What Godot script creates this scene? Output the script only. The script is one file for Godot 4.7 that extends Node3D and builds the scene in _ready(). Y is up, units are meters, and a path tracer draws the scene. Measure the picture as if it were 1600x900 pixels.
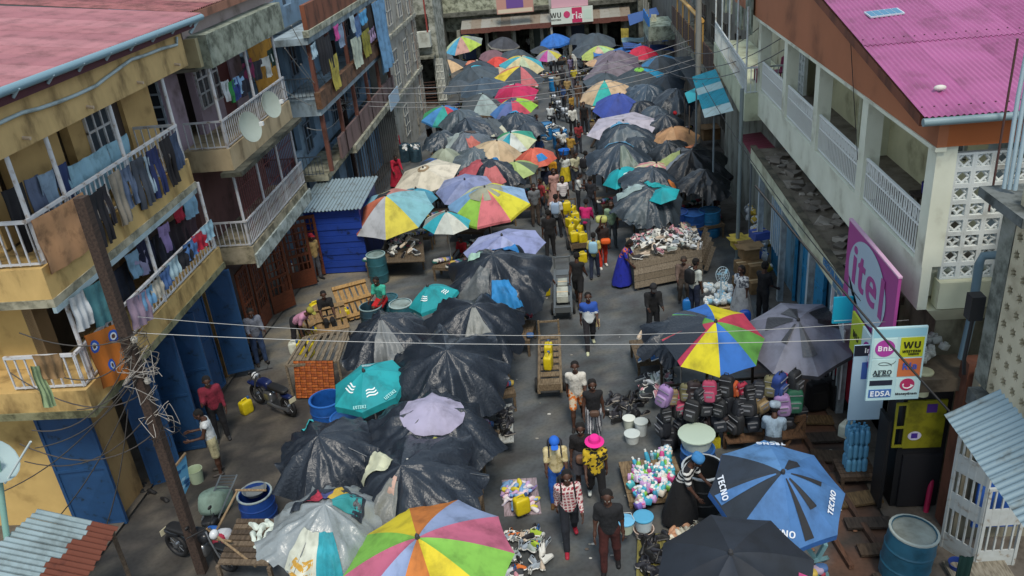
extends Node3D
# A market street seen from above. Metres, y up; the street runs along -z and falls away from the camera.
const F := 1310.0
const SL := 0.0559
var CP := Vector3(0, 10.7, 0)
var CB := Basis(Vector3(0.995, -0.089, -0.054), Vector3(0.056, 0.896, -0.44), Vector3(0.088, 0.435, 0.896)).orthonormalized()
var names := {}
var mats := {}
var tex := {}
var shared := {}
var rng := RandomNumberGenerator.new()

# ---------- pixels of the 1600x900 photograph to places ----------
func ray(px: float, py: float) -> Vector3: return CB * Vector3((px - 800.0) / F, (450.0 - py) / F, -1)
func gh(px: float, py: float, h := 0.0) -> Vector3:
	var d := ray(px, py)
	return CP + d * ((h - CP.y) / (d.y - SL * d.z))
func ox(px: float, py: float, x: float) -> Vector3:
	var d := ray(px, py)
	return CP + d * (x / d.x)
func oz(px: float, py: float, z: float) -> Vector3:
	var d := ray(px, py)
	return CP + d * (z / d.z)
func depth(p: Vector3) -> float: return -((CB.transposed() * (p - CP)).z)
func gy(z: float) -> float: return SL * z

# ---------- meshes ----------
class MB:
	var v := PackedVector3Array()
	var n := PackedVector3Array()
	var u := PackedVector2Array()
	var c := PackedColorArray()
	var col := Color.WHITE
	func tri(a: Vector3, b: Vector3, d: Vector3, na = null, nb = null, nd = null, ua := Vector2.ZERO, ub := Vector2.ZERO, ud := Vector2.ZERO) -> void:
		var f := (d - a).cross(b - a)
		if f.length_squared() < 1e-16: return
		f = f.normalized()
		if na == null:
			na = f; nb = f; nd = f
		elif f.dot(na + nb + nd) < 0.0:
			var t = b; b = d; d = t
			t = nb; nb = nd; nd = t
			t = ub; ub = ud; ud = t
		v.append(a); v.append(b); v.append(d)
		n.append(na); n.append(nb); n.append(nd)
		u.append(ua); u.append(ub); u.append(ud)
		c.append(col); c.append(col); c.append(col)
	func quad(a: Vector3, b: Vector3, d: Vector3, e: Vector3) -> void:
		tri(a, b, d, null, null, null, Vector2(0, 0), Vector2(1, 0), Vector2(1, 1))
		tri(a, d, e, null, null, null, Vector2(0, 0), Vector2(1, 1), Vector2(0, 1))
	# box through 8 corners: bottom a b c d, top e f g h
	func hexa(p: Array) -> void:
		var m := Vector3.ZERO
		for q in p: m += q / 8.0
		for q in [[0, 1, 2, 3], [4, 5, 6, 7], [0, 1, 5, 4], [1, 2, 6, 5], [2, 3, 7, 6], [3, 0, 4, 7]]:
			var a: Vector3 = p[q[0]]; var b: Vector3 = p[q[1]]; var d: Vector3 = p[q[2]]; var e: Vector3 = p[q[3]]
			if (d - a).cross(b - a).dot((a + b + d + e) / 4.0 - m) >= 0: quad(a, b, d, e)
			else: quad(a, e, d, b)
	func box(lo: Vector3, hi: Vector3, t := Transform3D()) -> void:
		var p := []
		for y in [lo.y, hi.y]:
			for q in [[lo.x, lo.z], [hi.x, lo.z], [hi.x, hi.z], [lo.x, hi.z]]: p.append(t * Vector3(q[0], y, q[1]))
		hexa(p)
	func tube(p: Array, r, sides := 8, caps := true) -> void:
		var k := p.size()
		var rings := []
		var nrm := []
		var side := Vector3.ZERO
		for i in k:
			var d: Vector3 = (p[mini(i + 1, k - 1)] - p[maxi(i - 1, 0)]).normalized()
			if side == Vector3.ZERO:
				side = d.cross(Vector3.UP if absf(d.y) < 0.9 else Vector3.RIGHT).normalized()
			side = (side - d * side.dot(d)).normalized()
			var up := d.cross(side)
			var rr: float = r[i] if r is Array else r
			var ring := []
			var nr := []
			for j in sides:
				var a := TAU * j / sides
				var o := side * cos(a) + up * sin(a)
				ring.append(p[i] + o * rr); nr.append(o)
			rings.append(ring); nrm.append(nr)
		for i in k - 1:
			for j in sides:
				var j2 := (j + 1) % sides
				tri(rings[i][j], rings[i][j2], rings[i + 1][j2], nrm[i][j], nrm[i][j2], nrm[i + 1][j2])
				tri(rings[i][j], rings[i + 1][j2], rings[i + 1][j], nrm[i][j], nrm[i + 1][j2], nrm[i + 1][j])
		if caps:
			for e in [0, k - 1]:
				var nn: Vector3 = (p[0] - p[1]).normalized() if e == 0 else (p[k - 1] - p[k - 2]).normalized()
				for j in range(1, sides - 1): tri(rings[e][0], rings[e][j], rings[e][j + 1], nn, nn, nn)
	# profile of (radius, height) turned round y
	func lathe(pr: Array, sides := 16, t := Transform3D(), soft := true) -> void:
		for i in pr.size() - 1:
			var a: Vector2 = pr[i]; var b: Vector2 = pr[i + 1]
			if a.distance_to(b) < 1e-6: continue
			var sl := Vector2(b.y - a.y, a.x - b.x).normalized()
			for j in sides:
				var a0 := TAU * j / sides; var a1 := TAU * (j + 1) / sides
				var d0 := Vector3(cos(a0), 0, sin(a0)); var d1 := Vector3(cos(a1), 0, sin(a1))
				var n0 := t.basis * (d0 * sl.x + Vector3.UP * sl.y); var n1 := t.basis * (d1 * sl.x + Vector3.UP * sl.y)
				if not soft:
					n0 = (n0 + n1) / 2; n1 = n0
				var p0 := t * (d0 * a.x + Vector3.UP * a.y); var p1 := t * (d1 * a.x + Vector3.UP * a.y)
				var p2 := t * (d1 * b.x + Vector3.UP * b.y); var p3 := t * (d0 * b.x + Vector3.UP * b.y)
				tri(p0, p1, p2, n0, n1, n1, Vector2(float(j) / sides, a.y), Vector2((j + 1.0) / sides, a.y), Vector2((j + 1.0) / sides, b.y))
				tri(p0, p2, p3, n0, n1, n0, Vector2(float(j) / sides, a.y), Vector2((j + 1.0) / sides, b.y), Vector2(float(j) / sides, b.y))
	# smooth sheet: pts[row][column]; cols optional colours in the same shape
	func sheet(pts: Array, cols = null, thick := 0.0) -> void:
		var nu := pts.size(); var nv: int = pts[0].size()
		var nr := []
		for i in nu:
			var row := []
			for j in nv:
				var d1: Vector3 = pts[mini(i + 1, nu - 1)][j] - pts[maxi(i - 1, 0)][j]
				var d2: Vector3 = pts[i][mini(j + 1, nv - 1)] - pts[i][maxi(j - 1, 0)]
				var q := d1.cross(d2)
				if q.length_squared() < 1e-14:
					var i2 := 1 if i == 0 else nu - 2
					q = d1.cross(pts[i2][mini(j + 1, nv - 1)] - pts[i2][maxi(j - 1, 0)])
				row.append(q.normalized() if q.length_squared() > 1e-14 else Vector3.UP)
			nr.append(row)
		for s in ([1.0, -1.0] if thick > 0.0 else [1.0]):
			for i in nu - 1:
				for j in nv - 1:
					if cols != null: col = cols[i][j]
					var q := []
					for o in [[0, 0], [1, 0], [1, 1], [0, 1]]:
						var nn: Vector3 = nr[i + o[0]][j + o[1]] * s
						q.append([pts[i + o[0]][j + o[1]] + nn * thick / 2, nn, Vector2(float(j + o[1]) / (nv - 1), float(i + o[0]) / (nu - 1))])
					tri(q[0][0], q[1][0], q[2][0], q[0][1], q[1][1], q[2][1], q[0][2], q[1][2], q[2][2])
					tri(q[0][0], q[2][0], q[3][0], q[0][1], q[2][1], q[3][1], q[0][2], q[2][2], q[3][2])
	func ball(p: Vector3, r: Vector3, nu := 10, nv := 7) -> void:
		for i in nv:
			var a0 := PI * i / nv; var a1 := PI * (i + 1) / nv
			for j in nu:
				var b0 := TAU * j / nu; var b1 := TAU * (j + 1) / nu
				var d := []
				for q in [[a0, b0], [a0, b1], [a1, b1], [a1, b0]]: d.append(Vector3(sin(q[0]) * cos(q[1]), cos(q[0]), sin(q[0]) * sin(q[1])))
				tri(p + d[0] * r, p + d[1] * r, p + d[2] * r, d[0], d[1], d[2])
				tri(p + d[0] * r, p + d[2] * r, p + d[3] * r, d[0], d[2], d[3])
	func sbox(p: Vector3, size: Vector3, e := .35, t := Transform3D(), nu := 16, nv := 10) -> void:   # rounded box
		var g := []
		for i in nv + 1:
			var row := []
			for j in nu + 1:
				var a := PI * i / nv; var b := TAU * j / nu + TAU / nu / 2
				var d := Vector3(sin(a) * cos(b), cos(a), sin(a) * sin(b))
				var q := Vector3(signf(d.x) * pow(absf(d.x), e), signf(d.y) * pow(absf(d.y), e), signf(d.z) * pow(absf(d.z), e))
				var nn := Vector3(signf(d.x) * pow(absf(d.x), 2 - e) / size.x, signf(d.y) * pow(absf(d.y), 2 - e) / size.y, signf(d.z) * pow(absf(d.z), 2 - e) / size.z).normalized()
				row.append([t * (p + q * size / 2), t.basis * nn])
			g.append(row)
		for i in nv:
			for j in nu:
				var q := [g[i][j], g[i + 1][j], g[i + 1][j + 1], g[i][j + 1]]
				tri(q[0][0], q[1][0], q[2][0], q[0][1], q[1][1], q[2][1]); tri(q[0][0], q[2][0], q[3][0], q[0][1], q[2][1], q[3][1])
	func join(o: MB, t: Transform3D) -> void:
		var flip := t.basis.determinant() < 0
		for k in o.v.size():
			var i := k
			if flip and k % 3 > 0: i = k + (1 if k % 3 == 1 else -1)
			v.append(t * o.v[i]); n.append((t.basis * o.n[i]).normalized()); u.append(o.u[i]); c.append(o.c[i])
	func mesh() -> ArrayMesh:
		var a := []
		a.resize(Mesh.ARRAY_MAX)
		a[Mesh.ARRAY_VERTEX] = v; a[Mesh.ARRAY_NORMAL] = n; a[Mesh.ARRAY_TEX_UV] = u; a[Mesh.ARRAY_COLOR] = c
		var m := ArrayMesh.new()
		if v.size(): m.add_surface_from_arrays(Mesh.PRIMITIVE_TRIANGLES, a)
		return m

# ---------- nodes ----------
func numbered(s: String) -> String:
	names[s] = names.get(s, -1) + 1
	return s if names[s] == 0 else "%s_%03d" % [s, names[s]]
func thing(called: String, label: String, category: String, at := Vector3.ZERO, group := "", turn := 0.0) -> Node3D:
	var o := Node3D.new()
	o.name = numbered(called); add_child(o); o.position = at; o.rotation.y = turn
	o.set_meta("label", label); o.set_meta("category", category)
	if group: o.set_meta("group", group)
	return o
func copy(src: Node3D, at: Vector3, turn := 0.0, label := "", group := "") -> Node3D:
	var base: String = src.name
	base = base.rstrip("0123456789").rstrip("_")
	var o: Node3D = src.duplicate()
	o.name = numbered(base); add_child(o); o.position = at; o.rotation = Vector3(0, turn, 0)
	if label: o.set_meta("label", label)
	if group: o.set_meta("group", group)
	return o
func part(parent: Node3D, called: String, mesh: Mesh, m: Material, t := Transform3D()) -> MeshInstance3D:
	var o := MeshInstance3D.new()
	o.name = called; o.mesh = mesh; o.material_override = m; o.transform = t
	parent.add_child(o, true)
	return o
# a part whose mesh was made in world coordinates, under an unturned thing
func wpart(parent: Node3D, called: String, b: MB, m: Material) -> MeshInstance3D:
	var t := Transform3D(Basis(), -parent.position) if parent.get_parent() == self else Transform3D()
	return part(parent, called, b.mesh(), m, t)
func solo(called: String, b: MB, m: Material, label: String, category: String, at: Vector3, group := "") -> MeshInstance3D:
	var o := MeshInstance3D.new()
	o.name = numbered(called); o.mesh = b.mesh(); o.material_override = m; o.position = at
	add_child(o)
	o.set_meta("label", label); o.set_meta("category", category)
	if group: o.set_meta("group", group)
	return o
func setting(called: String, b: MB, m: Material, kind := "structure") -> MeshInstance3D:
	var o := MeshInstance3D.new()
	o.name = numbered(called); o.mesh = b.mesh(); o.material_override = m
	add_child(o); o.set_meta("kind", kind)
	return o
func unit() -> Mesh:
	if not shared.has("unit"): shared.unit = BoxMesh.new()
	return shared.unit
# box-shaped piece between two corners (parent coordinates = world - parent.position)
func bx(parent: Node3D, called: String, lo: Vector3, hi: Vector3, m: Material, turn := 0.0) -> MeshInstance3D:
	var off: Vector3 = parent.position if parent.get_parent() == self else Vector3.ZERO
	var s := (hi - lo).abs()
	return part(parent, called, unit(), m, Transform3D(Basis(Vector3.UP, turn) * Basis.from_scale(s), (lo + hi) / 2 - off))
# square bar from a to b
func bar(parent: Node3D, called: String, a: Vector3, b: Vector3, w: float, m: Material, w2 := -1.0) -> MeshInstance3D:
	var off: Vector3 = parent.position if parent.get_parent() == self else Vector3.ZERO
	return part(parent, called, unit(), m, along(a - off, b - off, w, w2))
func along(a: Vector3, b: Vector3, w: float, w2 := -1.0) -> Transform3D:
	var d := b - a
	var y := d.normalized()
	var x := y.cross(Vector3.BACK if absf(y.z) < 0.9 else Vector3.UP).normalized()
	return Transform3D(Basis(x * w, d, x.cross(y) * (w if w2 < 0 else w2)), (a + b) / 2)
func rod_mesh() -> Mesh:
	if not shared.has("rod"):
		var b := MB.new(); b.tube([Vector3(0, -0.5, 0), Vector3(0, 0.5, 0)], 0.5, 10); shared.rod = b.mesh()
	return shared.rod
func rod(parent: Node3D, called: String, a: Vector3, b: Vector3, w: float, m: Material) -> MeshInstance3D:
	var off: Vector3 = parent.position if parent.get_parent() == self else Vector3.ZERO
	return part(parent, called, rod_mesh(), m, along(a - off, b - off, w))

# ---------- materials ----------
func noise_tex(key: String, freq: float, octaves: int, ramp: Array, size := 512, type := FastNoiseLite.TYPE_SIMPLEX_SMOOTH, normal := false, gain := 0.55) -> NoiseTexture2D:
	if tex.has(key): return tex[key]
	var f := FastNoiseLite.new()
	f.seed = key.hash() % 10000; f.noise_type = type; f.frequency = freq; f.fractal_octaves = octaves; f.fractal_gain = gain
	var t := NoiseTexture2D.new()
	t.width = size; t.height = size; t.seamless = true; t.noise = f; t.generate_mipmaps = false
	if normal:
		t.as_normal_map = true; t.bump_strength = 6.0
	elif ramp:
		var g := Gradient.new()
		var o := PackedFloat32Array(); var cs := PackedColorArray()
		for r in ramp:
			o.append(r[0]); cs.append(r[1] if r[1] is Color else Color(r[1], r[1], r[1]))
		g.offsets = o; g.colors = cs
		t.color_ramp = g
	tex[key] = t
	return t
func flat(hex: String, rough := 0.8, metal := 0.0, back := 0.0) -> StandardMaterial3D:
	var k := "%s|%s|%s|%s" % [hex, rough, metal, back]
	if not mats.has(k):
		var m := StandardMaterial3D.new()
		m.albedo_color = Color(hex); m.roughness = rough; m.metallic = metal
		m.vertex_color_use_as_albedo = false
		if back > 0:
			m.backlight_enabled = true; m.backlight = Color(hex) * back
		mats[k] = m
	return mats[k]
func grainy(kind: String) -> Array:   # texture, world scale
	match kind:
		"plaster": return [noise_tex("plaster", 0.006, 7, [[0.0, Color(.6, .58, .54)], [0.2, Color(.8, .79, .77)], [0.42, Color(.93, .93, .92)], [1.0, Color(1, 1, 1)]]), Vector3(.22, .22, .22)]
		"streak": return [noise_tex("streak", 0.008, 7, [[0.0, Color(.5, .49, .46)], [0.25, Color(.74, .73, .71)], [0.5, Color(.92, .92, .91)], [1.0, Color(1, 1, 1)]], 512, FastNoiseLite.TYPE_SIMPLEX_SMOOTH, false, .62), Vector3(.3, .14, .3)]
		"mould": return [noise_tex("mould", 0.009, 8, [[0.0, Color(.4, .41, .39)], [0.3, Color(.6, .61, .58)], [0.55, Color(.84, .85, .82)], [1.0, Color(1, 1, 1)]], 512, FastNoiseLite.TYPE_SIMPLEX_SMOOTH, false, .7), Vector3(.3, .3, .3)]
		"wood": return [noise_tex("wood", 0.025, 5, [[0.0, Color(.55, .53, .51)], [0.5, Color(.84, .82, .8)], [1.0, Color(1, 1, 1)]]), Vector3(1.3, 1.3, .25)]
		"cloth": return [noise_tex("cloth", 0.008, 7, [[0.0, Color(.6, .59, .57)], [0.3, Color(.82, .82, .81)], [0.5, Color(.95, .95, .94)], [1.0, Color(1, 1, 1)]], 512, FastNoiseLite.TYPE_SIMPLEX_SMOOTH, false, .62), Vector3(.5, .5, .5)]
		"dirt": return [noise_tex("dirt", 0.008, 8, [[0.0, Color(.55, .52, .48)], [0.4, Color(.82, .8, .78)], [1.0, Color(1, 1, 1)]], 1024, FastNoiseLite.TYPE_SIMPLEX_SMOOTH, false, .68), Vector3(.16, .16, .16)]
		"rust": return [noise_tex("rust", 0.01, 6, [[0.0, Color(.5, .38, .3)], [0.16, Color(.8, .73, .67)], [0.28, Color(.94, .93, .92)], [1.0, Color(1, 1, 1)]]), Vector3(.5, .5, .5)]
	return []
func grain(hex: String, kind: String, rough := 0.85, metal := 0.0, s := 1.0, back := 0.0) -> StandardMaterial3D:
	var k := "g%s|%s|%s|%s|%s|%s" % [hex, kind, rough, metal, s, back]
	if not mats.has(k):
		var m: StandardMaterial3D = flat(hex, rough, metal).duplicate()
		var g := grainy(kind)
		m.albedo_texture = g[0]; m.uv1_triplanar = true; m.uv1_world_triplanar = true
		m.uv1_scale = g[1] * s
		if back > 0:
			m.backlight_enabled = true; m.backlight = Color(hex) * back
		mats[k] = m
	return mats[k]
func crease() -> NoiseTexture2D:
	var t := noise_tex("crease", 0.018, 5, [], 512, FastNoiseLite.TYPE_SIMPLEX_SMOOTH, true)
	t.noise.fractal_type = FastNoiseLite.FRACTAL_RIDGED
	return t
# clothing with soft folds
func garb(hex: String) -> StandardMaterial3D:
	var k := "garb" + hex
	if not mats.has(k):
		var m: StandardMaterial3D = grain(hex, "cloth", .9).duplicate()
		m.normal_enabled = true; m.normal_texture = crease(); m.normal_scale = .9; m.uv1_world_triplanar = false; m.uv1_scale = Vector3(1.3, .8, 1.3)
		mats[k] = m
	return mats[k]
# black or clear sheet plastic, creased
func plastic(hex: String, rough := 0.36) -> StandardMaterial3D:
	var k := "pl" + hex + str(rough)
	if not mats.has(k):
		var m: StandardMaterial3D = flat(hex, rough).duplicate()
		m.normal_enabled = true
		m.normal_texture = crease()
		m.normal_scale = 0.8
		m.uv1_triplanar = true; m.uv1_world_triplanar = true; m.uv1_scale = Vector3(.9, .9, .9)
		mats[k] = m
	return mats[k]
func tinted(rough := 0.8, back := 0.0) -> StandardMaterial3D:  # colour from the vertices
	var k := "vc%s|%s" % [rough, back]
	if not mats.has(k):
		var m := StandardMaterial3D.new()
		m.vertex_color_use_as_albedo = true; m.roughness = rough
		mats[k] = m
	return mats[k]
func lin(hex: String) -> Color: return Color(hex).srgb_to_linear()
func text(parent: Node3D, s: String, size: float, m: Material, t: Transform3D, font := "Droid Sans", bold := true, wide := 1.0) -> void:
	var tm := TextMesh.new()
	var f := SystemFont.new()
	f.font_names = PackedStringArray([font]); f.font_weight = 700 if bold else 400
	tm.text = s; tm.font = f; tm.font_size = 32; tm.pixel_size = size / 32.0; tm.depth = 0.008; tm.curve_step = 4
	part(parent, "lettering", tm, m, t * Transform3D(Basis.from_scale(Vector3(wide, 1, 1)), Vector3.ZERO))

# ---------- pieces of buildings ----------
func railing(parent: Node3D, a: Vector3, b: Vector3, h: float, m: Material, gap := 0.16, w := 0.022, feet := 0.03) -> void:
	bar(parent, "handrail", a + Vector3(0, h, 0), b + Vector3(0, h, 0), w * 2.2, m)
	bar(parent, "bottom_rail", a + Vector3(0, feet + 0.03, 0), b + Vector3(0, feet + 0.03, 0), w * 1.3, m)
	var k := int(a.distance_to(b) / gap)
	for i in k + 1:
		var p := a.lerp(b, (i + 0.0) / k)
		bar(parent, "baluster", p + Vector3(0, feet, 0), p + Vector3(0, h, 0), w, m)
func corrugated(parent: Node3D, called: String, p: Vector3, across: Vector3, down: Vector3, pitch: float, amp: float, m: Material) -> MeshInstance3D:
	var b := MB.new()
	var k := int(across.length() / pitch * 6.0)
	var up := across.cross(down).normalized()
	if up.y < 0: up = -up
	var rows := [[], []]
	for i in k + 1:
		var q := p + across * i / k + up * amp * sin(TAU * i / 6.0)
		rows[0].append(q); rows[1].append(q + down)
	b.sheet(rows)
	return wpart(parent, called, b, m)
func wbox(parent: Node3D, called: String, lo: Vector3, hi: Vector3, m: Material) -> MeshInstance3D:
	var b := MB.new()
	b.box(lo, hi)
	return wpart(parent, called, b, m)
# framed window on a wall; o lower corner, r along, n outward
func window(parent: Node3D, o: Vector3, r: Vector3, n: Vector3, w: float, h: float, cols: int, rows: int, frame: Material, glass: Material, called := "window") -> MeshInstance3D:
	var b := MB.new()
	var t := Transform3D(Basis(r, Vector3.UP, n), o)
	var f := 0.05
	for i in cols + 1: b.box(Vector3(w * i / cols - f / 2, 0, 0), Vector3(w * i / cols + f / 2, h, 0.06), t)
	for i in rows + 1: b.box(Vector3(-f / 2, h * i / rows - f / 2, 0.002), Vector3(w + f / 2, h * i / rows + f / 2, 0.057), t)
	var fr := wpart(parent, called, b, frame)
	var q := 0
	for i in cols:
		for j in rows:
			var g := MB.new()
			q += 1
			g.box(Vector3(w * i / cols + f / 2, h * j / rows + f / 2, 0.01), Vector3(w * (i + 1) / cols - f / 2, h * (j + 1) / rows - f / 2, 0.022 + 0.006 * (q % 3)), t)
			wpart(fr, "pane", g, glass)
	return fr
func wire(label: String, a: Vector3, b: Vector3, sag: float, r := 0.012, hex := "20201f", group := "overhead cables") -> void:
	var p := []
	for i in 13:
		var t := i / 12.0
		p.append(a.lerp(b, t) - Vector3(0, sag * 4 * t * (1 - t), 0) - a)
	var m := MB.new()
	m.tube(p, r, 5)
	solo("cable", m, flat(hex, .6), label, "cable", a, group)
# hanging cloth from a to b; kind sheet, trousers, shirt
func garment(label: String, kind: String, a: Vector3, b: Vector3, drop: float, m: Material, group: String, wav := 0.03) -> void:
	var bb := MB.new()
	var along_ := b - a
	var out := Vector3(-along_.z, 0, along_.x).normalized()
	var nu := 11; var nv := 13
	var seedv := rng.randf() * 10
	var grid := func(u0: float, u1: float, v0: float, v1: float, pinch: float):
		var pts := []
		for i in nu:
			var row := []
			for j in nv:
				var t := lerpf(v0, v1, i / (nu - 1.0)); var s := lerpf(u0, u1, j / (nv - 1.0))
				var sq := 0.5 + (s - 0.5) * (1.0 - pinch * t)
				row.append(along_ * sq + Vector3(0, -drop * 1.35 * t - 0.02 * sin(s * PI), 0) + out * (wav * (0.3 + t) * sin(s * 17 + seedv + t * 2) + 0.012 * sin(t * 9 + seedv)))
			pts.append(row)
		bb.sheet(pts, null, 0.012)
	if kind == "trousers":
		grid.call(0.05, 0.95, 0.0, 0.32, 0.0); grid.call(0.03, 0.46, 0.3, 1.0, 0.05); grid.call(0.54, 0.97, 0.3, 1.0, 0.05)
	elif kind == "shirt":
		grid.call(0.22, 0.78, 0.0, 1.0, 0.0); grid.call(0.0, 0.25, 0.0, 0.38, -0.1); grid.call(0.75, 1.0, 0.0, 0.38, -0.1)
	else: grid.call(0.0, 1.0, 0.0, 1.0, 0.06)
	solo({"trousers": "hanging_trousers", "shirt": "hanging_shirt", "sheet": "hanging_cloth"}[kind], bb, m, label, "laundry", a, group)

func world_setup() -> void:
	var cam := Camera3D.new()
	cam.name = "camera"; cam.fov = rad_to_deg(2 * atan(450.0 / F)); cam.far = 400; cam.near = 0.1
	cam.transform = Transform3D(CB, CP)
	add_child(cam); cam.current = true
	var we := WorldEnvironment.new()
	we.name = "surroundings"
	var e := Environment.new()
	e.background_mode = Environment.BG_SKY
	var sky := Sky.new()
	var sm := ProceduralSkyMaterial.new()
	sm.sky_top_color = Color(.58, .65, .72); sm.sky_horizon_color = Color(.76, .80, .83); sm.sky_curve = 0.25
	sm.ground_bottom_color = Color(.2, .2, .2); sm.ground_horizon_color = Color(.5, .52, .54)
	sky.sky_material = sm
	e.sky = sky
	e.tonemap_mode = Environment.TONE_MAPPER_LINEAR
	e.tonemap_exposure = 1.82
	e.sdfgi_enabled = true; e.ssao_enabled = true; e.ssil_enabled = true
	e.fog_enabled = false; e.fog_density = 0.0014; e.fog_light_color = Color(.68, .72, .76)
	we.environment = e
	add_child(we)
	var sun := DirectionalLight3D.new()
	sun.name = "sun"; sun.light_energy = 0.5; sun.light_angular_distance = 16; sun.light_color = Color(1, .97, .92); sun.shadow_enabled = true
	sun.rotation_degrees = Vector3(-58, 14, 0)
	add_child(sun)

func strip(x0: float, x1: float, z0: float, z1: float, lift: float, m: Material, called: String) -> MeshInstance3D:
	var b := MB.new()
	var k := maxi(1, int(absf(z1 - z0) / 4))
	for i in k:
		var a := lerpf(z0, z1, float(i) / k); var c := lerpf(z0, z1, (i + 1.0) / k)
		b.quad(Vector3(x0, gy(a) + lift, a), Vector3(x1, gy(a) + lift, a), Vector3(x1, gy(c) + lift, c), Vector3(x0, gy(c) + lift, c))
	return setting(called, b, m)
func patch(pix: Array, lift: float, m: Material, called: String) -> MeshInstance3D:  # polygon on the ground
	var b := MB.new()
	var p := []
	for q in pix: p.append(gh(q[0], q[1], lift))
	for i in range(1, p.size() - 1): b.tri(p[0], p[i], p[i + 1], Vector3.UP, Vector3.UP, Vector3.UP)
	return setting(called, b, m)

func ground() -> void:
	var asphalt := StandardMaterial3D.new()
	asphalt.albedo_color = Color("7b7d7e"); asphalt.roughness = 0.82
	asphalt.albedo_texture = noise_tex("asphalt", 0.004, 8, [[0.0, Color(.76, .755, .74)], [0.3, Color(.88, .878, .875)], [0.6, Color(.95, .95, .95)], [1.0, Color(1, 1, 1)]], 1024, FastNoiseLite.TYPE_SIMPLEX_SMOOTH, false, .62)
	asphalt.uv1_triplanar = true; asphalt.uv1_world_triplanar = true; asphalt.uv1_scale = Vector3(.11, .11, .11)
	asphalt.detail_enabled = true; asphalt.detail_blend_mode = BaseMaterial3D.BLEND_MODE_MUL
	asphalt.detail_albedo = noise_tex("speck", 0.15, 3, [[0.0, .86], [0.6, 1.0], [1.0, 1.0]], 512)
	asphalt.detail_uv_layer = BaseMaterial3D.DETAIL_UV_1
	strip(-140, 140, 12, -330, -0.03, grain("6a6660", "dirt", .95), "ground")
	# one sheet of worn asphalt, damp mud, pale dust and brown earth running into one another
	asphalt.vertex_color_use_as_albedo = true; asphalt.albedo_color = Color(1, 1, 1)
	var fn := FastNoiseLite.new(); fn.seed = 8; fn.frequency = .35; fn.fractal_octaves = 5
	var tar := lin("62676a"); var mud := lin("3f3c3a"); var dust := lin("89806f"); var earth := lin("6a4c3b"); var patchy := lin("505456")
	var shade := func(x: float, z: float) -> Color:
		var n := fn.get_noise_2d(x, z); var n2 := fn.get_noise_2d(x * 3 + 40, z * 3)
		var c := tar.lerp(patchy, clampf(.5 + n * 2.2, 0, 1))
		c = c.lerp(mud, clampf((n2 - .12) * 3.0, 0, .55)).lerp(dust, clampf((-n2 - .22) * 2.0, 0, .3))
		var left := clampf((-5.6 - x + n * 3.0) * 1.3, 0, 1) * clampf((z + 21.5 + n * 4) * .8, 0, 1)
		c = c.lerp(mud.lerp(dust, clampf(n2 * 1.8, 0, .35)), left)
		var yard := clampf((-6.2 - x + n * 2.0) * 1.6, 0, 1) * clampf((-19.8 - z + n * 3) * 1.2, 0, 1) * clampf((z + 33 + n * 4) * .7, 0, 1)
		c = c.lerp(dust.lerp(tar, clampf(.3 + n2 * 1.4, 0, 1)), yard)
		var right := clampf((x - 3.5 + n * 1.1) * 2.6, 0, 1) * clampf((z + 21 + n * 3) * .8, 0, 1)
		return c.lerp(earth.lerp(mud, clampf(.25 + n2 * 1.6, 0, 1)), right)
	var gb := MB.new()
	var z := 0.0
	while z > -86.0:
		var st := .25 if z > -34 else 1.0
		var x := -9.95
		while x < 5.34:
			var e := minf(x + .3, 5.35)
			gb.col = shade.call(x + .15, z - st / 2)
			var k := gb.c.size()
			gb.quad(Vector3(x, gy(z), z), Vector3(e, gy(z), z), Vector3(e, gy(z - st), z - st), Vector3(x, gy(z - st), z - st))
			for q in range(k, gb.c.size()): gb.c[q] = shade.call(gb.v[q].x, gb.v[q].z)
			x += .3
		z -= st
	setting("road", gb, asphalt)
	strip(5.35, 9, -6, -60, 0.05, grain("6a655f", "dirt", .95), "shop_pavement")
	strip(-14, -9.95, 2, -62, 0.06, grain("6d675f", "dirt", .9), "house_pavement")

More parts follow.
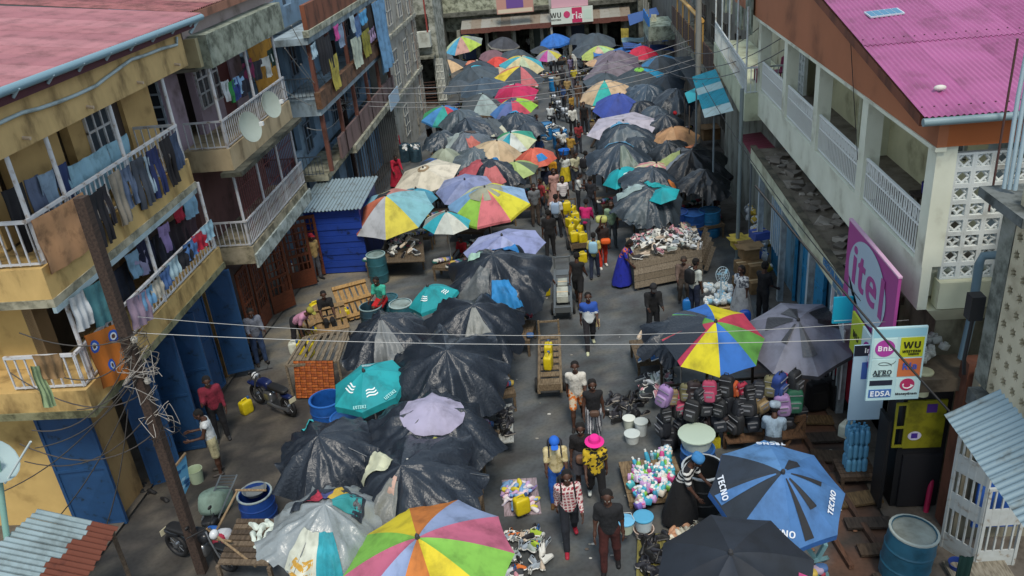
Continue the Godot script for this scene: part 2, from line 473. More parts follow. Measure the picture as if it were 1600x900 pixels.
func left_yellow() -> void:
	var P := Vector3(-10.1, gy(-16), -16)
	var o := thing("yellow_house", "ochre house with two laundry-hung balconies under a pink metal roof", "house", P)
	var ye := grain("cdab72", "plaster", .9)
	var ye2 := grain("cfad6c", "plaster", .9)
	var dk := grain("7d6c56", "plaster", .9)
	var wh := grain("c9ccd0", "rust", .6, 0, 1.6)
	var x0 := -9.2; var xi := -10.35
	# walls: rear block, ground floor piers, inner walls of both balconies
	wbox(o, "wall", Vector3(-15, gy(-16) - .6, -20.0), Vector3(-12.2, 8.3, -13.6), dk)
	var b := MB.new()
	b.box(Vector3(-15, -1.6, -13.6), Vector3(-10.95, 2.3, -13.25))
	b.box(Vector3(-15, 3.05, -13.7), Vector3(-10.4, 7.6, -13.4))
	wpart(o, "wall", b, ye2)
	b = MB.new()
	for z in [[-20.0, -19.5], [-18.0, -17.6], [-16.1, -15.8], [-14.4, -13.26]]: b.box(Vector3(-10.5, -1.8, z[0]), Vector3(-10.1, 2.5, z[1]))
	wpart(o, "pier", b, grain("a9885a", "streak", .9))
	# upper walls with real openings
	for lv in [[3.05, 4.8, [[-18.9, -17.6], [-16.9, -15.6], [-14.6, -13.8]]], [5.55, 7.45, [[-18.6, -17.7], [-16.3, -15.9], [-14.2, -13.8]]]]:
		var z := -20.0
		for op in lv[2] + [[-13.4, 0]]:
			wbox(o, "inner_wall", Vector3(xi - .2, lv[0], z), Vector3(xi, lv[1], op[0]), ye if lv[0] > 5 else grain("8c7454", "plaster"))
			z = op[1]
	window(o, Vector3(xi + .003, 6.15, -16.9), Vector3(0, 0, -1), Vector3(1, 0, 0), .95, 1.1, 3, 2, wh, flat("39424a", .12))
	bx(o, "door", Vector3(xi - .14, 5.56, -18.6), Vector3(xi - .1, 7.3, -17.7), flat("3b2f2a", .7))
	# slabs with their parapet bands
	var slabm := grain("ccab6e", "streak", .9)
	for lv in [[2.5, 3.05, -19.15], [4.8, 5.5, -18.75]]:
		b = MB.new()
		b.box(Vector3(xi, lv[0], lv[2]), Vector3(x0, lv[1], -12.5))
		b.box(Vector3(-15, lv[0] + .002, -13.4), Vector3(xi, lv[1] - .003, -12.503))
		var sl := wpart(o, "balcony_slab", b, slabm)
		b = MB.new()
		b.box(Vector3(x0 - .1, lv[0] - .03, lv[2] - .02), Vector3(x0 + .025, lv[0] + .12, -12.48))
		b.box(Vector3(-15, lv[0] - .03, -12.6), Vector3(x0 - .1, lv[0] + .12, -12.47))
		wpart(sl, "drip_edge", b, grain("8d8a6c" if lv[0] < 3 else "b9b2a0", "mould", .95))
	# pale fascia strip below the upper slab
	bx(o, "fascia_strip", Vector3(x0 - .04, 4.66, -18.7), Vector3(x0 + .03, 4.765, -12.47), grain("9fb4bd", "streak", .7))
	# rails
	railing(o, Vector3(x0 - .06, 3.05, -19.1), Vector3(x0 - .06, 3.05, -12.62), .70, wh, .17, .026)
	railing(o, Vector3(-10.6, 3.05, -12.6), Vector3(x0 - .08, 3.05, -12.6), .70, wh, .17, .026)
	railing(o, Vector3(x0 - .06, 5.5, -18.7), Vector3(x0 - .06, 5.5, -12.6), .82, wh, .17, .026)
	railing(o, Vector3(-11.2, 5.5, -12.6), Vector3(x0 - .06, 5.5, -12.6), .82, wh, .17, .026)
	railing(o, Vector3(-10.3, 5.5, -18.7), Vector3(x0 - .06, 5.5, -18.7), .82, wh, .17, .026)
	for p in [[-13.9, 5.5, 7.45], [-12.75, 5.5, 7.45], [-16.2, 5.5, 7.45], [-18.65, 5.5, 7.45], [-19.05, 3.05, 4.8], [-16.1, 3.05, 4.8], [-12.9, 3.05, 4.8]]:
		rod(o, "post", Vector3(x0 - .08, p[1], p[0]), Vector3(x0 - .08, p[2], p[0]), .085, wh)
	# balcony ceilings and the deep beam
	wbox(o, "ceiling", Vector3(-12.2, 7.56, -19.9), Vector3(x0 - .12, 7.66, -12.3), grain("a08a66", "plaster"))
	wbox(o, "beam", Vector3(x0 - .12, 7.43, -20.0), Vector3(x0, 8.22, -11.4), grain("cbab74", "streak", .9, 0, 1.0))
	wbox(o, "end_wall", Vector3(-12.2, 7.43, -20.02), Vector3(x0 - .12, 8.25, -19.9), ye)
	bx(o, "soffit_board", Vector3(x0 - .02, 8.23, -20.4), Vector3(x0 + .2, 8.36, -11.4), flat("4a1f28", .8))
	for z in [-13.2, -15.3, -17.4, -19.3]: rod(o, "spout", Vector3(x0 - .05, 7.6, z), Vector3(x0 + .13, 7.57, z), .06, flat("b9a48c", .7))
	# white pipe wandering down the beam
	b = MB.new()
	var pp := []
	for q in [[276, 58], [276, 70], [250, 77], [225, 87], [205, 93], [190, 104], [165, 122], [150, 134], [120, 148], [95, 158], [60, 170], [35, 176], [10, 187], [-12, 198]]: pp.append(ox(q[0], q[1], x0 + .05))
	b.tube(pp, .035, 8)
	wpart(o, "pipe", b, grain("aebfc2", "streak", .5))
	# gutter and roof of long sheets
	b = MB.new()
	b.tube([Vector3(x0 + .28, 8.42, -20.75), Vector3(x0 + .28, 8.46, -11.2)], .075, 10)
	var gt := wpart(o, "gutter", b, flat("6f8f9c", .45))
	for i in 9: rod(gt, "bracket", Vector3(x0 + .34, 8.44, -12 - i * 1.02), Vector3(x0 + .20, 8.30, -12 - i * 1.02), .06, flat("9fb6bf", .5))
	rod(gt, "downpipe", Vector3(x0 + .28, 8.42, -20.6), Vector3(x0 + .1, 8.12, -20.3), .08, flat("9fb6bf", .5))
	var rm := [grain("a66d74", "cloth", .6, 0, .6), grain("9f676f", "cloth", .6, 0, .6), grain("ab747b", "cloth", .6, 0, .6)]
	for i in 12:
		corrugated(o, "roof_sheet", Vector3(x0 + .28, 8.5 + .002 * (i % 2), -20.8 + i * .8), Vector3(0, 0, .83), Vector3(-6.5, .75, 0), .1, .016, rm[i % 3])
	# ground floor: blue sheet-steel door leaves
	var bl := grain("204873", "rust", .55, 0, 1.3)
	for q in [[-19.4, 0, 1.35], [-18.2, 0, .15], [-17.0, 0, 1.4], [-15.9, 0, 1.5], [-14.6, 0, 1.2]]:
		door_leaf(o, Vector3(-10.02, gy(-16) + .03, q[0]), .72, 3.05, PI / 2 - q[2] * .9, bl)
	var lf := MB.new()
	door_leaf(o, Vector3(-10.95, gy(-13) + .0, -13.15), 1.05, 2.95, 0.12, bl)
	bx(o, "lintel", Vector3(-10.45, 2.0, -19.5), Vector3(-10.12, 2.497, -13.3), grain("7c6a4c", "plaster"))
	bx(o, "notice", Vector3(-10.0, .45, -18.62), Vector3(-9.985, .75, -18.15), flat("a9b9a4", .8))
func door_leaf(o: Node3D, at: Vector3, w: float, h: float, turn: float, m: Material) -> void:
	var t := Transform3D(Basis(Vector3.UP, turn), at)
	var b := MB.new()
	b.box(Vector3(0, 0, -.02), Vector3(w, h, .02), t)
	for q in [[0, 0, w, .07], [0, h - .07, w, h], [0, .07, .06, h - .07], [w - .06, .07, w, h - .07], [.06, h * .5 - .03, w - .06, h * .5 + .03]]:
		b.box(Vector3(q[0], q[1], .021), Vector3(q[2], q[3], .045), t)
		b.box(Vector3(q[0], q[1], -.045), Vector3(q[2], q[3], -.021), t)
	for s in [0.0, h * .5]:   # pressed diamonds
		var c := Vector3(w / 2, s + h * .25, .05)
		for k in 4:
			var e := [Vector3(.08, s + .1, .022), Vector3(w - .08, s + .1, .022), Vector3(w - .08, s + h * .5 - .1, .022), Vector3(.08, s + h * .5 - .1, .022)]
			b.tri(t * e[k], t * e[(k + 1) % 4], t * c)
	wpart(o, "door", b, m)

func left_pink() -> void:
	var P := Vector3(-10.1, gy(-24), -24)
	var o := thing("lilac_house", "lilac house with stained parapet, barred balcony and two satellite dishes", "house", P)
	var wh := grain("c3c6cb", "rust", .6, 0, 1.6)
	var lil := grain("a795a4", "plaster", .9)
	var x0 := -9.2; var xi := -10.5; var z0 := -21.2; var z1 := -26.6
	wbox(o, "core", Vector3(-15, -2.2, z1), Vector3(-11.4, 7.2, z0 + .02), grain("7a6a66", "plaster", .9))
	var b := MB.new()
	b.box(Vector3(xi - .2, 5.0, z1), Vector3(xi, 7.13, -25.6)); b.box(Vector3(xi - .2, 5.0, -24.6), Vector3(xi, 7.13, -22.9)); b.box(Vector3(xi - .2, 5.0, -22.0), Vector3(xi, 7.13, z0))
	b.box(Vector3(-15, 5.0, z0 - .2), Vector3(xi - .2, 7.13, z0))
	wpart(o, "wall", b, lil)
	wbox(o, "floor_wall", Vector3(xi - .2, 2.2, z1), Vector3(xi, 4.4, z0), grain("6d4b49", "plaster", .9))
	window(o, Vector3(xi + .003, 5.7, -23.0), Vector3(0, 0, -1), Vector3(1, 0, 0), 1.5, 1.2, 4, 3, wh, flat("303940", .15))
	window(o, Vector3(-11.6, 5.6, z0 + .006), Vector3(1, 0, 0), Vector3(0, 0, 1), .9, 1.3, 3, 4, flat("8d99a6", .5), flat("2c333a", .15))
	bx(o, "door", Vector3(xi - .12, 5.02, -25.6), Vector3(xi - .06, 6.9, -24.6), flat("5e2b2c", .7))
	# slabs and parapet
	var slm := grain("b2a690", "mould", .95)
	for lv in [[4.42, 5.0], [1.67, 2.18]]:
		wbox(o, "balcony_slab", Vector3(-14, lv[0], z1), Vector3(x0, lv[1], z0 + .06), grain("bba887", "streak") if lv[0] > 4 else slm)
	wbox(o, "ledge", Vector3(x0 - .3, 4.3, z1), Vector3(x0 + .28, 4.42, z0 + .3), grain("57574e", "mould", .95))
	wbox(o, "parapet", Vector3(x0 - .35, 7.13, -27.2), Vector3(x0 + .12, 7.95, z0 + .1), grain("9fa59a", "mould", .95))
	wbox(o, "parapet", Vector3(-14, 7.2, z0 + .1), Vector3(x0 - .1, 7.9, z0 + .28), grain("b7aa85", "plaster", .95))
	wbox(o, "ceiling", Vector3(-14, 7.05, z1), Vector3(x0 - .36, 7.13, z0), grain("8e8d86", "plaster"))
	var lw := grain("c4cdcf", "mould", .9)
	wbox(o, "edge_board", Vector3(x0 + .005, 1.55, z1 - .1), Vector3(x0 + .06, 1.95, z0 + .1), lw)
	# rails and posts
	railing(o, Vector3(x0 - .05, 5.0, z0), Vector3(x0 - .05, 5.0, z1), .74, wh, .14)
	railing(o, Vector3(-10.3, 5.0, z0), Vector3(x0 - .05, 5.0, z0), .74, wh, .16)
	railing(o, Vector3(x0 - .05, 2.18, z0), Vector3(x0 - .05, 2.18, z1), .74, wh, .12)
	railing(o, Vector3(-10.3, 2.18, z0), Vector3(x0 - .05, 2.18, z0), .74, wh, .14)
	for z in [-21.25, -23.9, -26.4]: rod(o, "post", Vector3(x0 - .08, 5, z), Vector3(x0 - .08, 7.13, z), .09, wh)
	for z in [-21.25, -23.0, -24.8, -26.4]: rod(o, "post", Vector3(x0 - .12, 2.18, z), Vector3(x0 - .12, 4.42, z), .08, wh)
	# burglar bars of the middle floor
	var gr := flat("6a3436", .6)
	for i in 35: bar(o, "window_bar", Vector3(x0 - .16, 2.2, z0 - .1 - i * .15), Vector3(x0 - .16, 4.42, z0 - .1 - i * .15), .02, gr)
	for y in [3.1, 3.75]: bar(o, "cross_bar", Vector3(x0 - .17, y, z0), Vector3(x0 - .17, y, z1), .022, gr)
	# weathered roof behind the parapet and its barge board
	var rr := [grain("a8666a", "mould", .7, 0, 1.2), grain("9a5a60", "mould", .7, 0, 1.5), grain("b57f7c", "mould", .7, 0, 1.0)]
	for i in 9:
		corrugated(o, "roof_sheet", Vector3(-9.3 + .002 * (i % 2), 8.53 + .003 * (i % 2), -20.95 - i * .8), Vector3(0, 0, -.83), Vector3(-8, 1.0, 0), .11, .02, rr[i % 3])
	wbox(o, "flashing", Vector3(-16, 8.5, -20.9), Vector3(-9.25, 8.56, -20.78), flat("6d2a33", .7))
	bx(o, "barge_board", Vector3(-9.35, 8.3, -28.2), Vector3(-9.27, 8.5, -20.95), grain("9a6a55", "streak"))
	bx(o, "gable", Vector3(-9.9, 7.9, -28.2), Vector3(-9.6, 8.5, -20.95), grain("a99a97", "plaster"))
	# timber doors with grilles along the street
	var br := grain("7a3f22", "wood", .7)
	for i in 6:
		var z := -21.6 - i * 1.05
		var turn: float = [PI / 2, PI / 2, .9, PI / 2, .5, .3][i]
		var t := Transform3D(Basis(Vector3.UP, turn), Vector3(-10.15, gy(z) + .06, z))
		b = MB.new()
		var w := .85; var h := 2.3
		for q in [[0, 0, w, .6], [0, h - .12, w, h], [0, .6, .1, h - .12], [w - .1, .6, w, h - .12], [.1, 1.15, w - .1, 1.23]]: b.box(Vector3(q[0], q[1], -.025), Vector3(q[2], q[3], .025), t)
		for k in 4: b.box(Vector3(.1 + .16 * k + .06, .6, -.012), Vector3(.1 + .16 * k + .1, h - .12, .012), t)
		for k in 5: b.box(Vector3(.1, .85 + .28 * k, -.011), Vector3(w - .1, .89 + .28 * k, .011), t)
		wpart(o, "door", b, br)
	# two dishes
	for q in [[392, 198, 24], [425, 163, 21]]:
		var c := ox(q[0], q[1], x0 + .45)
		var r: float = q[2] * depth(c) / F
		var d := thing("satellite_dish", "pale round satellite dish on the lilac house, " + ("lower and nearer the ochre house" if q[0] < 400 else "upper and nearer the blue house"), "satellite dish", c, "satellite dishes on the lilac house")
		var face := Vector3(.86, .22, .30).normalized()
		var tb := Basis.looking_at(-face, Vector3.UP) * Basis(Vector3.RIGHT, PI / 2)
		var pr := []
		for k in 9: pr.append(Vector2(r * k / 8.0, .22 * r * pow(k / 8.0, 2) - .1))
		for k in 9: pr.append(Vector2(r * (8 - k) / 8.0, .22 * r * pow((8 - k) / 8.0, 2) - .115))
		b = MB.new(); b.lathe(pr, 28, Transform3D(tb * Basis(Vector3.RIGHT, PI), Vector3.ZERO) if (tb * Vector3.UP).dot(face) < 0 else Transform3D(tb, Vector3.ZERO))
		part(d, "reflector", b.mesh(), grain("a3aea6", "plaster", .55))
		rod(d, "feed_arm", -face * .1 + Vector3(0, -r * .9, 0), face * r * .95, .035, flat("b9bfc0", .5))
		bx(d, "feed_horn", c + face * r * .95 - Vector3.ONE * .05, c + face * r * .95 + Vector3.ONE * .05, flat("d8dcdc", .5))
		rod(d, "bracket", -face * .1, Vector3(-.45, -.35, 0), .05, flat("d4d8d8", .5))

func left_blue() -> void:
	var P := Vector3(-10.2, gy(-36), -36)
	var o := thing("blue_house", "pale blue house with brown balcony ledges, red posts and hanging clothes", "house", P)
	var bl := grain("7d99b3", "plaster", .9)
	var x0 := -9.2; var xi := -10.5; var z0 := -29.7; var z1 := -43.2
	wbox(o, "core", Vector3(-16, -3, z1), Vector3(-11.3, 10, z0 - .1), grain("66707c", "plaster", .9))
	var b := MB.new()
	for lv in [[-3.0, 1.2], [1.5, 3.7], [4.35, 6.2], [6.6, 9.5]]:
		var z := z0
		while z > z1 + .5:
			var e := maxf(z - 2.1, z1)
			b.box(Vector3(xi - .2, lv[0], e), Vector3(xi, lv[1], z - 1.0))
			b.box(Vector3(xi - .2, lv[0], z - 1.0), Vector3(xi, lv[0] + .7, z))
			z -= 2.1
	b.box(Vector3(-16, -3, z0 - .2), Vector3(xi, 9.5, z0))
	wpart(o, "wall", b, bl)
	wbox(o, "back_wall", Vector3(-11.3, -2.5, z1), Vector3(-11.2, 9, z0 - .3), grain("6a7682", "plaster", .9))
	for y in [1.9, 4.85]:
		window(o, Vector3(-12.3, y, z0 + .004), Vector3(1, 0, 0), Vector3(0, 0, 1), .8, 1.15, 2, 3, flat("5a6c78", .5), flat("2e3a44", .15))
		for k in 3: window(o, Vector3(xi + .003, y, -31.2 - k * 4.2), Vector3(0, 0, -1), Vector3(1, 0, 0), .8, 1.1, 2, 2, flat("69798a", .5), flat("2a343d", .15))
	var led := grain("7d5a45", "mould", .95)
	for lv in [[3.68, 4.4], [6.2, 6.55]]:
		wbox(o, "balcony_slab", Vector3(-16, lv[0], -42.6), Vector3(x0, lv[1] - .12, z0), grain("9fb1bd", "streak", .9))
		wbox(o, "ledge", Vector3(x0 - .1, lv[0] + .25, -42.62), Vector3(x0 + .12, lv[1] + .12, z0 + .08), led if lv[0] < 5 else grain("b3b5a8", "mould", .95))
	wbox(o, "parapet", Vector3(x0 - .12, 6.6, -42.6), Vector3(x0 + .05, 7.5, z0 - .2), grain("7d4a34", "streak", .9))
	# lower balcony front, reddish, and the street canopy
	wbox(o, "lower_parapet", Vector3(x0 - .12, 1.5, -43.0), Vector3(x0 - .02, 2.35, -31.5), grain("7a6462", "streak", .9))
	wbox(o, "canopy", Vector3(x0 - .9, 1.2, -43.0), Vector3(x0 + .1, 1.5, -33.2), grain("b5b2a4", "mould", .95))
	bx(o, "near_slab", Vector3(-14, 1.2, -33.0), Vector3(x0 - .2, 1.45, -29.75), grain("b3ad9a", "mould", .95))
	for lv in [[1.5, 3.68], [4.4, 6.2]]:
		var z := -30.0
		while z > z1:
			bx(o, "post", Vector3(x0 - .16, lv[0], z - .09), Vector3(x0 - .02, lv[1], z + .09), grain("74483c", "streak", .8))
			z -= 2.5
	railing(o, Vector3(-11.6, 4.35, z0 + .1), Vector3(x0 - .1, 4.35, z0 + .1), .72, flat("3d4750", .6), .14, .018)
	railing(o, Vector3(-11.6, 1.48, z0 + .12), Vector3(x0 - .3, 1.48, z0 + .12), .72, flat("3d4750", .6), .14, .018)
	railing(o, Vector3(x0 - .07, 4.5, -38.2), Vector3(x0 - .07, 4.5, -42.4), .62, flat("3d3a3c", .6), .16, .018)
	# street sign on the canopy end
	var sg := thing("canopy_sign", "small pale blue board fixed to the canopy end of the blue house", "sign", Vector3(x0 + .14, 1.35, -40.9))
	bx(sg, "board", Vector3(x0 + .11, 1.05, -42.95), Vector3(x0 + .15, 1.8, -40.6), flat("a9c0d2", .6))
	# grille under the first floor
	for i in 20: bar(o, "window_bar", Vector3(x0 - .1, gy(-35), -33.6 - i * .45), Vector3(x0 - .1, 1.2, -33.6 - i * .45), .03, flat("4d4a48", .6))

func left_far() -> void:
	var o := thing("stone_house", "tall grey block of bare cement with rough red quoins and narrow windows", "house", Vector3(-9.6, gy(-51), -51))
	var st := grain("a5a299", "plaster", .95, 0, 1.5)
	wbox(o, "wall", Vector3(-18, -4, -53.4), Vector3(-9.6, 9.5, -43.4), st)
	for y in [.6, 3.8, 7.0]: bx(o, "floor_band", Vector3(-9.6, y, -53.3), Vector3(-9.45, y + .22, -43.5), grain("b4b1a6", "mould"))
	var q := grain("a09a8e", "plaster", .95)
	for i in 26:
		var y := -3.0 + i * .44
		for z in [[-43.9, -43.38], [-53.42, -52.9], [-50.4, -49.9]]: bx(o, "quoin", Vector3(-9.62, y, z[0]), Vector3(-9.57 + .01 * (i % 3), y + .38, z[1] - .12 * (i % 2)), q)
	var fr := grain("b9bab4", "streak", .8)
	for w in [[-45.3, 4.4, 1.2, 2.2], [-48.4, 4.4, 1.2, 2.2], [-51.3, 4.2, 1.2, 2.2], [-45.3, 1.2, 1.2, 1.9], [-48.4, 1.2, 1.2, 1.9], [-51.4, 1.4, 1.0, 1.6], [-46.0, -1.7, 1.2, 1.6], [-51.4, -1.6, 1.0, 1.4]]:
		window(o, Vector3(-9.595, w[1], w[0]), Vector3(0, 0, -1), Vector3(1, 0, 0), w[2], w[3], 2, 3, fr, flat("5f6a70", .3))
	bx(o, "pipe", Vector3(-9.59, -3, -52.2), Vector3(-9.5, 5, -52.1), flat("8a7d74", .8))
	# white house with a pierced screen beyond
	o = thing("white_house", "white house with a pierced screen and open doorway past the cement block", "house", Vector3(-10.5, gy(-61), -61))
	var wm := grain("b4b5ae", "mould", .95)
	# its near face looks up the street: doorway below, balcony and opening above
	for e in [[-14, -10.95, -6, 8], [-9.85, -9.4, -6, 8], [-10.95, -9.85, .0, 1.1], [-10.95, -9.85, 3.0, 8]]: wbox(o, "wall", Vector3(e[0], e[2], -60.4), Vector3(e[1], e[3], -60), wm)
	wbox(o, "side_wall", Vector3(-9.8, -6, -64), Vector3(-9.4, 8, -60.4), wm); wbox(o, "back_wall", Vector3(-14, -6, -64), Vector3(-9.8, 8, -63.6), wm)
	wbox(o, "room_floor", Vector3(-14, .0, -63.6), Vector3(-9.8, .2, -60.4), wm); wbox(o, "side_wall", Vector3(-14.4, -6, -64), Vector3(-14, 8, -60), wm)
	wbox(o, "balcony", Vector3(-11.3, .9, -60), Vector3(-9.75, 1.9, -59.2), grain("c4c8c0", "plaster", .95))
	wbox(o, "canopy", Vector3(-11.4, .15, -60), Vector3(-9.6, .3, -58.9), grain("8d8b80", "mould", .95))
	bx(o, "post", Vector3(-11.25, 1.9, -59.3), Vector3(-11.15, 4.2, -59.2), flat("8a3a34", .7)); bx(o, "post", Vector3(-9.9, 1.9, -59.3), Vector3(-9.8, 4.2, -59.2), flat("8a3a34", .7))
	for k in 8: bar(o, "stair_rail", Vector3(-10.9, -3.2 + k * .22, -59.95), Vector3(-9.9, -3.2 + k * .22, -59.95), .05, flat("5a3f34", .7))
	var lat := grain("d2d4cc", "plaster")
	for k in 6:
		for n in 2:
			var lb := MB.new(); var lc := Vector3(-9.72 + n * .3, -3.0 + k * .5, -59.9)
			lb.box(lc, lc + Vector3(.27, .08, .1)); lb.box(lc + Vector3(0, .08, 0), lc + Vector3(.06, .46, .1)); lb.box(lc + Vector3(.21, .08, .0), lc + Vector3(.27, .46, .1)); lb.box(lc + Vector3(.11, .08, .01), lc + Vector3(.16, .46, .09))
			wpart(o, "screen_block", lb, lat)

func far_end() -> void:
	var o := thing("far_building", "long low shop building with rusty awning closing the end of the street", "building", Vector3(-2, gy(-80), -80))
	var fw := grain("9a9a8d", "mould", .95)
	wbox(o, "wall", Vector3(-22, -1.7, -83), Vector3(8, 4.5, -82.5), fw); wbox(o, "back_wall", Vector3(-22, -6, -88.4), Vector3(8, 4.5, -88), fw); wbox(o, "ceiling", Vector3(-22, -1.7, -88), Vector3(8, -1.5, -83), fw)
	for i in 10: wbox(o, "pier", Vector3(-11.0 + i * 1.75, -6, -88), Vector3(-10.6 + i * 1.75, -1.7, -82.5), fw)
	for i in 4: bx(o, "shutter", Vector3(-10.6 + i * 3.5, gy(-80), -82.8), Vector3(-9.25 + i * 3.5, -1.7, -82.75), flat(["3a4a6a", "5a4a44", "44504a", "3a4458"][i], .7))
	for i in 7: bx(o, "pillar", Vector3(-10.7 + i * 2.6, gy(-80) - .3, -81.2), Vector3(-10.4 + i * 2.6, -1.4, -80.9), grain("8b8a80", "streak"))
	wbox(o, "parapet", Vector3(-12, .1, -82.4), Vector3(6.5, 1.6, -82.0), grain("b9bba9", "mould", .95))
	wbox(o, "ledge", Vector3(-12, -.25, -82.4), Vector3(6.6, .1, -81.4), grain("6d6c66", "mould"))
	var aw := [grain("94938b", "rust", .7), grain("8a8073", "rust", .7), grain("9b9a94", "rust", .7)]
	for i in 17:
		corrugated(o, "awning_sheet", Vector3(-10.2 + i * .92, -.55 + .01 * (i % 2), -82.0), Vector3(.95, 0, 0), Vector3(0, -.75 - .03 * (i % 3), 2.1), .09, .015, aw[i % 3])
		bx(o, "awning_edge", Vector3(-10.2 + i * .92, -1.62 - .03 * (i % 3), -79.98), Vector3(-9.28 + i * .92, -1.22, -79.9), grain("6b4138", "rust", .8))
	# signs above the awning
	var p := oz(860, 14, -79.7); var q := oz(927, 33, -79.7)
	var s := thing("money_transfer_sign", "white shop sign with four logo squares over the rusty awning", "sign", (p + q) / 2)
	var c := s.position
	bx(s, "board", Vector3(p.x, q.y, -79.72), Vector3(q.x, p.y, -79.6), flat("cfd6cc", .6))
	var w := (q.x - p.x); var h := p.y - q.y
	bx(s, "square", Vector3(p.x + w * .50, q.y + .03, -79.6), Vector3(p.x + w * .74, p.y - .03, -79.585), flat("bf2d5c", .6))
	text(s, "ria", .8, flat("e6e0e0"), Transform3D(Basis(), Vector3(w * .12, -.05, .13)))
	text(s, "WU", .62, flat("24241c"), Transform3D(Basis(), Vector3(-w * .38, .1, .11)))
	text(s, "WESTERN", .2, flat("24241c"), Transform3D(Basis(), Vector3(-w * .38, -.32, .11)))
	var rb := MB.new(); rb.lathe([Vector2(.3, 0), Vector2(.3, .02), Vector2(0, .02)], 20, Transform3D(Basis(Vector3.RIGHT, PI / 2), Vector3(-w * .12, .1, .1)))
	part(s, "emblem", rb.mesh(), flat("c43a6a"))
	var sq := MB.new(); sq.box(Vector3(w * .28, -h * .3, .1), Vector3(w * .46, h * .3, .112))
	part(s, "square", sq.mesh(), flat("c3d6c8"))
	s = thing("pink_sign", "plain pale pink board above the white logo sign", "sign", c + Vector3(-.3, 1.6, 0))
	bx(s, "board", Vector3(p.x + .1, p.y + .02, -79.9), Vector3(q.x - .4, p.y + 1.7, -79.8), flat("cfa0ac", .6))
	p = oz(774, -8, -79.7); q = oz(834, 18, -79.7)
	s = thing("poster_billboard", "warm purple and orange poster billboard over the awning", "billboard", (p + q) / 2)
	bx(s, "board", Vector3(p.x, q.y, -79.8), Vector3(q.x, p.y, -79.7), flat("b98a7d", .6))
	bx(s, "print", Vector3(p.x + .9, q.y + .45, -79.7), Vector3(q.x - .9, p.y - .1, -79.69), flat("6a4a8f", .6))
	bx(s, "print", Vector3(p.x + .1, q.y + .06, -79.7), Vector3(q.x - .1, q.y + .4, -79.69), flat("cfc0a8", .6))
	for x in [-12.4, 6.2]: bx(o, "side_wall", Vector3(x, -6, -84), Vector3(x + .5, 4.5, -80.5), grain("85857d", "mould", .95))
	wbox(o, "post", Vector3(-1.9, gy(-80), -80.1), Vector3(-1.7, 1.3, -79.95), grain("a9a9a4", "streak"))

func breeze(kind: int, w: float, h: float) -> Mesh:   # pierced block, face in xy, depth along z
	var k := "breeze%d|%s" % [kind, w]
	if shared.has(k): return shared[k]
	var b := MB.new()
	var d := .05; var f := .13 * w
	b.box(Vector3(0, 0, -d), Vector3(w, f, d)); b.box(Vector3(0, h - f, -d), Vector3(w, h, d))
	b.box(Vector3(0, f, -d), Vector3(f, h - f, d)); b.box(Vector3(w - f, f, -d), Vector3(w, h - f, d))
	var c := Vector3(w / 2, h / 2, 0)
	var r := w * .5 - f
	if kind == 0:      # diamond with corner ties
		for i in 4:
			var a := PI / 2 * i
			b.tube([c + Vector3(cos(a), sin(a), 0) * r, c + Vector3(cos(a + PI / 2), sin(a + PI / 2), 0) * r], .026, 4)
			var e := a + PI / 4
			b.tube([c + Vector3(cos(e), sin(e), 0) * r * .7, c + Vector3(cos(e), sin(e), 0) * r * 1.42], .026, 4)
	elif kind == 1:    # curved star: four arcs bulging to the centre
		for i in 4:
			var cc := c + Vector3([1, -1, -1, 1][i], [1, 1, -1, -1][i], 0) * r
			var p := []
			for k2 in 6:
				var a: float = PI + i * PI / 2 + PI / 2 * k2 / 5.0
				p.append(cc + Vector3(cos(a), sin(a), 0) * r * .96)
			b.tube(p, .026, 4)
	else:              # solid block with a star-shaped hole
		b = MB.new()
		for i in 16:
			var a0 := TAU * i / 16; var a1 := TAU * (i + 1) / 16
			var r0: float = w * (.34 if i % 2 == 0 else .2); var r1: float = w * (.2 if i % 2 == 0 else .34)
			var o0 := Vector3(clampf(cos(a0) * .75, -.5, .5) * w, clampf(sin(a0) * .75, -.5, .5) * h, 0); var o1 := Vector3(clampf(cos(a1) * .75, -.5, .5) * w, clampf(sin(a1) * .75, -.5, .5) * h, 0)
			var i0 := Vector3(cos(a0), sin(a0), 0) * r0; var i1 := Vector3(cos(a1), sin(a1), 0) * r1
			var z := Vector3(0, 0, d)
			b.hexa([c + i0 - z, c + i1 - z, c + o1 - z, c + o0 - z, c + i0 + z, c + i1 + z, c + o1 + z, c + o0 + z])
	shared[k] = b.mesh()
	return shared[k]

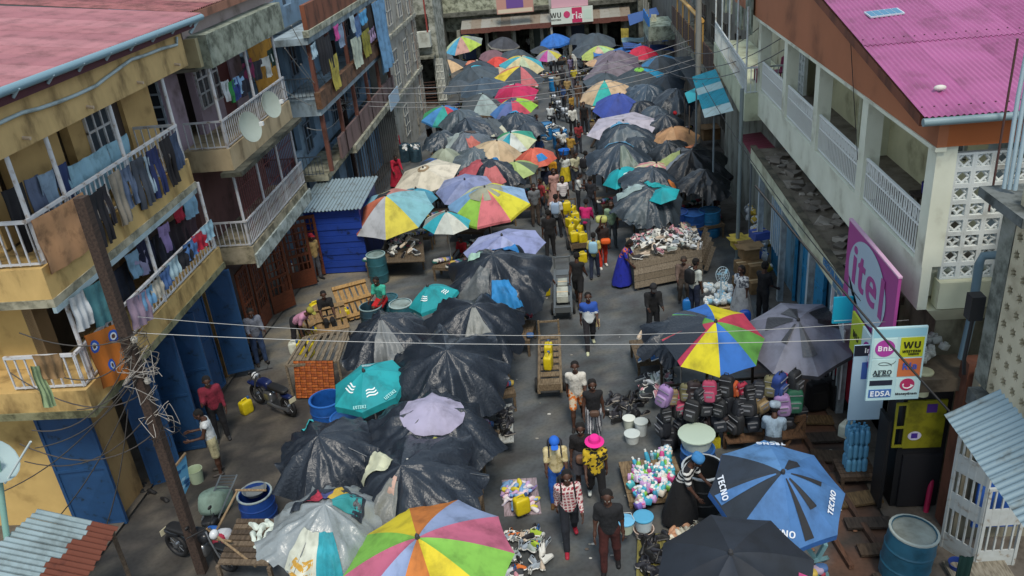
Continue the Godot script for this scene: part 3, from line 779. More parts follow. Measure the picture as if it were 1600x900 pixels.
func right_cream() -> void:
	var x0 := 5.6; var xw := 7.3; var z0 := -13.05; var z1 := -26.3
	var o := thing("cream_house", "cream house with arcaded balcony, brown fascia and magenta metal roof", "house", Vector3(6.2, gy(-18), -18))
	var cr := grain("d8d8bc", "plaster", .9)
	var cr2 := grain("e2e4d2", "plaster", .9)
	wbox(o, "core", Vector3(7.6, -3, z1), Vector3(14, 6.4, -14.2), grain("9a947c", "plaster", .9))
	# balcony slab, its white front, floor, inner wall, ceiling
	var b := MB.new()
	b.box(Vector3(x0, 3.52, z1), Vector3(x0 + .16, 4.32, z0)); b.box(Vector3(x0 + .16, 3.6, z1), Vector3(9, 4.05, -13.4))
	wpart(o, "balcony_slab", b, cr2)
	for i in 8: bx(o, "floor_tile", Vector3(x0 + .16, 4.05, z1 + i * 1.56), Vector3(xw, 4.065 + .003 * (i % 2), z1 + i * 1.56 + 1.54), grain("8b8377", "dirt", .8))
	wbox(o, "inner_wall", Vector3(xw, 4.05, z1), Vector3(xw + .2, 6.5, -13.2), grain("d8d2aa", "plaster", .9))
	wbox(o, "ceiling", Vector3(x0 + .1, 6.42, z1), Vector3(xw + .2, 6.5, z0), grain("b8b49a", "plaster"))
	wbox(o, "cross_wall", Vector3(6.6, 4.06, -19.9), Vector3(xw, 6.42, -19.75), cr)
	bx(o, "door", Vector3(xw - .05, 4.08, -14.9), Vector3(xw - .002, 6.1, -14.0), grain("a9b8bc", "streak", .6))
	for z in [-16.9, -19.0, -21.4]:
		window(o, Vector3(xw - .003, 5.2, z), Vector3(0, 0, 1), Vector3(-1, 0, 0), 1.1, 1.0, 2, 2, flat("a7aaa2", .6), flat("4c5355", .25))
	# columns between the bays
	var cols := [-13.22, -16.48, -19.85, -22.9, -26.1]
	for z in cols:
		bx(o, "column", Vector3(x0 - .012, 4.32, z - .17), Vector3(x0 + .30, 6.42, z + .17), cr2)
	var wi := flat("e2e4e0", .55)
	for i in 4:
		var a := Vector3(x0 + .06, 4.32, cols[i] - .19); var e := Vector3(x0 + .06, 4.32, cols[i + 1] + .19)
		railing(o, a, e, .86, wi, .105, .02)
		bar(o, "mid_rail", a + Vector3(0, .56, 0), e + Vector3(0, .56, 0), .025, wi)
		var k := int(a.distance_to(e) / .21)
		for j in k:   # scroll work between the two upper rails
			var p := a.lerp(e, (j + .5) / k)
			b = MB.new()
			var pts := []
			for q in 9: pts.append(p + Vector3(0, .71 + .11 * sin(TAU * q / 8.0), .055 * cos(TAU * q / 8.0)))
			b.tube(pts, .009, 4, false)
			wpart(o, "scroll", b, wi)
	# pierced screens: one in the far bay, one closing the near end
	var lm := grain("d6dcdc", "plaster", .85)
	for r in 7:
		for c in 3: part(o, "breeze_block", breeze((r + c) % 2, .3, .3), lm, Transform3D(Basis(Vector3.UP, -PI / 2), Vector3(6.7, 4.3 + r * .3, -25.9 + c * .3) - o.position))
	for r in 8:
		for c in 8: part(o, "breeze_block", breeze(1 if r in [2, 4] else 0, .285, .275), lm, Transform3D(Basis(), Vector3(5.93 + c * .286, 4.04 + r * .276, z0 - .12) - o.position))
	wbox(o, "end_sill", Vector3(5.9, 3.55, -13.25), Vector3(9, 4.035, -12.98), cr)
	b = MB.new()
	b.hexa([Vector3(6.1, 3.1, -14), Vector3(9, 3.1, -14), Vector3(9, 3.1, -13.4), Vector3(6.1, 3.1, -13.4), Vector3(5.76, 3.52, -14), Vector3(9, 3.52, -14), Vector3(9, 3.52, -13.0), Vector3(5.76, 3.52, -13.0)])
	wpart(o, "end_corbel", b, cr)
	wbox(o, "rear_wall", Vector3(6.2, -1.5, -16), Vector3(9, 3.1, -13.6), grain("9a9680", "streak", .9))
	# brown fascia: street side follows the roof slope, and the near end
	var fb := grain("b06c48", "plaster", .75, 0, .5)
	b = MB.new()
	b.hexa([Vector3(x0 - .05, 6.4, z0 + .05), Vector3(x0 + .1, 6.4, z0 + .05), Vector3(x0 + .1, 6.4, -30), Vector3(x0 - .05, 6.4, -30), Vector3(x0 - .05, 6.86, z0 + .05), Vector3(x0 + .1, 6.86, z0 + .05), Vector3(x0 + .1, 9.7, -30), Vector3(x0 - .05, 9.7, -30)])
	wpart(o, "fascia", b, fb)
	wbox(o, "fascia", Vector3(x0 + .1, 6.402, z0 - .1), Vector3(10, 6.85, z0 + .048), grain("b0602f", "plaster", .75, 0, .5))
	bx(o, "trim", Vector3(x0 - .07, 6.33, -26.4), Vector3(x0 + .1, 6.396, z0 + .06), cr2)
	b = MB.new()
	b.hexa([Vector3(5.22, 6.78, -12.95), Vector3(5.27, 6.78, -12.95), Vector3(5.27, 9.66, -30), Vector3(5.22, 9.66, -30), Vector3(5.22, 6.95, -12.95), Vector3(5.27, 6.95, -12.95), Vector3(5.27, 9.83, -30), Vector3(5.22, 9.83, -30)])
	wpart(o, "verge_board", b, grain("7c4630", "streak", .8))
	b = MB.new()
	b.hexa([Vector3(5.27, 6.78, -12.95), Vector3(x0 - .05, 6.78, -12.95), Vector3(x0 - .05, 9.66, -30), Vector3(5.27, 9.66, -30), Vector3(5.27, 6.8, -12.95), Vector3(x0 - .05, 6.8, -12.95), Vector3(x0 - .05, 9.68, -30), Vector3(5.27, 9.68, -30)])
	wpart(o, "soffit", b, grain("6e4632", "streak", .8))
	# roof: three courses of corrugated sheets lapped over one another
	var rm := [grain("a65689", "plaster", .5, 0, 1.2), grain("ac5c8f", "plaster", .5, 0, .9), grain("a05183", "plaster", .5, 0, 1.6)]
	var dn := Vector3(0, -.169, 1).normalized()
	for r in 4:
		for c in 9:
			var top := Vector3(5.2 + c * .9, 6.99 + .169 * 3.0 * (r + 1) + .012 * r + .003 * (c % 2), -12.8 - 3.0 * (r + 1))
			corrugated(o, "roof_sheet", top, Vector3(.93, 0, 0), dn * 3.12, .09, .014, rm[(r * 2 + c) % 3])
	b = MB.new(); b.tube([Vector3(5.18, 6.9, -12.72), Vector3(10, 6.93, -12.72)], .062, 10)
	wpart(o, "gutter", b, flat("74898f", .45))
	b = MB.new()
	for r in 5:
		for k in 44:
			var zz := -13.0 - r * 2.95 + .05 * sin(k * 3.1)
			b.ball(Vector3(5.25 + k * .18, 7.0 + .169 * (-12.8 - zz) + .028, zz), Vector3(.018, .012, .018), 5, 3)
	wpart(o, "roof_fixings", b, flat("4a2438", .7)).set_meta("kind", "stuff")
	# small solar panel and a stone lying on the roof
	var n := Vector3(0, 1, .169).normalized()
	var pc := oz(1381, 23, -17.0)
	pc = CP + ray(1381, 23) * ((6.99 - CP.y + .169 * (-12.8)) / (ray(1381, 23).y + .169 * ray(1381, 23).z))
	var sp := thing("solar_panel", "small blue solar panel lying on the magenta roof", "solar panel", pc)
	sp.basis = Basis(Vector3(1, 0, 0), n, Vector3(1, 0, 0).cross(n)) * Basis(Vector3.UP, .12)
	var pb := MB.new(); pb.box(Vector3(-.33, .02, -.16), Vector3(.33, .05, .16)); part(sp, "frame", pb.mesh(), flat("b9c6cf", .4))
	for i in 5:
		pb = MB.new(); pb.box(Vector3(-.31 + i * .125, .05, -.14), Vector3(-.20 + i * .125, .055, .14)); part(sp, "cell", pb.mesh(), flat("2f6f92", .2))
	pc = CP + ray(1468, 143) * ((6.99 - CP.y + .169 * (-12.8)) / (ray(1468, 143).y + .169 * ray(1468, 143).z))
	pb = MB.new(); pb.ball(Vector3(0, .06, 0), Vector3(.1, .045, .06)); solo("white_shoe", pb, flat("c9c6bd", .8), "single pale shoe lying near the eave of the magenta roof", "shoe", pc)
	# things in the balcony
	var st := thing("wooden_stool", "dark wooden stool in the open bay of the cream balcony", "stool", Vector3(6.75, 4.07, -16.0))
	bx(st, "seat", Vector3(6.5, 4.45, -16.2), Vector3(7.0, 4.5, -15.8), grain("4a4038", "wood"))
	for q in [[6.55, -16.15], [6.95, -16.15], [6.55, -15.85], [6.95, -15.85]]: bar(st, "leg", Vector3(q[0], 4.07, q[1]), Vector3(q[0], 4.45, q[1]), .05, grain("4a4038", "wood"))
	var pbk := MB.new(); pbk.lathe([Vector2(0, 0), Vector2(.09, 0), Vector2(.11, .22), Vector2(.1, .22), Vector2(.085, .02)], 14)
	solo("blue_tub", pbk, flat("33308a", .5), "small dark blue plastic tub on the wooden stool", "tub", Vector3(6.75, 4.5, -16.0))
	# ground floor: ledge with its sign band, rubble on it, shop wall behind
	var l := thing("shop_ledge", "concrete ledge over the shops, strewn with rubble, under the cream balcony", "ledge", Vector3(5.7, gy(-19), -19))
	wbox(l, "ledge", Vector3(5.34, 2.55, -25.2), Vector3(6.2, 2.72, -15.05), grain("857c6e", "dirt", .95))
	b = MB.new()
	b.box(Vector3(5.25, 2.32, -25.2), Vector3(5.34, 2.80, -15.0))
	wpart(l, "sign_band", b, grain("c9ccb4", "plaster", .9))
	bx(l, "coping", Vector3(5.23, 2.80, -25.2), Vector3(5.40, 2.84, -15.0), grain("6b6152", "mould"))
	var tb := Transform3D(Basis(Vector3.UP, -PI / 2), Vector3(5.235, 2.62, -15.9) - l.position)
	text(l, "EKEDON MARKOUH", .25, flat("2f6fa3", .6), tb * Transform3D(Basis(), Vector3(-.35, 0, 0)), "Droid Sans", true, .82)
	text(l, "AND INVESTMENTS", .17, flat("5b7f9c", .6), tb * Transform3D(Basis(), Vector3(.1, -.2, 0)), "Droid Sans", true, .82)
	for z in [-19.4, -20.9]:
		var vb := MB.new(); vb.box(Vector3(5.242, 2.45, z), Vector3(5.249, 2.68, z + .55)); wpart(l, "vent", vb, flat("9aa08d"))
	rng.seed = 77
	for i in 60:
		var s := rng.randf_range(.05, .2)
		var rb := MB.new()
		var pts := []
		for q in 8: pts.append(Vector3([-1, 1, 1, -1, -1, 1, 1, -1][q] * s * rng.randf_range(.6, 1.1), (0.0 if q < 4 else s * rng.randf_range(.25, .8)), [-1, -1, 1, 1, -1, -1, 1, 1][q] * s * rng.randf_range(.6, 1.1)))
		rb.hexa(pts)
		var at := Vector3(rng.randf_range(5.5, 6.1), 2.72, rng.randf_range(-24.5, -15.3))
		solo("rubble", rb, grain(["a8a196", "8e867c", "bdb7ad", "7d776f"][i % 4], "dirt", .95), "broken piece of masonry in the rubble on the shop ledge", "rubble", at, "rubble on the shop ledge").rotation.y = rng.randf() * 6
	var sh := thing("shop_row", "row of small shops with blue and red doors below the ledge", "shop", Vector3(6.2, gy(-20), -20))
	wbox(sh, "wall", Vector3(6.2, -2.2, -25.5), Vector3(6.4, 2.55, -15.2), grain("6f9ab4", "streak", .9))
	var bl := grain("2f8fc0", "rust", .5, 0, 1.2)
	for q in [[-24.4, 0.0], [-22.6, .6], [-20.8, 0.0], [-19.7, 0.0], [-18.4, 1.2], [-17.6, .1]]:
		door_leaf(sh, Vector3(6.1, gy(q[0]) + .05, q[0]), .95, 3.0, PI / 2 - q[1], bl)
	for i in 4: bar(sh, "pillar", Vector3(5.6, gy(-17), -16.4 - i * 2.9), Vector3(5.6, 2.3, -16.4 - i * 2.9), .16, grain("b9c6cf", "streak", .8))
	for i in 6: bar(sh, "gate_bar", Vector3(5.62, .2, -22.6 - i * .22), Vector3(5.62, 2.3, -22.6 - i * .22), .03, flat("bfcbd2", .5))
	# white steel gate with red cloth behind
	var g := thing("white_gate", "white steel shop gate before a red cloth, beside the teal sign", "gate", Vector3(5.6, gy(-16.5), -16.5))
	bx(g, "panel", Vector3(5.5, .85, -17.2), Vector3(5.54, 1.35, -16.2), grain("c2c9cc", "streak", .6))
	for i in 5: bar(g, "gate_bar", Vector3(5.52, -.4, -17.2 + i * .25), Vector3(5.52, .85, -17.2 + i * .25), .035, flat("c9d2d6", .5))
	bar(g, "frame", Vector3(5.52, -.4, -17.25), Vector3(5.52, 2.3, -17.25), .06, flat("c9d2d6", .5))
	bar(g, "frame", Vector3(5.52, 1.35, -17.2), Vector3(5.52, 2.2, -16.6), .06, flat("c9d2d6", .5))
	bx(g, "red_cloth", Vector3(5.72, -.5, -17.3), Vector3(5.75, 2.2, -15.9), flat("b01c3a", .9))

func right_signs() -> void:
	# long magenta board standing on the ledge, facing the street
	var s := thing("magenta_billboard", "long magenta billboard with a pale speech-bubble oval along the cream balcony", "billboard", Vector3(5.2, 2.3, -14.2))
	bx(s, "board", Vector3(5.16, 2.25, -15.5), Vector3(5.21, 4.24, -12.85), flat("a04489", .5))
	bx(s, "edge", Vector3(5.150, 4.24, -15.51), Vector3(5.22, 4.27, -12.84), flat("c9a3bd", .5))
	var b := MB.new()
	var t := Transform3D(Basis(Vector3(0, 0, 1), PI / 2) * Basis(Vector3.UP, 0), Vector3(-.05, 1.15, 0.0))
	var rim := []
	for i in 40:
		var a := TAU * i / 40
		rim.append(Vector3(-.052, 1.15 + .74 * sin(a), -.06 + 1.02 * cos(a)))
	for i in 40: b.tri(Vector3(-.052, 1.15, -.06), rim[i], rim[(i + 1) % 40], Vector3(-1, 0, 0), Vector3(-1, 0, 0), Vector3(-1, 0, 0))
	b.tri(Vector3(-.052, .9, -1.0), Vector3(-.052, .42, -.95), Vector3(-.052, .55, -.4), Vector3(-1, 0, 0), Vector3(-1, 0, 0), Vector3(-1, 0, 0))
	part(s, "oval", b.mesh(), flat("a9bccb", .5))
	text(s, "itel", .98, flat("a04489", .5), Transform3D(Basis(Vector3.UP, -PI / 2), Vector3(-.058, 1.2, -.02)), "Droid Sans", true, 1.15)
	# green and white strip below it
	s = thing("strip_sign", "narrow two-panel sign with a green and a white square below the magenta billboard", "sign", Vector3(5.08, 2.2, -13.6))
	bx(s, "panel", Vector3(5.06, 1.95, -14.55), Vector3(5.1, 2.75, -13.95), flat("a9b82a", .6))
	bx(s, "panel", Vector3(5.061, 1.95, -13.945), Vector3(5.099, 2.75, -13.2), flat("b9d4d6", .6))
	b = MB.new(); b.lathe([Vector2(.24, 0), Vector2(.24, .006), Vector2(0, .006)], 20, Transform3D(Basis(Vector3(0, 0, 1), PI / 2), Vector3(-.022, .15, .02)))
	part(s, "emblem", b.mesh(), flat("9b2f8c"))
	text(s, "BnB", .2, flat("e6e0ea"), Transform3D(Basis(Vector3.UP, -PI / 2), Vector3(-.034, .15, .02)))
	text(s, "WU", .2, flat("25250f"), Transform3D(Basis(Vector3.UP, -PI / 2), Vector3(-.024, .15, -.65)))
	# white logo board facing up the street
	var c := Vector3(5.07, 2.92, -12.3)
	s = thing("logo_board", "white board of six money and utility logos beside the magenta billboard", "sign", c)
	var f := func(lo: Vector2, hi: Vector2, z: float, hex: String, called := "panel"):
		var q := MB.new(); q.box(Vector3(lo.x, lo.y, 0), Vector3(hi.x, hi.y, z)); return part(s, called, q.mesh(), flat(hex, .55))
	var q0 := MB.new(); q0.box(Vector3(-.435, -.70, -.05), Vector3(.435, .70, 0)); part(s, "board", q0.mesh(), flat("b4d4d8", .55))
	f.call(Vector2(-.42, .53), Vector2(.42, .68), .003, "8fc3d3")
	f.call(Vector2(-.40, .14), Vector2(-.03, .51), .006, "bfdcdc"); f.call(Vector2(.03, .14), Vector2(.40, .51), .006, "b9bf24")
	f.call(Vector2(-.40, -.24), Vector2(-.03, .11), .006, "bfdcdc"); f.call(Vector2(.03, -.24), Vector2(.40, .11), .006, "c96f42")
	f.call(Vector2(-.40, -.40), Vector2(-.03, -.30), .006, "1d2235"); f.call(Vector2(-.40, -.64), Vector2(-.03, -.48), .006, "3f6aa8"); f.call(Vector2(.03, -.64), Vector2(.40, -.28), .006, "bfdcdc")
	for e in [[-.215, .325, .16, "a33a96"], [.215, -.40, .12, "b02a5c"]]:
		b = MB.new(); b.lathe([Vector2(e[2], 0), Vector2(e[2], .006), Vector2(0, .006)], 24, Transform3D(Basis(Vector3.RIGHT, PI / 2), Vector3(e[0], e[1], .006)))
		part(s, "emblem", b.mesh(), flat(e[3]))
	b = MB.new()
	var pts := []
	for i in 10: pts.append(Vector3(.215 + .07 * cos(2.6 + i * .35), -.41 + .06 * sin(2.6 + i * .35), .013))
	b.tube(pts, .012, 5); b.tri(pts[9] + Vector3(.05, .02, 0), pts[9] + Vector3(-.01, .05, 0), pts[9] + Vector3(.0, -.03, 0)); part(s, "arrow", b.mesh(), flat("e8e6e6"))
	b = MB.new()
	pts = []
	for i in 16: pts.append(Vector3(-.2 + .12 * cos(i * .42) + .004 * i, -.02 + .05 * sin(i * .42) + .006 * i, .01))
	b.tube(pts, .005, 4); part(s, "outline", b.mesh(), flat("20242a"))
	var tx := func(str_: String, size: float, hex: String, x: float, y: float, font := "Droid Sans", z := .014): text(s, str_, size, flat(hex, .6), Transform3D(Basis(), Vector3(x, y, z)), font)
	tx.call("BnB", .13, "e8e4ea", -.215, .325); tx.call("WU", .17, "23230f", .215, .37); tx.call("WESTERN", .065, "23230f", .215, .25); tx.call("UNION", .05, "23230f", .25, .195)
	tx.call("AFRO", .11, "20242a", -.215, -.14, "Droid Serif"); tx.call("INTERNATIONAL", .032, "20242a", -.215, -.205, "Droid Serif")
	tx.call("Ria", .17, "3a58b0", .215, -.04); tx.call("EDSA", .14, "dfe6ee", -.215, -.56); tx.call("MoneyGram", .06, "30343c", .215, -.58)
	for x in [-.3, .3]: rod(s, "hanger", Vector3(x, .6, -.04), Vector3(x + .2, .9, -.8), .03, flat("4c4f52", .5))
	# teal sign on the end of the ledge
	s = thing("teal_sign", "small square teal sign on the end of the shop ledge", "sign", Vector3(5.0, 2.2, -14.85))
	var p := oz(1303, 466, -14.85); var e2 := oz(1338, 503, -14.85)
	bx(s, "board", Vector3(p.x, e2.y, -14.87), Vector3(e2.x, p.y + .02, -14.83), flat("1aa6c6", .5))
	bx(s, "stripe", Vector3(p.x + .03, e2.y + .05, -14.83), Vector3(e2.x - .05, e2.y + .07, -14.826), flat("b9dfe6", .5))
	# poster of a phone under the ledge
	s = thing("phone_poster", "upright pale poster showing two blue phones, under the ledge signs", "poster", Vector3(5.25, gy(-13.6), -13.6))
	var a := oz(1343, 540, -13.5); var d := oz(1372, 655, -13.5)
	bx(s, "board", Vector3(a.x - .08, d.y, -13.53), Vector3(d.x + .05, a.y, -13.5), flat("a9c4d6", .5))
	bx(s, "header", Vector3(a.x - .08, a.y - .22, -13.5), Vector3(d.x + .05, a.y, -13.494), flat("1a1d2b", .5))
	text(s, "infinix", .13, flat("d9dde2"), Transform3D(Basis(), Vector3((a.x + d.x) / 2 + .05 - 5.25, a.y - .11 - s.position.y, .107)))
	for i in 2: bx(s, "print", Vector3(a.x + .08 + i * .17, a.y - .72, -13.5), Vector3(a.x + .2 + i * .17, a.y - .36, -13.494), flat(["3b5aa0", "4f7fc0"][i], .3))

func right_far() -> void:
	# white house with the railed corner balcony
	var A := Vector3(5.2, 4.15, -26.3); var B := Vector3(5.68, 4.15, -35.0)
	var o := thing("white_railed_house", "white house with steel-railed balcony and weathered canvas awnings next to the cream house", "house", Vector3(6.4, gy(-30), -30))
	var cr := grain("c6cbb0", "plaster", .9)
	var b := MB.new()
	b.hexa([Vector3(5.2, 3.35, -26.1), Vector3(9, 3.35, -26.1), Vector3(9, 3.35, -35), Vector3(5.68, 3.35, -35), Vector3(5.2, 4.2, -26.1), Vector3(9, 4.2, -26.1), Vector3(9, 4.2, -35), Vector3(5.68, 4.2, -35)])
	wpart(o, "balcony_slab", b, cr)
	wbox(o, "wall", Vector3(7.0, -3, -35), Vector3(12, 8.5, -25.95), grain("b3b2a0", "streak", .9))
	wbox(o, "lower_wall", Vector3(6.2, -3, -35), Vector3(7.0, 3.35, -26.0), grain("8f948c", "streak", .9))
	var wi := grain("cfd6d8", "rust", .55, 0, 1.6)
	railing(o, A + Vector3(.05, 0.02, 0), B + Vector3(.05, 0.02, 0), .80, wi, .13)
	bar(o, "mid_rail", A + Vector3(.05, .7, 0), B + Vector3(.05, .7, 0), .03, wi)
	railing(o, A + Vector3(.05, 0.02, .1), Vector3(6.6, 4.17, -26.2), .80, wi, .13)
	for i in 5:
		var p := A.lerp(B, i / 4.0) + Vector3(.06, 0, 0)
		rod(o, "post", p, p + Vector3(0, 2.6, 0), .06, wi)
	for q in [[.15, 1.9, .9], [.42, 1.7, 1.1], [.7, 1.8, .8], [.9, 1.6, .9]]:   # weathered canvas hung between the posts
		var p: Vector3 = A.lerp(B, q[0]) + Vector3(.16, q[1] - .2, 0)
		wbox(o, "canvas", p, p + Vector3(.06, 1.2, q[2]), grain("9aa196", "mould", .95))
	for q in [[6.0, -27.6], [6.3, -26.9]]:
		var c := thing("plastic_chair", "dark magenta plastic chair on the white railed balcony", "chair", Vector3(q[0], 4.22, q[1]), "chairs on the railed balcony")
		var m := flat("7d1f4c", .4)
		bx(c, "seat", Vector3(q[0] - .22, 4.62, q[1] - .22), Vector3(q[0] + .22, 4.66, q[1] + .22), m)
		b = MB.new()
		var rows := []
		for i in 7:
			var row := []
			for j in 9: row.append(Vector3(.16 + .06 * cos((j - 4) * .35) + .03 * i / 6.0, .42 + .5 * i / 6.0 * (1 - .06 * absf(j - 4)), (j - 4) * .055))
			rows.append(row)
		b.sheet(rows, null, .03); part(c, "backrest", b.mesh(), m)
		for e in [[-.18, -.18], [.18, -.18], [-.18, .18], [.18, .18]]: bar(c, "leg", Vector3(q[0] + e[0], 4.22, q[1] + e[1]), Vector3(q[0] + e[0], 4.62, q[1] + e[1]), .04, m)
	# awnings on the street below
	var aw := thing("teal_awning", "teal and white striped metal awning beside the white railed house", "awning", Vector3(5, gy(-29), -29))
	var P := [Vector3(4.8, 2.9, -34.8), Vector3(5.5, 3.45, -33.4), Vector3(4.35, 2.9, -28.5), Vector3(5.2, 3.4, -27.6)]
	for i in 6:
		var u := i / 6.0
		corrugated(aw, "awning_sheet", P[0].lerp(P[2], u) + Vector3(0, .004 * (i % 2), 0), (P[2] - P[0]) / 6.0 * 1.03, P[1] - P[0], .08, .014, grain(["22a0ba", "26a6bf", "b4d2d6", "22a0ba", "269fb8", "bcd4d8"][i], "rust", .5))
	for z in [-33.6, -29.3]: rod(aw, "post", Vector3(4.8, gy(z), z), Vector3(4.8, 3.0, z), .07, flat("7f8a90", .5))
	b = MB.new()
	b.quad(Vector3(4.95, 1.4, -38.4), Vector3(5.85, 1.35, -39.8), Vector3(5.5, 1.57, -36.6), Vector3(4.8, 1.55, -35.9))
	var tc := thing("teal_flap", "flat teal sheet propped beside the striped metal awning", "awning", Vector3(5.2, gy(-38), -38))
	wpart(tc, "canvas", b, flat("1f9fae", .6, 0, .3))
	for q in [[4.95, -38.3], [4.85, -36.0], [5.7, -39.5]]: rod(tc, "pole", Vector3(q[0], gy(q[1]), q[1]), Vector3(q[0], 1.42, q[1]), .05, flat("5a5048"))
	aw = thing("red_awning", "flat dull red metal awning between the white and the cream house", "awning", Vector3(5.8, gy(-24), -24))
	P = [Vector3(5.45, 1.7, -28.2), Vector3(6.6, 1.75, -28.3), Vector3(5.35, 1.8, -25.75)]
	for i in 3: corrugated(aw, "awning_sheet", P[0] + (P[2] - P[0]) * i / 3.0 + Vector3(0, .6 + .004 * i, 0), (P[2] - P[0]) / 3.0 * 1.04, P[1] - P[0], .3, .006, grain("85384a", "rust", .6))
	rod(aw, "post", Vector3(5.5, gy(-28), -28), Vector3(5.5, 2.3, -28), .06, flat("70777a", .5)); rod(aw, "post", Vector3(5.45, gy(-26), -26), Vector3(5.45, 2.38, -26), .06, flat("70777a", .5))
	# brown balconied house further down
	o = thing("brown_balcony_house", "weathered grey house with brown slatted balcony and a yellow pipe rail, past the white house", "house", Vector3(7, gy(-44), -44))
	wbox(o, "wall", Vector3(7.2, -4, -60), Vector3(14, 8, -35.2), grain("7d7a72", "streak", .95))
	wbox(o, "balcony_slab", Vector3(6.0, 1.9, -53), Vector3(7.2, 2.25, -37), grain("8f8c80", "mould", .95))
	for i in 22: bx(o, "slat", Vector3(6.02, 2.27, -37.2 - i * .7), Vector3(6.07, 3.25 + .02 * (i % 3), -37.84 - i * .7), grain(["5d463c", "6a5043", "523c33"][i % 3], "wood"))
	b = MB.new(); b.tube([Vector3(6.0, 4.2, -52), Vector3(6.0, 4.2, -40.2)], .09, 8); wpart(o, "yellow_rail", b, flat("c79a4e", .6))
	for i in 5: rod(o, "post", Vector3(6.03, 2.25, -40.3 - i * 2.4), Vector3(6.03, 4.2, -40.3 - i * 2.4), .08, flat("b08a4a", .6))
	for i in 3: wbox(o, "canvas", Vector3(6.0, 4.3 + .1 * i, -51 + i * 3.6), Vector3(6.06, 5.6, -48.6 + i * 3.6), grain("7e8583", "mould", .95))
	for y in [-1.2, 2.6]:
		for i in 5: window(o, Vector3(7.19, y, -38.5 - i * 3.2), Vector3(0, 0, 1), Vector3(-1, 0, 0), 1.1, 1.3, 2, 2, flat("6f6a60", .7), flat("20242a", .2))
	wbox(o, "shop_canopy", Vector3(6.1, .2, -52), Vector3(7.2, .32, -38.5), grain("4f565c", "rust", .8))
	# small house with a blue awning at the far right corner
	o = thing("corner_house", "small dark house with blue cloth awnings at the far right corner", "house", Vector3(6.5, gy(-70), -70))
	wbox(o, "wall", Vector3(7.5, -5, -82), Vector3(14, 4, -60.1), grain("6d6c68", "streak", .95))
	wbox(o, "balcony", Vector3(5.6, -.7, -68), Vector3(7.5, .3, -63.5), grain("a7b4a8", "mould"))
	wbox(o, "shade_cloth", Vector3(5.6, .35, -68), Vector3(5.7, 1.0, -63.5), flat("1f6fb8", .8))
	for i in 4: rod(o, "post", Vector3(5.65, gy(-66), -63.7 - i * 1.4), Vector3(5.65, 2, -63.7 - i * 1.4), .09, flat("8a8a80"))
	b = MB.new()
	b.quad(Vector3(4.6, .2, -71), Vector3(6.9, .6, -71), Vector3(6.9, .4, -68.5), Vector3(4.6, -.3, -68.7))
	wpart(o, "blue_canvas", b, flat("2f4f86", .7, 0, .2))

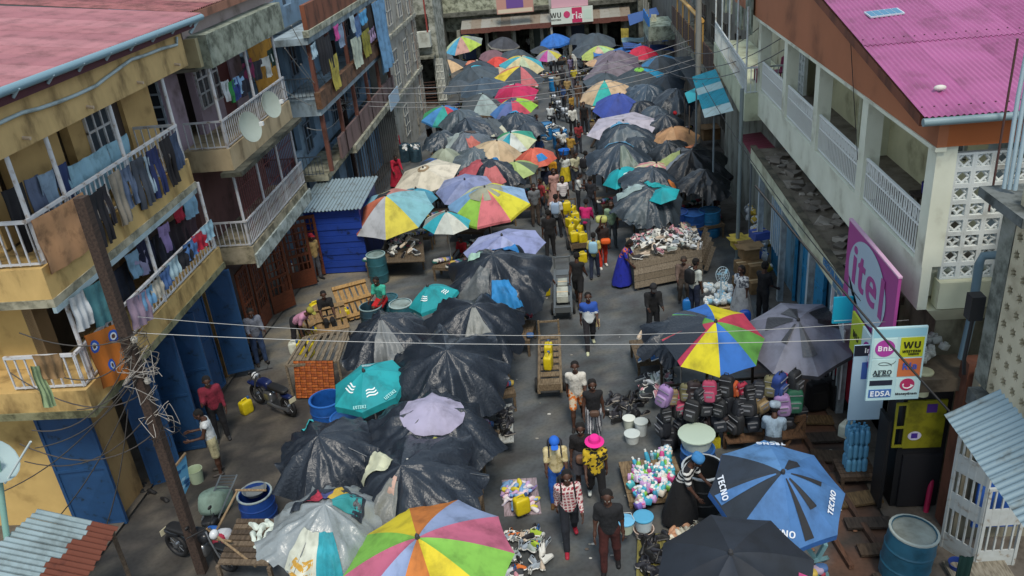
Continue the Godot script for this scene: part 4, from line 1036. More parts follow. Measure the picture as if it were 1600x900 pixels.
func right_near() -> void:
	# neighbour with star-pierced screen wall, gate and corrugated awning
	var o := thing("star_screen_house", "grimy house with star-pierced screen wall and steel gate at the near right", "house", Vector3(6.5, gy(-9), -9))
	var lm := grain("c9bfa6", "plaster", .9)
	for r in 12:
		for c in 16: part(o, "breeze_block", breeze(2, .27, .27), lm, Transform3D(Basis(Vector3.UP, -PI / 2), Vector3(6.0, 3.15 + r * .27, -11.1 + c * .27) - o.position))
	wbox(o, "screen_back", Vector3(6.3, 3.0, -11), Vector3(6.4, 7, -5), grain("a89e86", "plaster", .95))
	wbox(o, "ledge", Vector3(5.75, 2.85, -11.25), Vector3(6.35, 3.12, -5), grain("6a6d70", "mould", .95))
	wbox(o, "corner_pier", Vector3(5.95, 3.12, -11.5), Vector3(6.25, 6.0, -11.13), grain("92948f", "mould", .95))
	wbox(o, "top_ledge", Vector3(5.75, 6.0, -11.9), Vector3(8, 6.14, -10.6), grain("74787a", "mould", .95))
	wbox(o, "wall", Vector3(6.9, -1, -12.6), Vector3(9, 6, -12.2), grain("8d8a78", "streak", .95))
	wbox(o, "lower_wall", Vector3(6.25, -1, -12.6), Vector3(6.9, 2.85, -12.3), grain("6e4230", "streak", .9))
	var b := MB.new()
	var pts := []
	for q in [[1560, 398], [1536, 400], [1530, 412], [1517, 500], [1503, 560]]: pts.append(oz(q[0], q[1], -12.6))
	b.tube(pts, .07, 10); wpart(o, "drainpipe", b, flat("5c7480", .5))
	b = MB.new(); b.box(Vector3(5.75, 4.1, -11.75), Vector3(5.95, 4.5, -11.55)); b.tube([Vector3(5.85, 4.1, -11.65), Vector3(5.8, 3.4, -11.6), Vector3(5.86, 3.1, -11.65)], .03, 6); wpart(o, "meter_box", b, flat("1d1e21", .6))
	for i in 3:
		b = MB.new(); b.tube([Vector3(6.0 + i * .05, 9, -11.7 + i * .03), Vector3(5.95 + i * .06, 7.5, -11.65 + i * .04), Vector3(5.95 + i * .05, 6.2, -11.6 + i * .05)], .03, 6); wpart(o, "conduit", b, flat("9fb3bc", .5))
	# awning of shiny sheets
	var aw := thing("silver_awning", "shiny corrugated metal awning over the white gate", "awning", Vector3(5.6, gy(-9.5), -9.5))
	for i in 8:
		corrugated(aw, "awning_sheet", Vector3(5.22, 2.98 + .004 * (i % 2), -10.75 + i * .5), Vector3(0, 0, .53), Vector3(.75, .42, 0), .11, .02, grain("8fa3ab", "rust", .38, .6))
	# steel gate leaves, standing ajar in a V
	var g := thing("steel_gate", "whitewashed steel double gate standing ajar under the corrugated awning", "gate", Vector3(6.4, gy(-11.3), -11.3))
	var pA := gh(1468, 855); var pB := gh(1521, 889); var pC := gh(1583, 885)
	for e in [[pA, pB, 2.75], [pB, pC, 1.75]]:
		var u: Vector3 = (e[1] - e[0]); var w := u.length(); u = u.normalized()
		var t := Transform3D(Basis(u, Vector3.UP, u.cross(Vector3.UP)), e[0])
		b = MB.new()
		var h: float = e[2]
		for q in [[0, 0, .05, h], [w - .05, 0, w, h], [.05, 0, w - .05, .05], [.05, h - .05, w - .05, h]]: b.box(Vector3(q[0], q[1], -.025), Vector3(q[2], q[3], .025), t)
		var gm := grain("b4bab9", "rust", .6, 0, 1.5)
		var fr := wpart(g, "gate_leaf", b, gm)
		for q in [[.05, .4], [.95, 1.3], [1.75, 2.1]]:
			if q[1] < h:
				b = MB.new(); b.box(Vector3(.05, q[0], -.012), Vector3(w - .05, q[1], .012), t); wpart(fr, "panel", b, gm)
		for k in 4:
			b = MB.new(); b.box(Vector3(w * (k + 1) / 5 - .014, .4, -.014), Vector3(w * (k + 1) / 5 + .014, h - .05, .014), t); wpart(fr, "gate_bar", b, gm)
	bx(g, "blue_sheet", Vector3(6.45, gy(-11) + .5, -11.75), Vector3(7.2, 2.0, -11.7), flat("1d4f9e", .7))
	bx(g, "sticker", Vector3(6.75, 1.0, -11.235), Vector3(6.98, 1.2, -11.22), flat("b9722e", .6))
	wbox(o, "dark_room", Vector3(6.3, -1, -12.2), Vector3(9, 2.85, -12.0), grain("85806f", "plaster", .95))
	garment("dark green rag hanging on the whitewashed gate", "sheet", gh(1495, 870, 1.2) + Vector3(0, .1, .06), gh(1495, 870, 1.2) + Vector3(.2, .1, .1), 1.0, flat("1f4038", .9), "rags")
	b = MB.new(); b.box(Vector3(-.5, 0, -.25), Vector3(.5, .06, .25)); solo("doorstep_board", b, grain("8f8a7c", "wood"), "pale pegboard lying at the foot of the steel gate", "board", gh(1530, 896, .1))

# ---------- umbrellas and plastic covers ----------
var umb_no := 0
var crumple := FastNoiseLite.new()
func canvas(hex: String) -> StandardMaterial3D: return grain(hex, "cloth", .75, 0, .8, .22)
# shape of a canopy: angle a, t from 0 at the top to 1 at the rim
func dome(o: Dictionary, a: float, t: float) -> Vector3:
	var n: int = o.n
	var f := fposmod(a / TAU * n, 1.0) - 0.5
	var edge := cos(PI / n) / cos(f * TAU / n)
	var rr: float = o.r * t * lerpf(1.0, edge * (1.0 - .03 * (0.25 - f * f) * 4), t * .9)
	var y: float = o.rise * (1.0 - pow(t, 1.5)) - .05 * o.r * (0.25 - f * f) * 4 * sin(PI * t) * .6
	if o.tarp > 0.0:
		var k: float = o.seed * 31.0
		var q := Vector2(cos(a), sin(a))
		rr *= 1.0 + o.tarp * (.06 + t * t * (.30 * crumple.get_noise_2d(q.x * 60 + k, q.y * 60) + .12 * crumple.get_noise_2d(q.x * 260 + k, q.y * 260)))
		var x: float = q.x * rr / o.r; var z: float = q.y * rr / o.r
		y -= .10 * o.r * (0.25 - f * f) * 4 * t * (.6 + crumple.get_noise_2d(q.x * 90 - k, q.y * 90))
		y += o.r * o.tarp * (.10 * crumple.get_noise_2d(x * 90 + k, z * 90) + .05 * crumple.get_noise_2d(x * 260 + k, z * 260)) * minf(1.0, t * 2)
		y += o.r * .05 * (1.0 - 5.0 * absf(crumple.get_noise_2d(x * 130 + k * 2, z * 130))) * t
		if t > .78: y -= (t - .78) * o.r * 1.1 * maxf(0.0, .3 + 1.2 * crumple.get_noise_2d(q.x * 130 + k, q.y * 130 + 9))
	return Vector3(cos(a) * rr, y, sin(a) * rr * o.sq)
func umbrella(px: float, py: float, w: float, cols: Array, label: String, opt := {}) -> Node3D:
	umb_no += 1
	var h: float = opt.get("h", 1.9)
	var c := gh(px, py, h)
	var r := w * .57 * depth(c) / F
	var o := {"r": r, "n": opt.get("n", 8), "rise": r * opt.get("rise", .36) * 1.35, "tarp": opt.get("tarp", 0.0), "seed": umb_no * 1.7, "sq": opt.get("sq", 1.0)}
	var base := Vector3(c.x, gy(c.z), c.z)
	var covered: bool = o.tarp > 0
	var u := thing("covered_umbrella" if covered else "market_umbrella", label, "umbrella", base, "umbrellas over the market stalls")
	var az: float = opt.get("az", PI / 2 + .9 * sin(umb_no * 2.3))
	var tilt: float = opt.get("tilt", .2 + .08 * sin(umb_no * 1.7))
	var tn: float = opt.get("turn", umb_no * .37)
	var axis := Vector3(-sin(az), 0, cos(az))
	var t := Transform3D(Basis(axis, -tilt) * Basis(Vector3.UP, tn), Vector3(0, h, 0))
	rod(u, "pole", Vector3.ZERO + base, base + Vector3(0, h + o.rise * .95, 0), .04, flat("b7b3ab", .5))
	var big: bool = w > 55
	var nu := 9 if big else 6
	var skin := func(a0: float, a1: float, t0: float, t1: float, nv: int, lift: float) -> MB:
		var b := MB.new()
		var pts := []
		for i in nu + 1:
			var row := []
			for j in nv + 1:
				var q := dome(o, lerpf(a0, a1, float(j) / nv), lerpf(t0, t1, float(i) / nu))
				row.append(t * (q + Vector3(q.x * .02, 1, q.z * .02).normalized() * lift))
			pts.append(row)
		b.sheet(pts)
		return b
	if covered:
		nu = 22 if big else 9
		part(u, "cover", skin.call(0.0, TAU, 0.0, 1.0, 110 if big else 48, 0.0).mesh(), cols[0] if cols[0] is Material else plastic(cols[0]))
		nu = 14
	else:
		var lo: float = opt.get("from", 0.0)
		for i in o.n:
			part(u, "panel", skin.call(TAU * i / o.n, TAU * (i + 1) / o.n, .0, 1.0, 8 if big else 4, 0.0).mesh(), canvas(cols[i % cols.size()]))
		if opt.get("fringe", 0.0) > 0:
			for i in o.n:
				var b := MB.new()
				var rows := [[], []]
				for j in 7:
					var q := dome(o, TAU * (i + j / 6.0) / o.n, 1.0)
					rows[0].append(t * q); rows[1].append(t * (q * Vector3(1.01, 1, 1.01) - Vector3(0, opt.fringe, 0)))
				b.sheet(rows)
				part(u, "valance", b.mesh(), canvas(opt.get("fringe_col", cols[i % cols.size()])))
		if big:
			var fb := MB.new(); fb.lathe([Vector2(.04, 0), Vector2(.035, .05), Vector2(.012, .09), Vector2(0, .09)], 10, t * Transform3D(Basis(), Vector3(0, o.rise, 0)))
			part(u, "finial", fb.mesh(), flat("3a3a3c", .5))
	if big:
		for i in o.n:
			var q: Vector3 = dome(o, TAU * i / o.n, .97)
			var q2: Vector3 = dome(o, TAU * i / o.n, .5)
			var b := MB.new(); b.tube([t * Vector3(0, o.rise - .04, 0), t * (q2 - Vector3(0, .03, 0)), t * (q - Vector3(0, .03, 0))], .008, 4)
			part(u, "rib", b.mesh(), flat("6d6f72", .4, .6))
	for p in opt.get("patch", []):   # [from angle, to angle, from t, to t, colour, (ragged)]
		var m: Material = p[4] if p[4] is Material else (plastic(p[4], .45) if p.size() > 5 and p[5] == "p" else canvas(p[4]))
		part(u, "patch", skin.call(p[0] + tn, p[1] + tn, p[2], p[3], 22 if covered else 10, .035 if covered else .016).mesh(), m)
	for p in opt.get("mark", []):    # three white wave strokes at angle, t
		for k in 3:
			var b := MB.new()
			var rows := [[], []]
			for j in 8:
				var aa: float = p[0] + tn + (j - 3.5) * .034 / maxf(p[1], .3); var tt: float = p[1] + k * .075 + .02 * sin(j * .9)
				for e in 2:
					var q := dome(o, aa, tt + e * .035)
					rows[e].append(t * (q + Vector3(0, .02, 0)))
			b.sheet(rows)
			part(u, "wave_mark", b.mesh(), flat("dfe9ea", .7))
	for p in opt.get("word", []):    # [text, angle, t, size, colour]
		var q: Vector3 = dome(o, p[1] + tn, p[2]); var q1: Vector3 = dome(o, p[1] + tn, p[2] + .05)
		var dn := (q1 - q).normalized()
		var rt := Vector3(-sin(p[1] + tn), 0, cos(p[1] + tn)) * -1.0
		var nn := rt.cross(-dn).normalized()
		text(u, p[0], p[3], flat(p[4], .7), t * Transform3D(Basis(rt, -dn, nn), q + nn * .03))
	if w > 30 and not opt.has("bare"): stall_under(base, r, label)
	return u

func stall_under(base: Vector3, r: float, label: String) -> void:
	var k := umb_no
	var sz := Vector2(r * 1.3, r * .8)
	var at := base + Vector3(0, 0, r * .45); at.y = gy(at.z)
	table("goods table under the " + label, at, sz, .55, (k % 5 - 2) * .12)
	var b := MB.new()
	for i in 34:
		b.col = lin(["c9c9c2", "26262b", "8f2f44", "3f5f8f", "b9a04a", "d0d0ca", "5a4a40", "2f6f6a", "1d1d22", "9f8fa8"][(i * 7 + k * 3) % 10])
		var q := Vector3((fposmod(i * .618 + k * .37, 1.0) - .5) * sz.x * .95, .6 + .10 * fposmod(i * .37, 1.0), (fposmod(i * .381 + k * .13, 1.0) - .5) * sz.y * .95)
		b.sbox(q, Vector3(.22, .12, .16), .6, Transform3D(), 8, 5)
	var o := solo("table_goods", b, tinted(.7), "goods under the " + label, "goods", at)
	o.set_meta("kind", "stuff")
func all_umbrellas() -> void:
	crumple.noise_type = FastNoiseLite.TYPE_SIMPLEX_SMOOTH; crumple.frequency = .012; crumple.fractal_octaves = 3; crumple.seed = 3
	var K := "242b35"; var K2 := "343f4b"; var S := "5d6670"
	var T := {"tarp": 1.0, "rise": .42}
	# --- far left bank, back to front ---
	umbrella(725, 72, 56, ["8f9a96", "a9c04f", "b98f86", "4fa0c4", "b9c9a8", "93a0a2", "b9c9a8", "a9c04f"], "patchwork umbrella in lime, dusty pink and blue before the white house")
	umbrella(787, 70, 44, ["3a3c44", "45474f"], "dark umbrella with pale hem beside the red drinks cooler", {"fringe": .14, "fringe_col": "a9a49c"})
	umbrella(867, 66, 44, ["2a6cc0"], "bright blue umbrella before the far shopfronts", {"fringe": .15, "rise": .4})
	umbrella(857, 88, 36, ["b84f9c", "8f8f9a", "c2b84a", "a9a9ae"], "magenta, grey and yellow umbrella near the far end")
	umbrella(809, 91, 50, ["3c4650", "47525c"], "plain slate umbrella behind the red one")
	umbrella(776, 99, 37, ["d8483f", "d04038"], "scarlet umbrella in the far left bank")
	umbrella(737, 101, 24, ["d9876a", "c96a58", "d9876a"], "small salmon umbrella beside the scarlet one")
	umbrella(815, 105, 64, ["d9c23f", "d98a3f", "cfc39a", "45a9bd", "cfc39a", "b9c7a9", "cfc39a", "45a9bd"], "wide yellow, orange and cream umbrella at the street edge")
	umbrella(703, 106, 50, ["3f4750", "b8404f", "3f8f5a", "434b54", "3f4750", "d0b08a", "3f4750", "434b54"], "slate umbrella with peach and green panels by the white house")
	umbrella(749, 108, 48, ["36424f", "3d4a58"], "plain navy umbrella between salmon and cream ones")
	umbrella(777, 114, 32, ["cbb494", "c2a888"], "small tan umbrella in the far left bank")
	umbrella(741, 125, 78, ["44515c", "4b5863", "3f4b56", "44515c", "2fa6c0", "44515c", "4b5863", "3f4b56"], "broad slate umbrella with one cyan panel")
	umbrella(812, 123, 70, ["3f4a55", "d9c23f", "cf7f62", "47525d", "4c5a68", "3f4a55", "47525d", "c26a70"], "slate umbrella with yellow and salmon panels at the street edge")
	umbrella(757, 141, 72, ["45586a", "3f5163", "4a5e70"], "steel blue umbrella behind the crimson one")
	umbrella(806, 149, 66, ["c2215a", "b51f52", "cb2a63"], "crimson umbrella with a white scrap on top", {"n": 6, "patch": [[3.6, 4.8, .0, .3, "cdd3d0"]]})
	umbrella(753, 166, 60, ["9fb0b2", "94a6a9", "4d565d", "454e55"], "grey-green umbrella with dark lower panels", {"rise": .45})
	umbrella(803, 172, 68, ["8fc23f", "c4455c", "5f6fa6", "4f7fc0", "d2c23f", "5a5f8f", "8fc23f", "b0c84a"], "lime, red, blue and yellow umbrella by the motorbikes", {"patch": [[0, 6.28, 0, .22, "4a4f6a"]]})
	umbrella(695, 183, 66, ["2f7fc4", "c43f4f", "2f9f9a", "4a8fd0", "3f9f6a", "2f6fc0", "7fb0d8", "3a62b8"], "blue, cyan and red umbrella before the cement block", {"n": 8, "fringe": .1})
	umbrella(806, 196, 66, [K2], "dark plastic-covered umbrella with a blue patch at the street edge", T.merged({"patch": [[3.9, 5.0, .15, .6, "3f9fd0"]]}))
	umbrella(735, 205, 70, [K2], "dark plastic-covered umbrella behind the cream-hemmed one", T)
	umbrella(762, 201, 72, ["5a646c", "4f5961"], "dark umbrella with a wide cream hem", {"patch": [[0, 6.28, .62, 1.0, "c9c8b4"]], "rise": .3})
	umbrella(729, 229, 72, [S], "grey plastic-covered umbrella with salmon and black scraps", T.merged({"patch": [[.5, 1.3, .3, .7, "c26f66"], [2.6, 4.4, .2, .8, "a3b2b4"], [4.6, 5.6, .1, .6, "5a4f4c"]]}))
	umbrella(802, 223, 66, ["2fa0b8", "cfd6d4", "2f9a86", "c9d0a8", "cfd6d4", "2fa0b8", "b9c9c4", "3f9f6a"], "cyan, white and green umbrella by the blue barrels")
	umbrella(775, 244, 80, ["c9b394", "c2ab8b", "cfba9c"], "large beige umbrella behind the coral one", {"rise": .42})
	umbrella(836, 250, 62, ["d0624e", "c85a47", "d86c57"], "coral umbrella with a square blue patch", {"patch": [[.6, 1.3, .45, .78, "2a86cf"]], "rise": .42})
	umbrella(697, 253, 56, ["9aa392", "8f9888", "a3ac9b"], "faded grey-green umbrella behind the white square one", {"rise": .55})
	umbrella(679, 259, 42, ["3f4b5a", "2a62b0", "465262"], "dark umbrella with one royal blue panel")
	umbrella(808, 268, 62, ["a8bd7a", "9ab06c", "5a6a5c"], "pale lime umbrella half under the patchwork cover")
	umbrella(766, 276, 92, [K], "patchwork cover of salmon cloth, blue bag and black plastic", T.merged({"patch": [[2.3, 3.5, .25, .95, "b2545e"], [.9, 1.8, .35, .9, "bd6a6c"], [4.2, 5.2, .2, .7, "2a7fc0"], [4.55, 4.8, .4, .55, "d2c24a"]]}))
	umbrella(728, 297, 84, ["8590b8", "7a86b0", "8f99c0"], "periwinkle umbrella behind the white square one", {"rise": .3})
	umbrella(667, 278, 100, ["d9d2c2", "d2cbba"], "large off-white six-sided umbrella with a frayed ring on top", {"n": 6, "rise": .24, "turn": .3, "patch": [[0, 6.28, .10, .18, "9a8468"]]})
	umbrella(650, 310, 60, ["3a9ab8", "4f8fa8", "3a4450"], "cyan and slate umbrella squeezed behind the pastel one")
	umbrella(763, 320, 118, ["d6cf3a", "cf7078", "8fbf4a", "7aa6d0", "c9cfa8", "cf8f8a", "d8d23f", "8fb0d4"], "yellow, pink, green and blue umbrella with a grey cloth crown", {"n": 8, "turn": -.2, "rise": .34, "patch": [[0, 6.28, 0, .42, "9a9c8a"]], "fringe": .08})
	umbrella(612, 333, 120, ["7fb6c2", "d3c648", "b0b4bc", "bd6a52", "7fb0c4", "cfcba0", "c08078", "86bac6"], "pastel terracotta, grey and yellow umbrella with a black cloth on top", {"n": 8, "turn": .0, "rise": .36, "patch": [[3.2, 4.9, .0, .3, "2a2d33"]]})
	umbrella(698, 350, 68, ["3fb0bf", "cfd2c9", "b9bfba", "2fa6b8", "8f9896"], "ragged white and turquoise umbrella beside the pastel one", {"tilt": .12, "rise": .4, "patch": [[3.4, 4.6, .1, .9, "cfcabb"], [5.0, 5.9, .1, .7, "3a4048", "p"]]})
	umbrella(788, 387, 116, ["98a0cc", "8f98c6", "a2aad2"], "pale periwinkle umbrella above the black plastic covers", {"n": 8, "rise": .24})
	for q in [[668, 100, 44, "3a4f7a", "navy umbrella at the white house doorway"], [690, 92, 36, "6a7076", "grey umbrella by the white house screen"], [716, 138, 46, "4a5560", "slate umbrella next to the broad cyan-panelled one"], [845, 80, 30, "3a4048", "small black umbrella near the far blue one"], [768, 88, 36, "7a5a64", "dull plum umbrella behind the scarlet one"], [902, 62, 34, "3d4854", "small slate umbrella before the far pillars"], [985, 108, 44, "5a4f60", "plum-grey umbrella between mauve ones"], [1062, 112, 50, "34404a", "dark umbrella by the brown balcony"], [1042, 132, 52, "2f3b48", "blue-black umbrella beside the green-capped one"], [975, 138, 46, "44525e", "slate umbrella behind the royal blue one"]]:
		umbrella(q[0], q[1], q[2], [q[3]], q[4])
	for q in [[720, 190, 62, "4a565f", "grey plastic-covered umbrella beside the blue and cyan one"], [690, 222, 56, "39444e", "dark plastic-covered umbrella before the grey robe"], [742, 252, 66, "56626a", "grey plastic-covered umbrella between beige and grey-green ones"], [822, 208, 50, "333d48", "dark plastic-covered umbrella by the purple shopper"], [1056, 160, 66, "2f3842", "dark plastic-covered umbrella above the stacked crates"], [1040, 194, 52, "2a323c", "black plastic-covered umbrella behind the tan one"], [1045, 240, 62, "30363c", "black plastic-covered umbrella in front of the tan one"], [1098, 288, 74, "24282e", "black plastic-covered umbrella beside the sky blue barrel"], [996, 232, 60, "343e48", "dark plastic-covered umbrella under the lilac one"]]:
		umbrella(q[0], q[1], q[2], [q[3]], q[4], T)
	# --- black covers of the near left bank ---
	umbrella(775, 434, 146, [K], "black plastic-covered umbrella with mint and blue scraps", T.merged({"patch": [[3.3, 3.9, .25, .5, "a9cfc0"], [4.6, 5.5, .3, .75, "2f7fc4"], [1.0, 1.6, .5, .95, "2a86c8"], [1.7, 2.4, .3, .95, "5a5f62", "p"]]}))
	umbrella(677, 467, 72, ["1fa3ac", "1b9aa4"], "teal umbrella with white wave marks beside the seated man", {"tilt": .25, "az": 3.0, "rise": .42, "n": 6, "mark": [[1.9, .45], [.3, .6]], "fringe": .1})
	umbrella(605, 530, 128, [K], "black plastic-covered umbrella with one grey panel beside the pallet crates", T.merged({"patch": [[.9, 1.7, .1, .98, "6d7071", "p"]]}))
	umbrella(741, 515, 148, [K], "black plastic-covered umbrella with a grey triangular panel and red corner", T.merged({"rise": .46, "patch": [[1.0, 1.75, .08, .98, "7a7c78", "p"], [2.75, 2.95, .85, 1.0, "b02a3a"]]}))
	umbrella(703, 586, 172, [K], "wide plain black plastic-covered umbrella behind the lilac-crowned one", T)
	umbrella(578, 602, 110, ["1fa3ac", "1b9aa4"], "teal umbrella with white wave marks beside the woven orange panel", {"n": 7, "rise": .34, "turn": .2, "mark": [[2.35, .42], [1.2, .55], [4.7, .3]], "fringe": .16, "word": [["UITIKI", 1.65, .9, .1, "9fd8d8"], ["UITIKI", .75, .9, .1, "9fd8d8"]]})
	umbrella(678, 678, 182, [K], "black plastic-covered umbrella with a round lilac crown", T.merged({"rise": .5, "patch": [[0, 6.28, .0, .46, "a9a3bd"], [1.25, 1.5, .5, .72, "b9b95a"]]}))
	umbrella(512, 714, 152, [K], "black plastic-covered umbrella with a turquoise scrap, next to the motorbike", T.merged({"patch": [[3.95, 4.25, .7, .92, "3fc0c8"]]}))
	umbrella(645, 766, 198, [K], "black plastic-covered umbrella with a white sack and grey panel", T.merged({"rise": .42, "patch": [[3.25, 3.95, .2, .75, "cfd0b4"], [1.75, 2.35, .2, .98, "6f716f", "p"], [1.9, 2.15, .15, .35, "c29f92"]]}))
	var haze := StandardMaterial3D.new()
	haze.albedo_color = Color(.50, .53, .54); haze.roughness = .3; haze.clearcoat_enabled = true
	haze.normal_enabled = true; haze.normal_texture = crease(); haze.normal_scale = .6; haze.uv1_triplanar = true; haze.uv1_world_triplanar = true; haze.uv1_scale = Vector3(.7, .7, .7)
	umbrella(512, 826, 168, [haze], "umbrella under cloudy plastic with a printed sack and rainbow crown", T.merged({"rise": .62, "patch": [[3.6, 4.3, .12, .5, "b8334a"], [4.3, 4.8, .12, .5, "4a4f86"], [4.8, 5.4, .12, .5, "c9a83f"], [5.4, 6.3, .12, .55, "2f8f94"], [3.2, 6.4, .42, .6, K, "p"], [1.55, 2.15, .45, 1.0, "cfd2c4"], [1.1, 1.55, .45, 1.0, "2f9fb0"], [1.62, 2.0, .78, 1.0, "cf9f3f"]]}))
	umbrella(668, 884, 244, ["7fb84a", "dcc72a", "cd7a35", "8f9fc4", "bf6480"], "large rainbow umbrella of green, yellow, pink, orange and grey panels", {"n": 10, "rise": .34, "turn": .05, "patch": [[1.62, 1.8, .62, .8, "4a2a1c"]]})
	# --- right bank, back to front ---
	umbrella(931, 68, 58, ["48545f", "424d58"], "plain slate umbrella before the far shopfronts")
	umbrella(921, 83, 50, ["47525d", "3f4953"], "dark slate umbrella beside the pale lime one")
	umbrella(936, 86, 52, ["b9c96a", "a9cf9a", "cfb09c", "b7c46a"], "pale lime and peach umbrella in the far right bank")
	umbrella(929, 100, 26, ["c9a888", "bf9c7c"], "small tan umbrella under the lime one")
	umbrella(962, 98, 68, ["766c7c", "6c6272", "7d7382"], "mauve-grey umbrella beside the red white-hemmed one")
	umbrella(953, 116, 76, ["776e7a", "6e6572", "7f7682"], "large mauve-grey umbrella behind the green-topped one")
	umbrella(1004, 87, 48, ["d02a4c", "c82546"], "red umbrella with a white hem under the blue canvas", {"fringe": .12, "fringe_col": "d4c9c4", "rise": .42})
	umbrella(1030, 104, 64, ["3a444e", "465260", "3f7fb0", "3a444e"], "dark umbrella with one blue panel by the teal flap")
	umbrella(1000, 125, 70, ["3a4650", "43505a", "3a4650", "2f9fd0", "3f4b56"], "slate umbrella with a green cap and bright blue panel", {"patch": [[0, 6.28, 0, .2, "7fc04a"]], "fringe": .1, "fringe_col": "8f959c"})
	umbrella(945, 131, 62, ["3f4c57", "485560"], "slate umbrella behind the beige and turquoise one")
	umbrella(948, 149, 78, ["d0b494", "2fb0a8", "c24550", "cfb597", "c9ad8d", "d0b494", "2fb0a8", "cdb292"], "beige umbrella with turquoise and red panels", {"rise": .4})
	umbrella(1010, 152, 66, ["3c4c5c"], "blue-grey plastic-covered umbrella behind the royal blue one", T)
	umbrella(966, 172, 72, ["3f55ac", "3a4fa4", "4860b4"], "royal blue umbrella at the street edge", {"rise": .5})
	umbrella(1001, 172, 46, [K], "black plastic-covered umbrella beside the royal blue one", T)
	umbrella(1025, 178, 40, ["44505c"], "small slate plastic-covered umbrella by the blue bucket", T)
	umbrella(974, 200, 104, ["b8b4c4", "b0acbd"], "flat pale lilac umbrella with zigzag hem", {"n": 6, "rise": .16, "sq": .8, "turn": .2})
	umbrella(974, 222, 94, [K2], "dark plastic-covered umbrella with a pale blue cap", T.merged({"patch": [[3.6, 5.6, .0, .35, "5fa0c8"], [.6, 2.2, .2, .9, "58636b", "p"]]}))
	umbrella(967, 254, 98, [K2], "dark plastic-covered umbrella with blue scraps behind the teal one", T.merged({"patch": [[3.4, 5.9, .08, .42, "5a93b8"], [.9, 1.6, .15, .95, "6d7a72", "p"]]}))
	umbrella(1054, 219, 70, ["c99a70", "c2926a", "d0a37a"], "tan umbrella with dark slits", {"rise": .42, "patch": [[3.7, 3.8, .2, .6, "2a2320"], [4.5, 4.62, .2, .5, "2a2320"]]})
	umbrella(1080, 262, 100, ["26282c"], "wide black plastic-covered umbrella with orange scraps", T.merged({"patch": [[4.4, 5.0, .2, .5, "c9764a"], [3.0, 3.9, .3, .98, "b3bf7d"], [2.7, 3.0, .2, .9, "8a93a0"]]}))
	umbrella(1024, 267, 58, ["cf8f94", "d0c8a8"], "pink and cream striped umbrella on black plastic", {"n": 12, "rise": .3})
	umbrella(973, 278, 58, ["12a8b4", "0f9eaa"], "turquoise umbrella with white wave marks at the street edge", {"n": 6, "tilt": .3, "az": 2.6, "mark": [[1.0, .4]]})
	umbrella(1018, 284, 78, [K2], "dark plastic-covered umbrella with an orange scrap under the striped one", T.merged({"patch": [[.4, .8, .6, .9, "c97a3f"]]}))
	umbrella(1012, 320, 96, ["39434c"], "dark plastic-covered umbrella with turquoise and pale grey cloths", T.merged({"rise": .46, "patch": [[4.6, 5.9, .1, .75, "17a8b0"], [3.3, 4.2, .2, .9, "9fb4b6"], [1.7, 2.4, .3, .95, "525c62", "p"]]}))
	umbrella(1038, 305, 44, ["17a8b4", "149fab"], "turquoise umbrella above the shoe stall's dark cover", {"n": 6, "tilt": .3, "h": 2.35})
	umbrella(1064, 532, 108, [K], "black plastic sheet spread beside the rainbow bag-stall umbrella", T.merged({"rise": .34, "h": 1.7, "bare": 1}))
	umbrella(1114, 530, 140, ["5f9f4a", "2f6fc4", "d8cb1c", "b83a58", "5f9f4a", "2f6fc4", "d8cb1c", "c0405c"], "blue, yellow, green and pink umbrella over the bag stall", {"n": 8, "rise": .36, "turn": .0, "tilt": .3, "az": 1.4, "h": 2.1, "bare": 1, "patch": [[2.5, 4.2, .25, 1.02, K, "p"]]})
	umbrella(1248, 528, 148, ["7d7f92", "767889", "858798"], "grey umbrella with shredded black cloth on top", {"tilt": .3, "bare": 1, "n": 8, "rise": .34, "turn": .1, "fringe": .1, "fringe_col": "4a4b54", "patch": [[3.3, 3.9, .1, .62, "303136", "p"], [4.2, 4.9, .05, .5, "33343a", "p"], [1.3, 1.7, .0, .7, "55575d", "p"], [5.5, 6.4, .35, .98, "2a2b30", "p"], [2.2, 2.5, .1, .5, "3a3b40", "p"]]})
	umbrella(1214, 770, 184, ["4a7ab4", "4576b2", "4a7ab4", "28323f", "2a3442", "5a8abf", "4f80b8", "4576b2"], "sky blue umbrella with black slits and white lettering", {"tilt": .26, "az": 1.3, "n": 8, "rise": .36, "turn": .0, "fringe": .12, "fringe_col": "2f66b0", "patch": [[2.85, 3.05, .1, .98, "4a7ab4"], [.75, .95, .12, .6, "23262c"], [1.15, 1.32, .1, .95, "23262c"], [5.2, 5.7, .1, .4, "262a33"], [.0, .12, .12, .6, "23262c"]], "word": [["TECNO", .35, .8, .15, "d9e0ea"], ["TECNO", 1.75, .82, .15, "d9e0ea"], ["TECNO", 4.75, .8, .15, "d9e0ea"], ["TECNO", 3.1, .82, .15, "d9e0ea"]]})
	umbrella(1146, 902, 224, ["1f2530", "232a35", "1c222c", "262d39"], "large plain black umbrella with one pink edge panel", {"n": 8, "rise": .34, "turn": .9, "patch": [[.15, .6, .82, 1.0, "c84a86"]]})
	# flat blue canvas over the far right stalls
	for q in [[965, 78, 3.6, 2.2, .15, "2f6ab0", "bright blue canvas sheet over the far right stalls"], [1022, 72, 4.6, 2.4, -.25, "2f4f90", "dark blue canvas sheet roped over the far right stalls"], [1010, 58, 4.0, 2.0, .1, "6f8f9a", "grey-green corrugated sheet roof behind the blue canvas"], [1058, 60, 2.4, 1.6, .0, "2a6ab8", "small bright blue canvas by the brown balcony"]]:
		var c := gh(q[0], q[1], 2.3)
		var cn := thing("canvas_canopy", q[6], "canopy", Vector3(c.x, gy(c.z), c.z), "canvas roofs")
		var b := MB.new()
		var rows := []
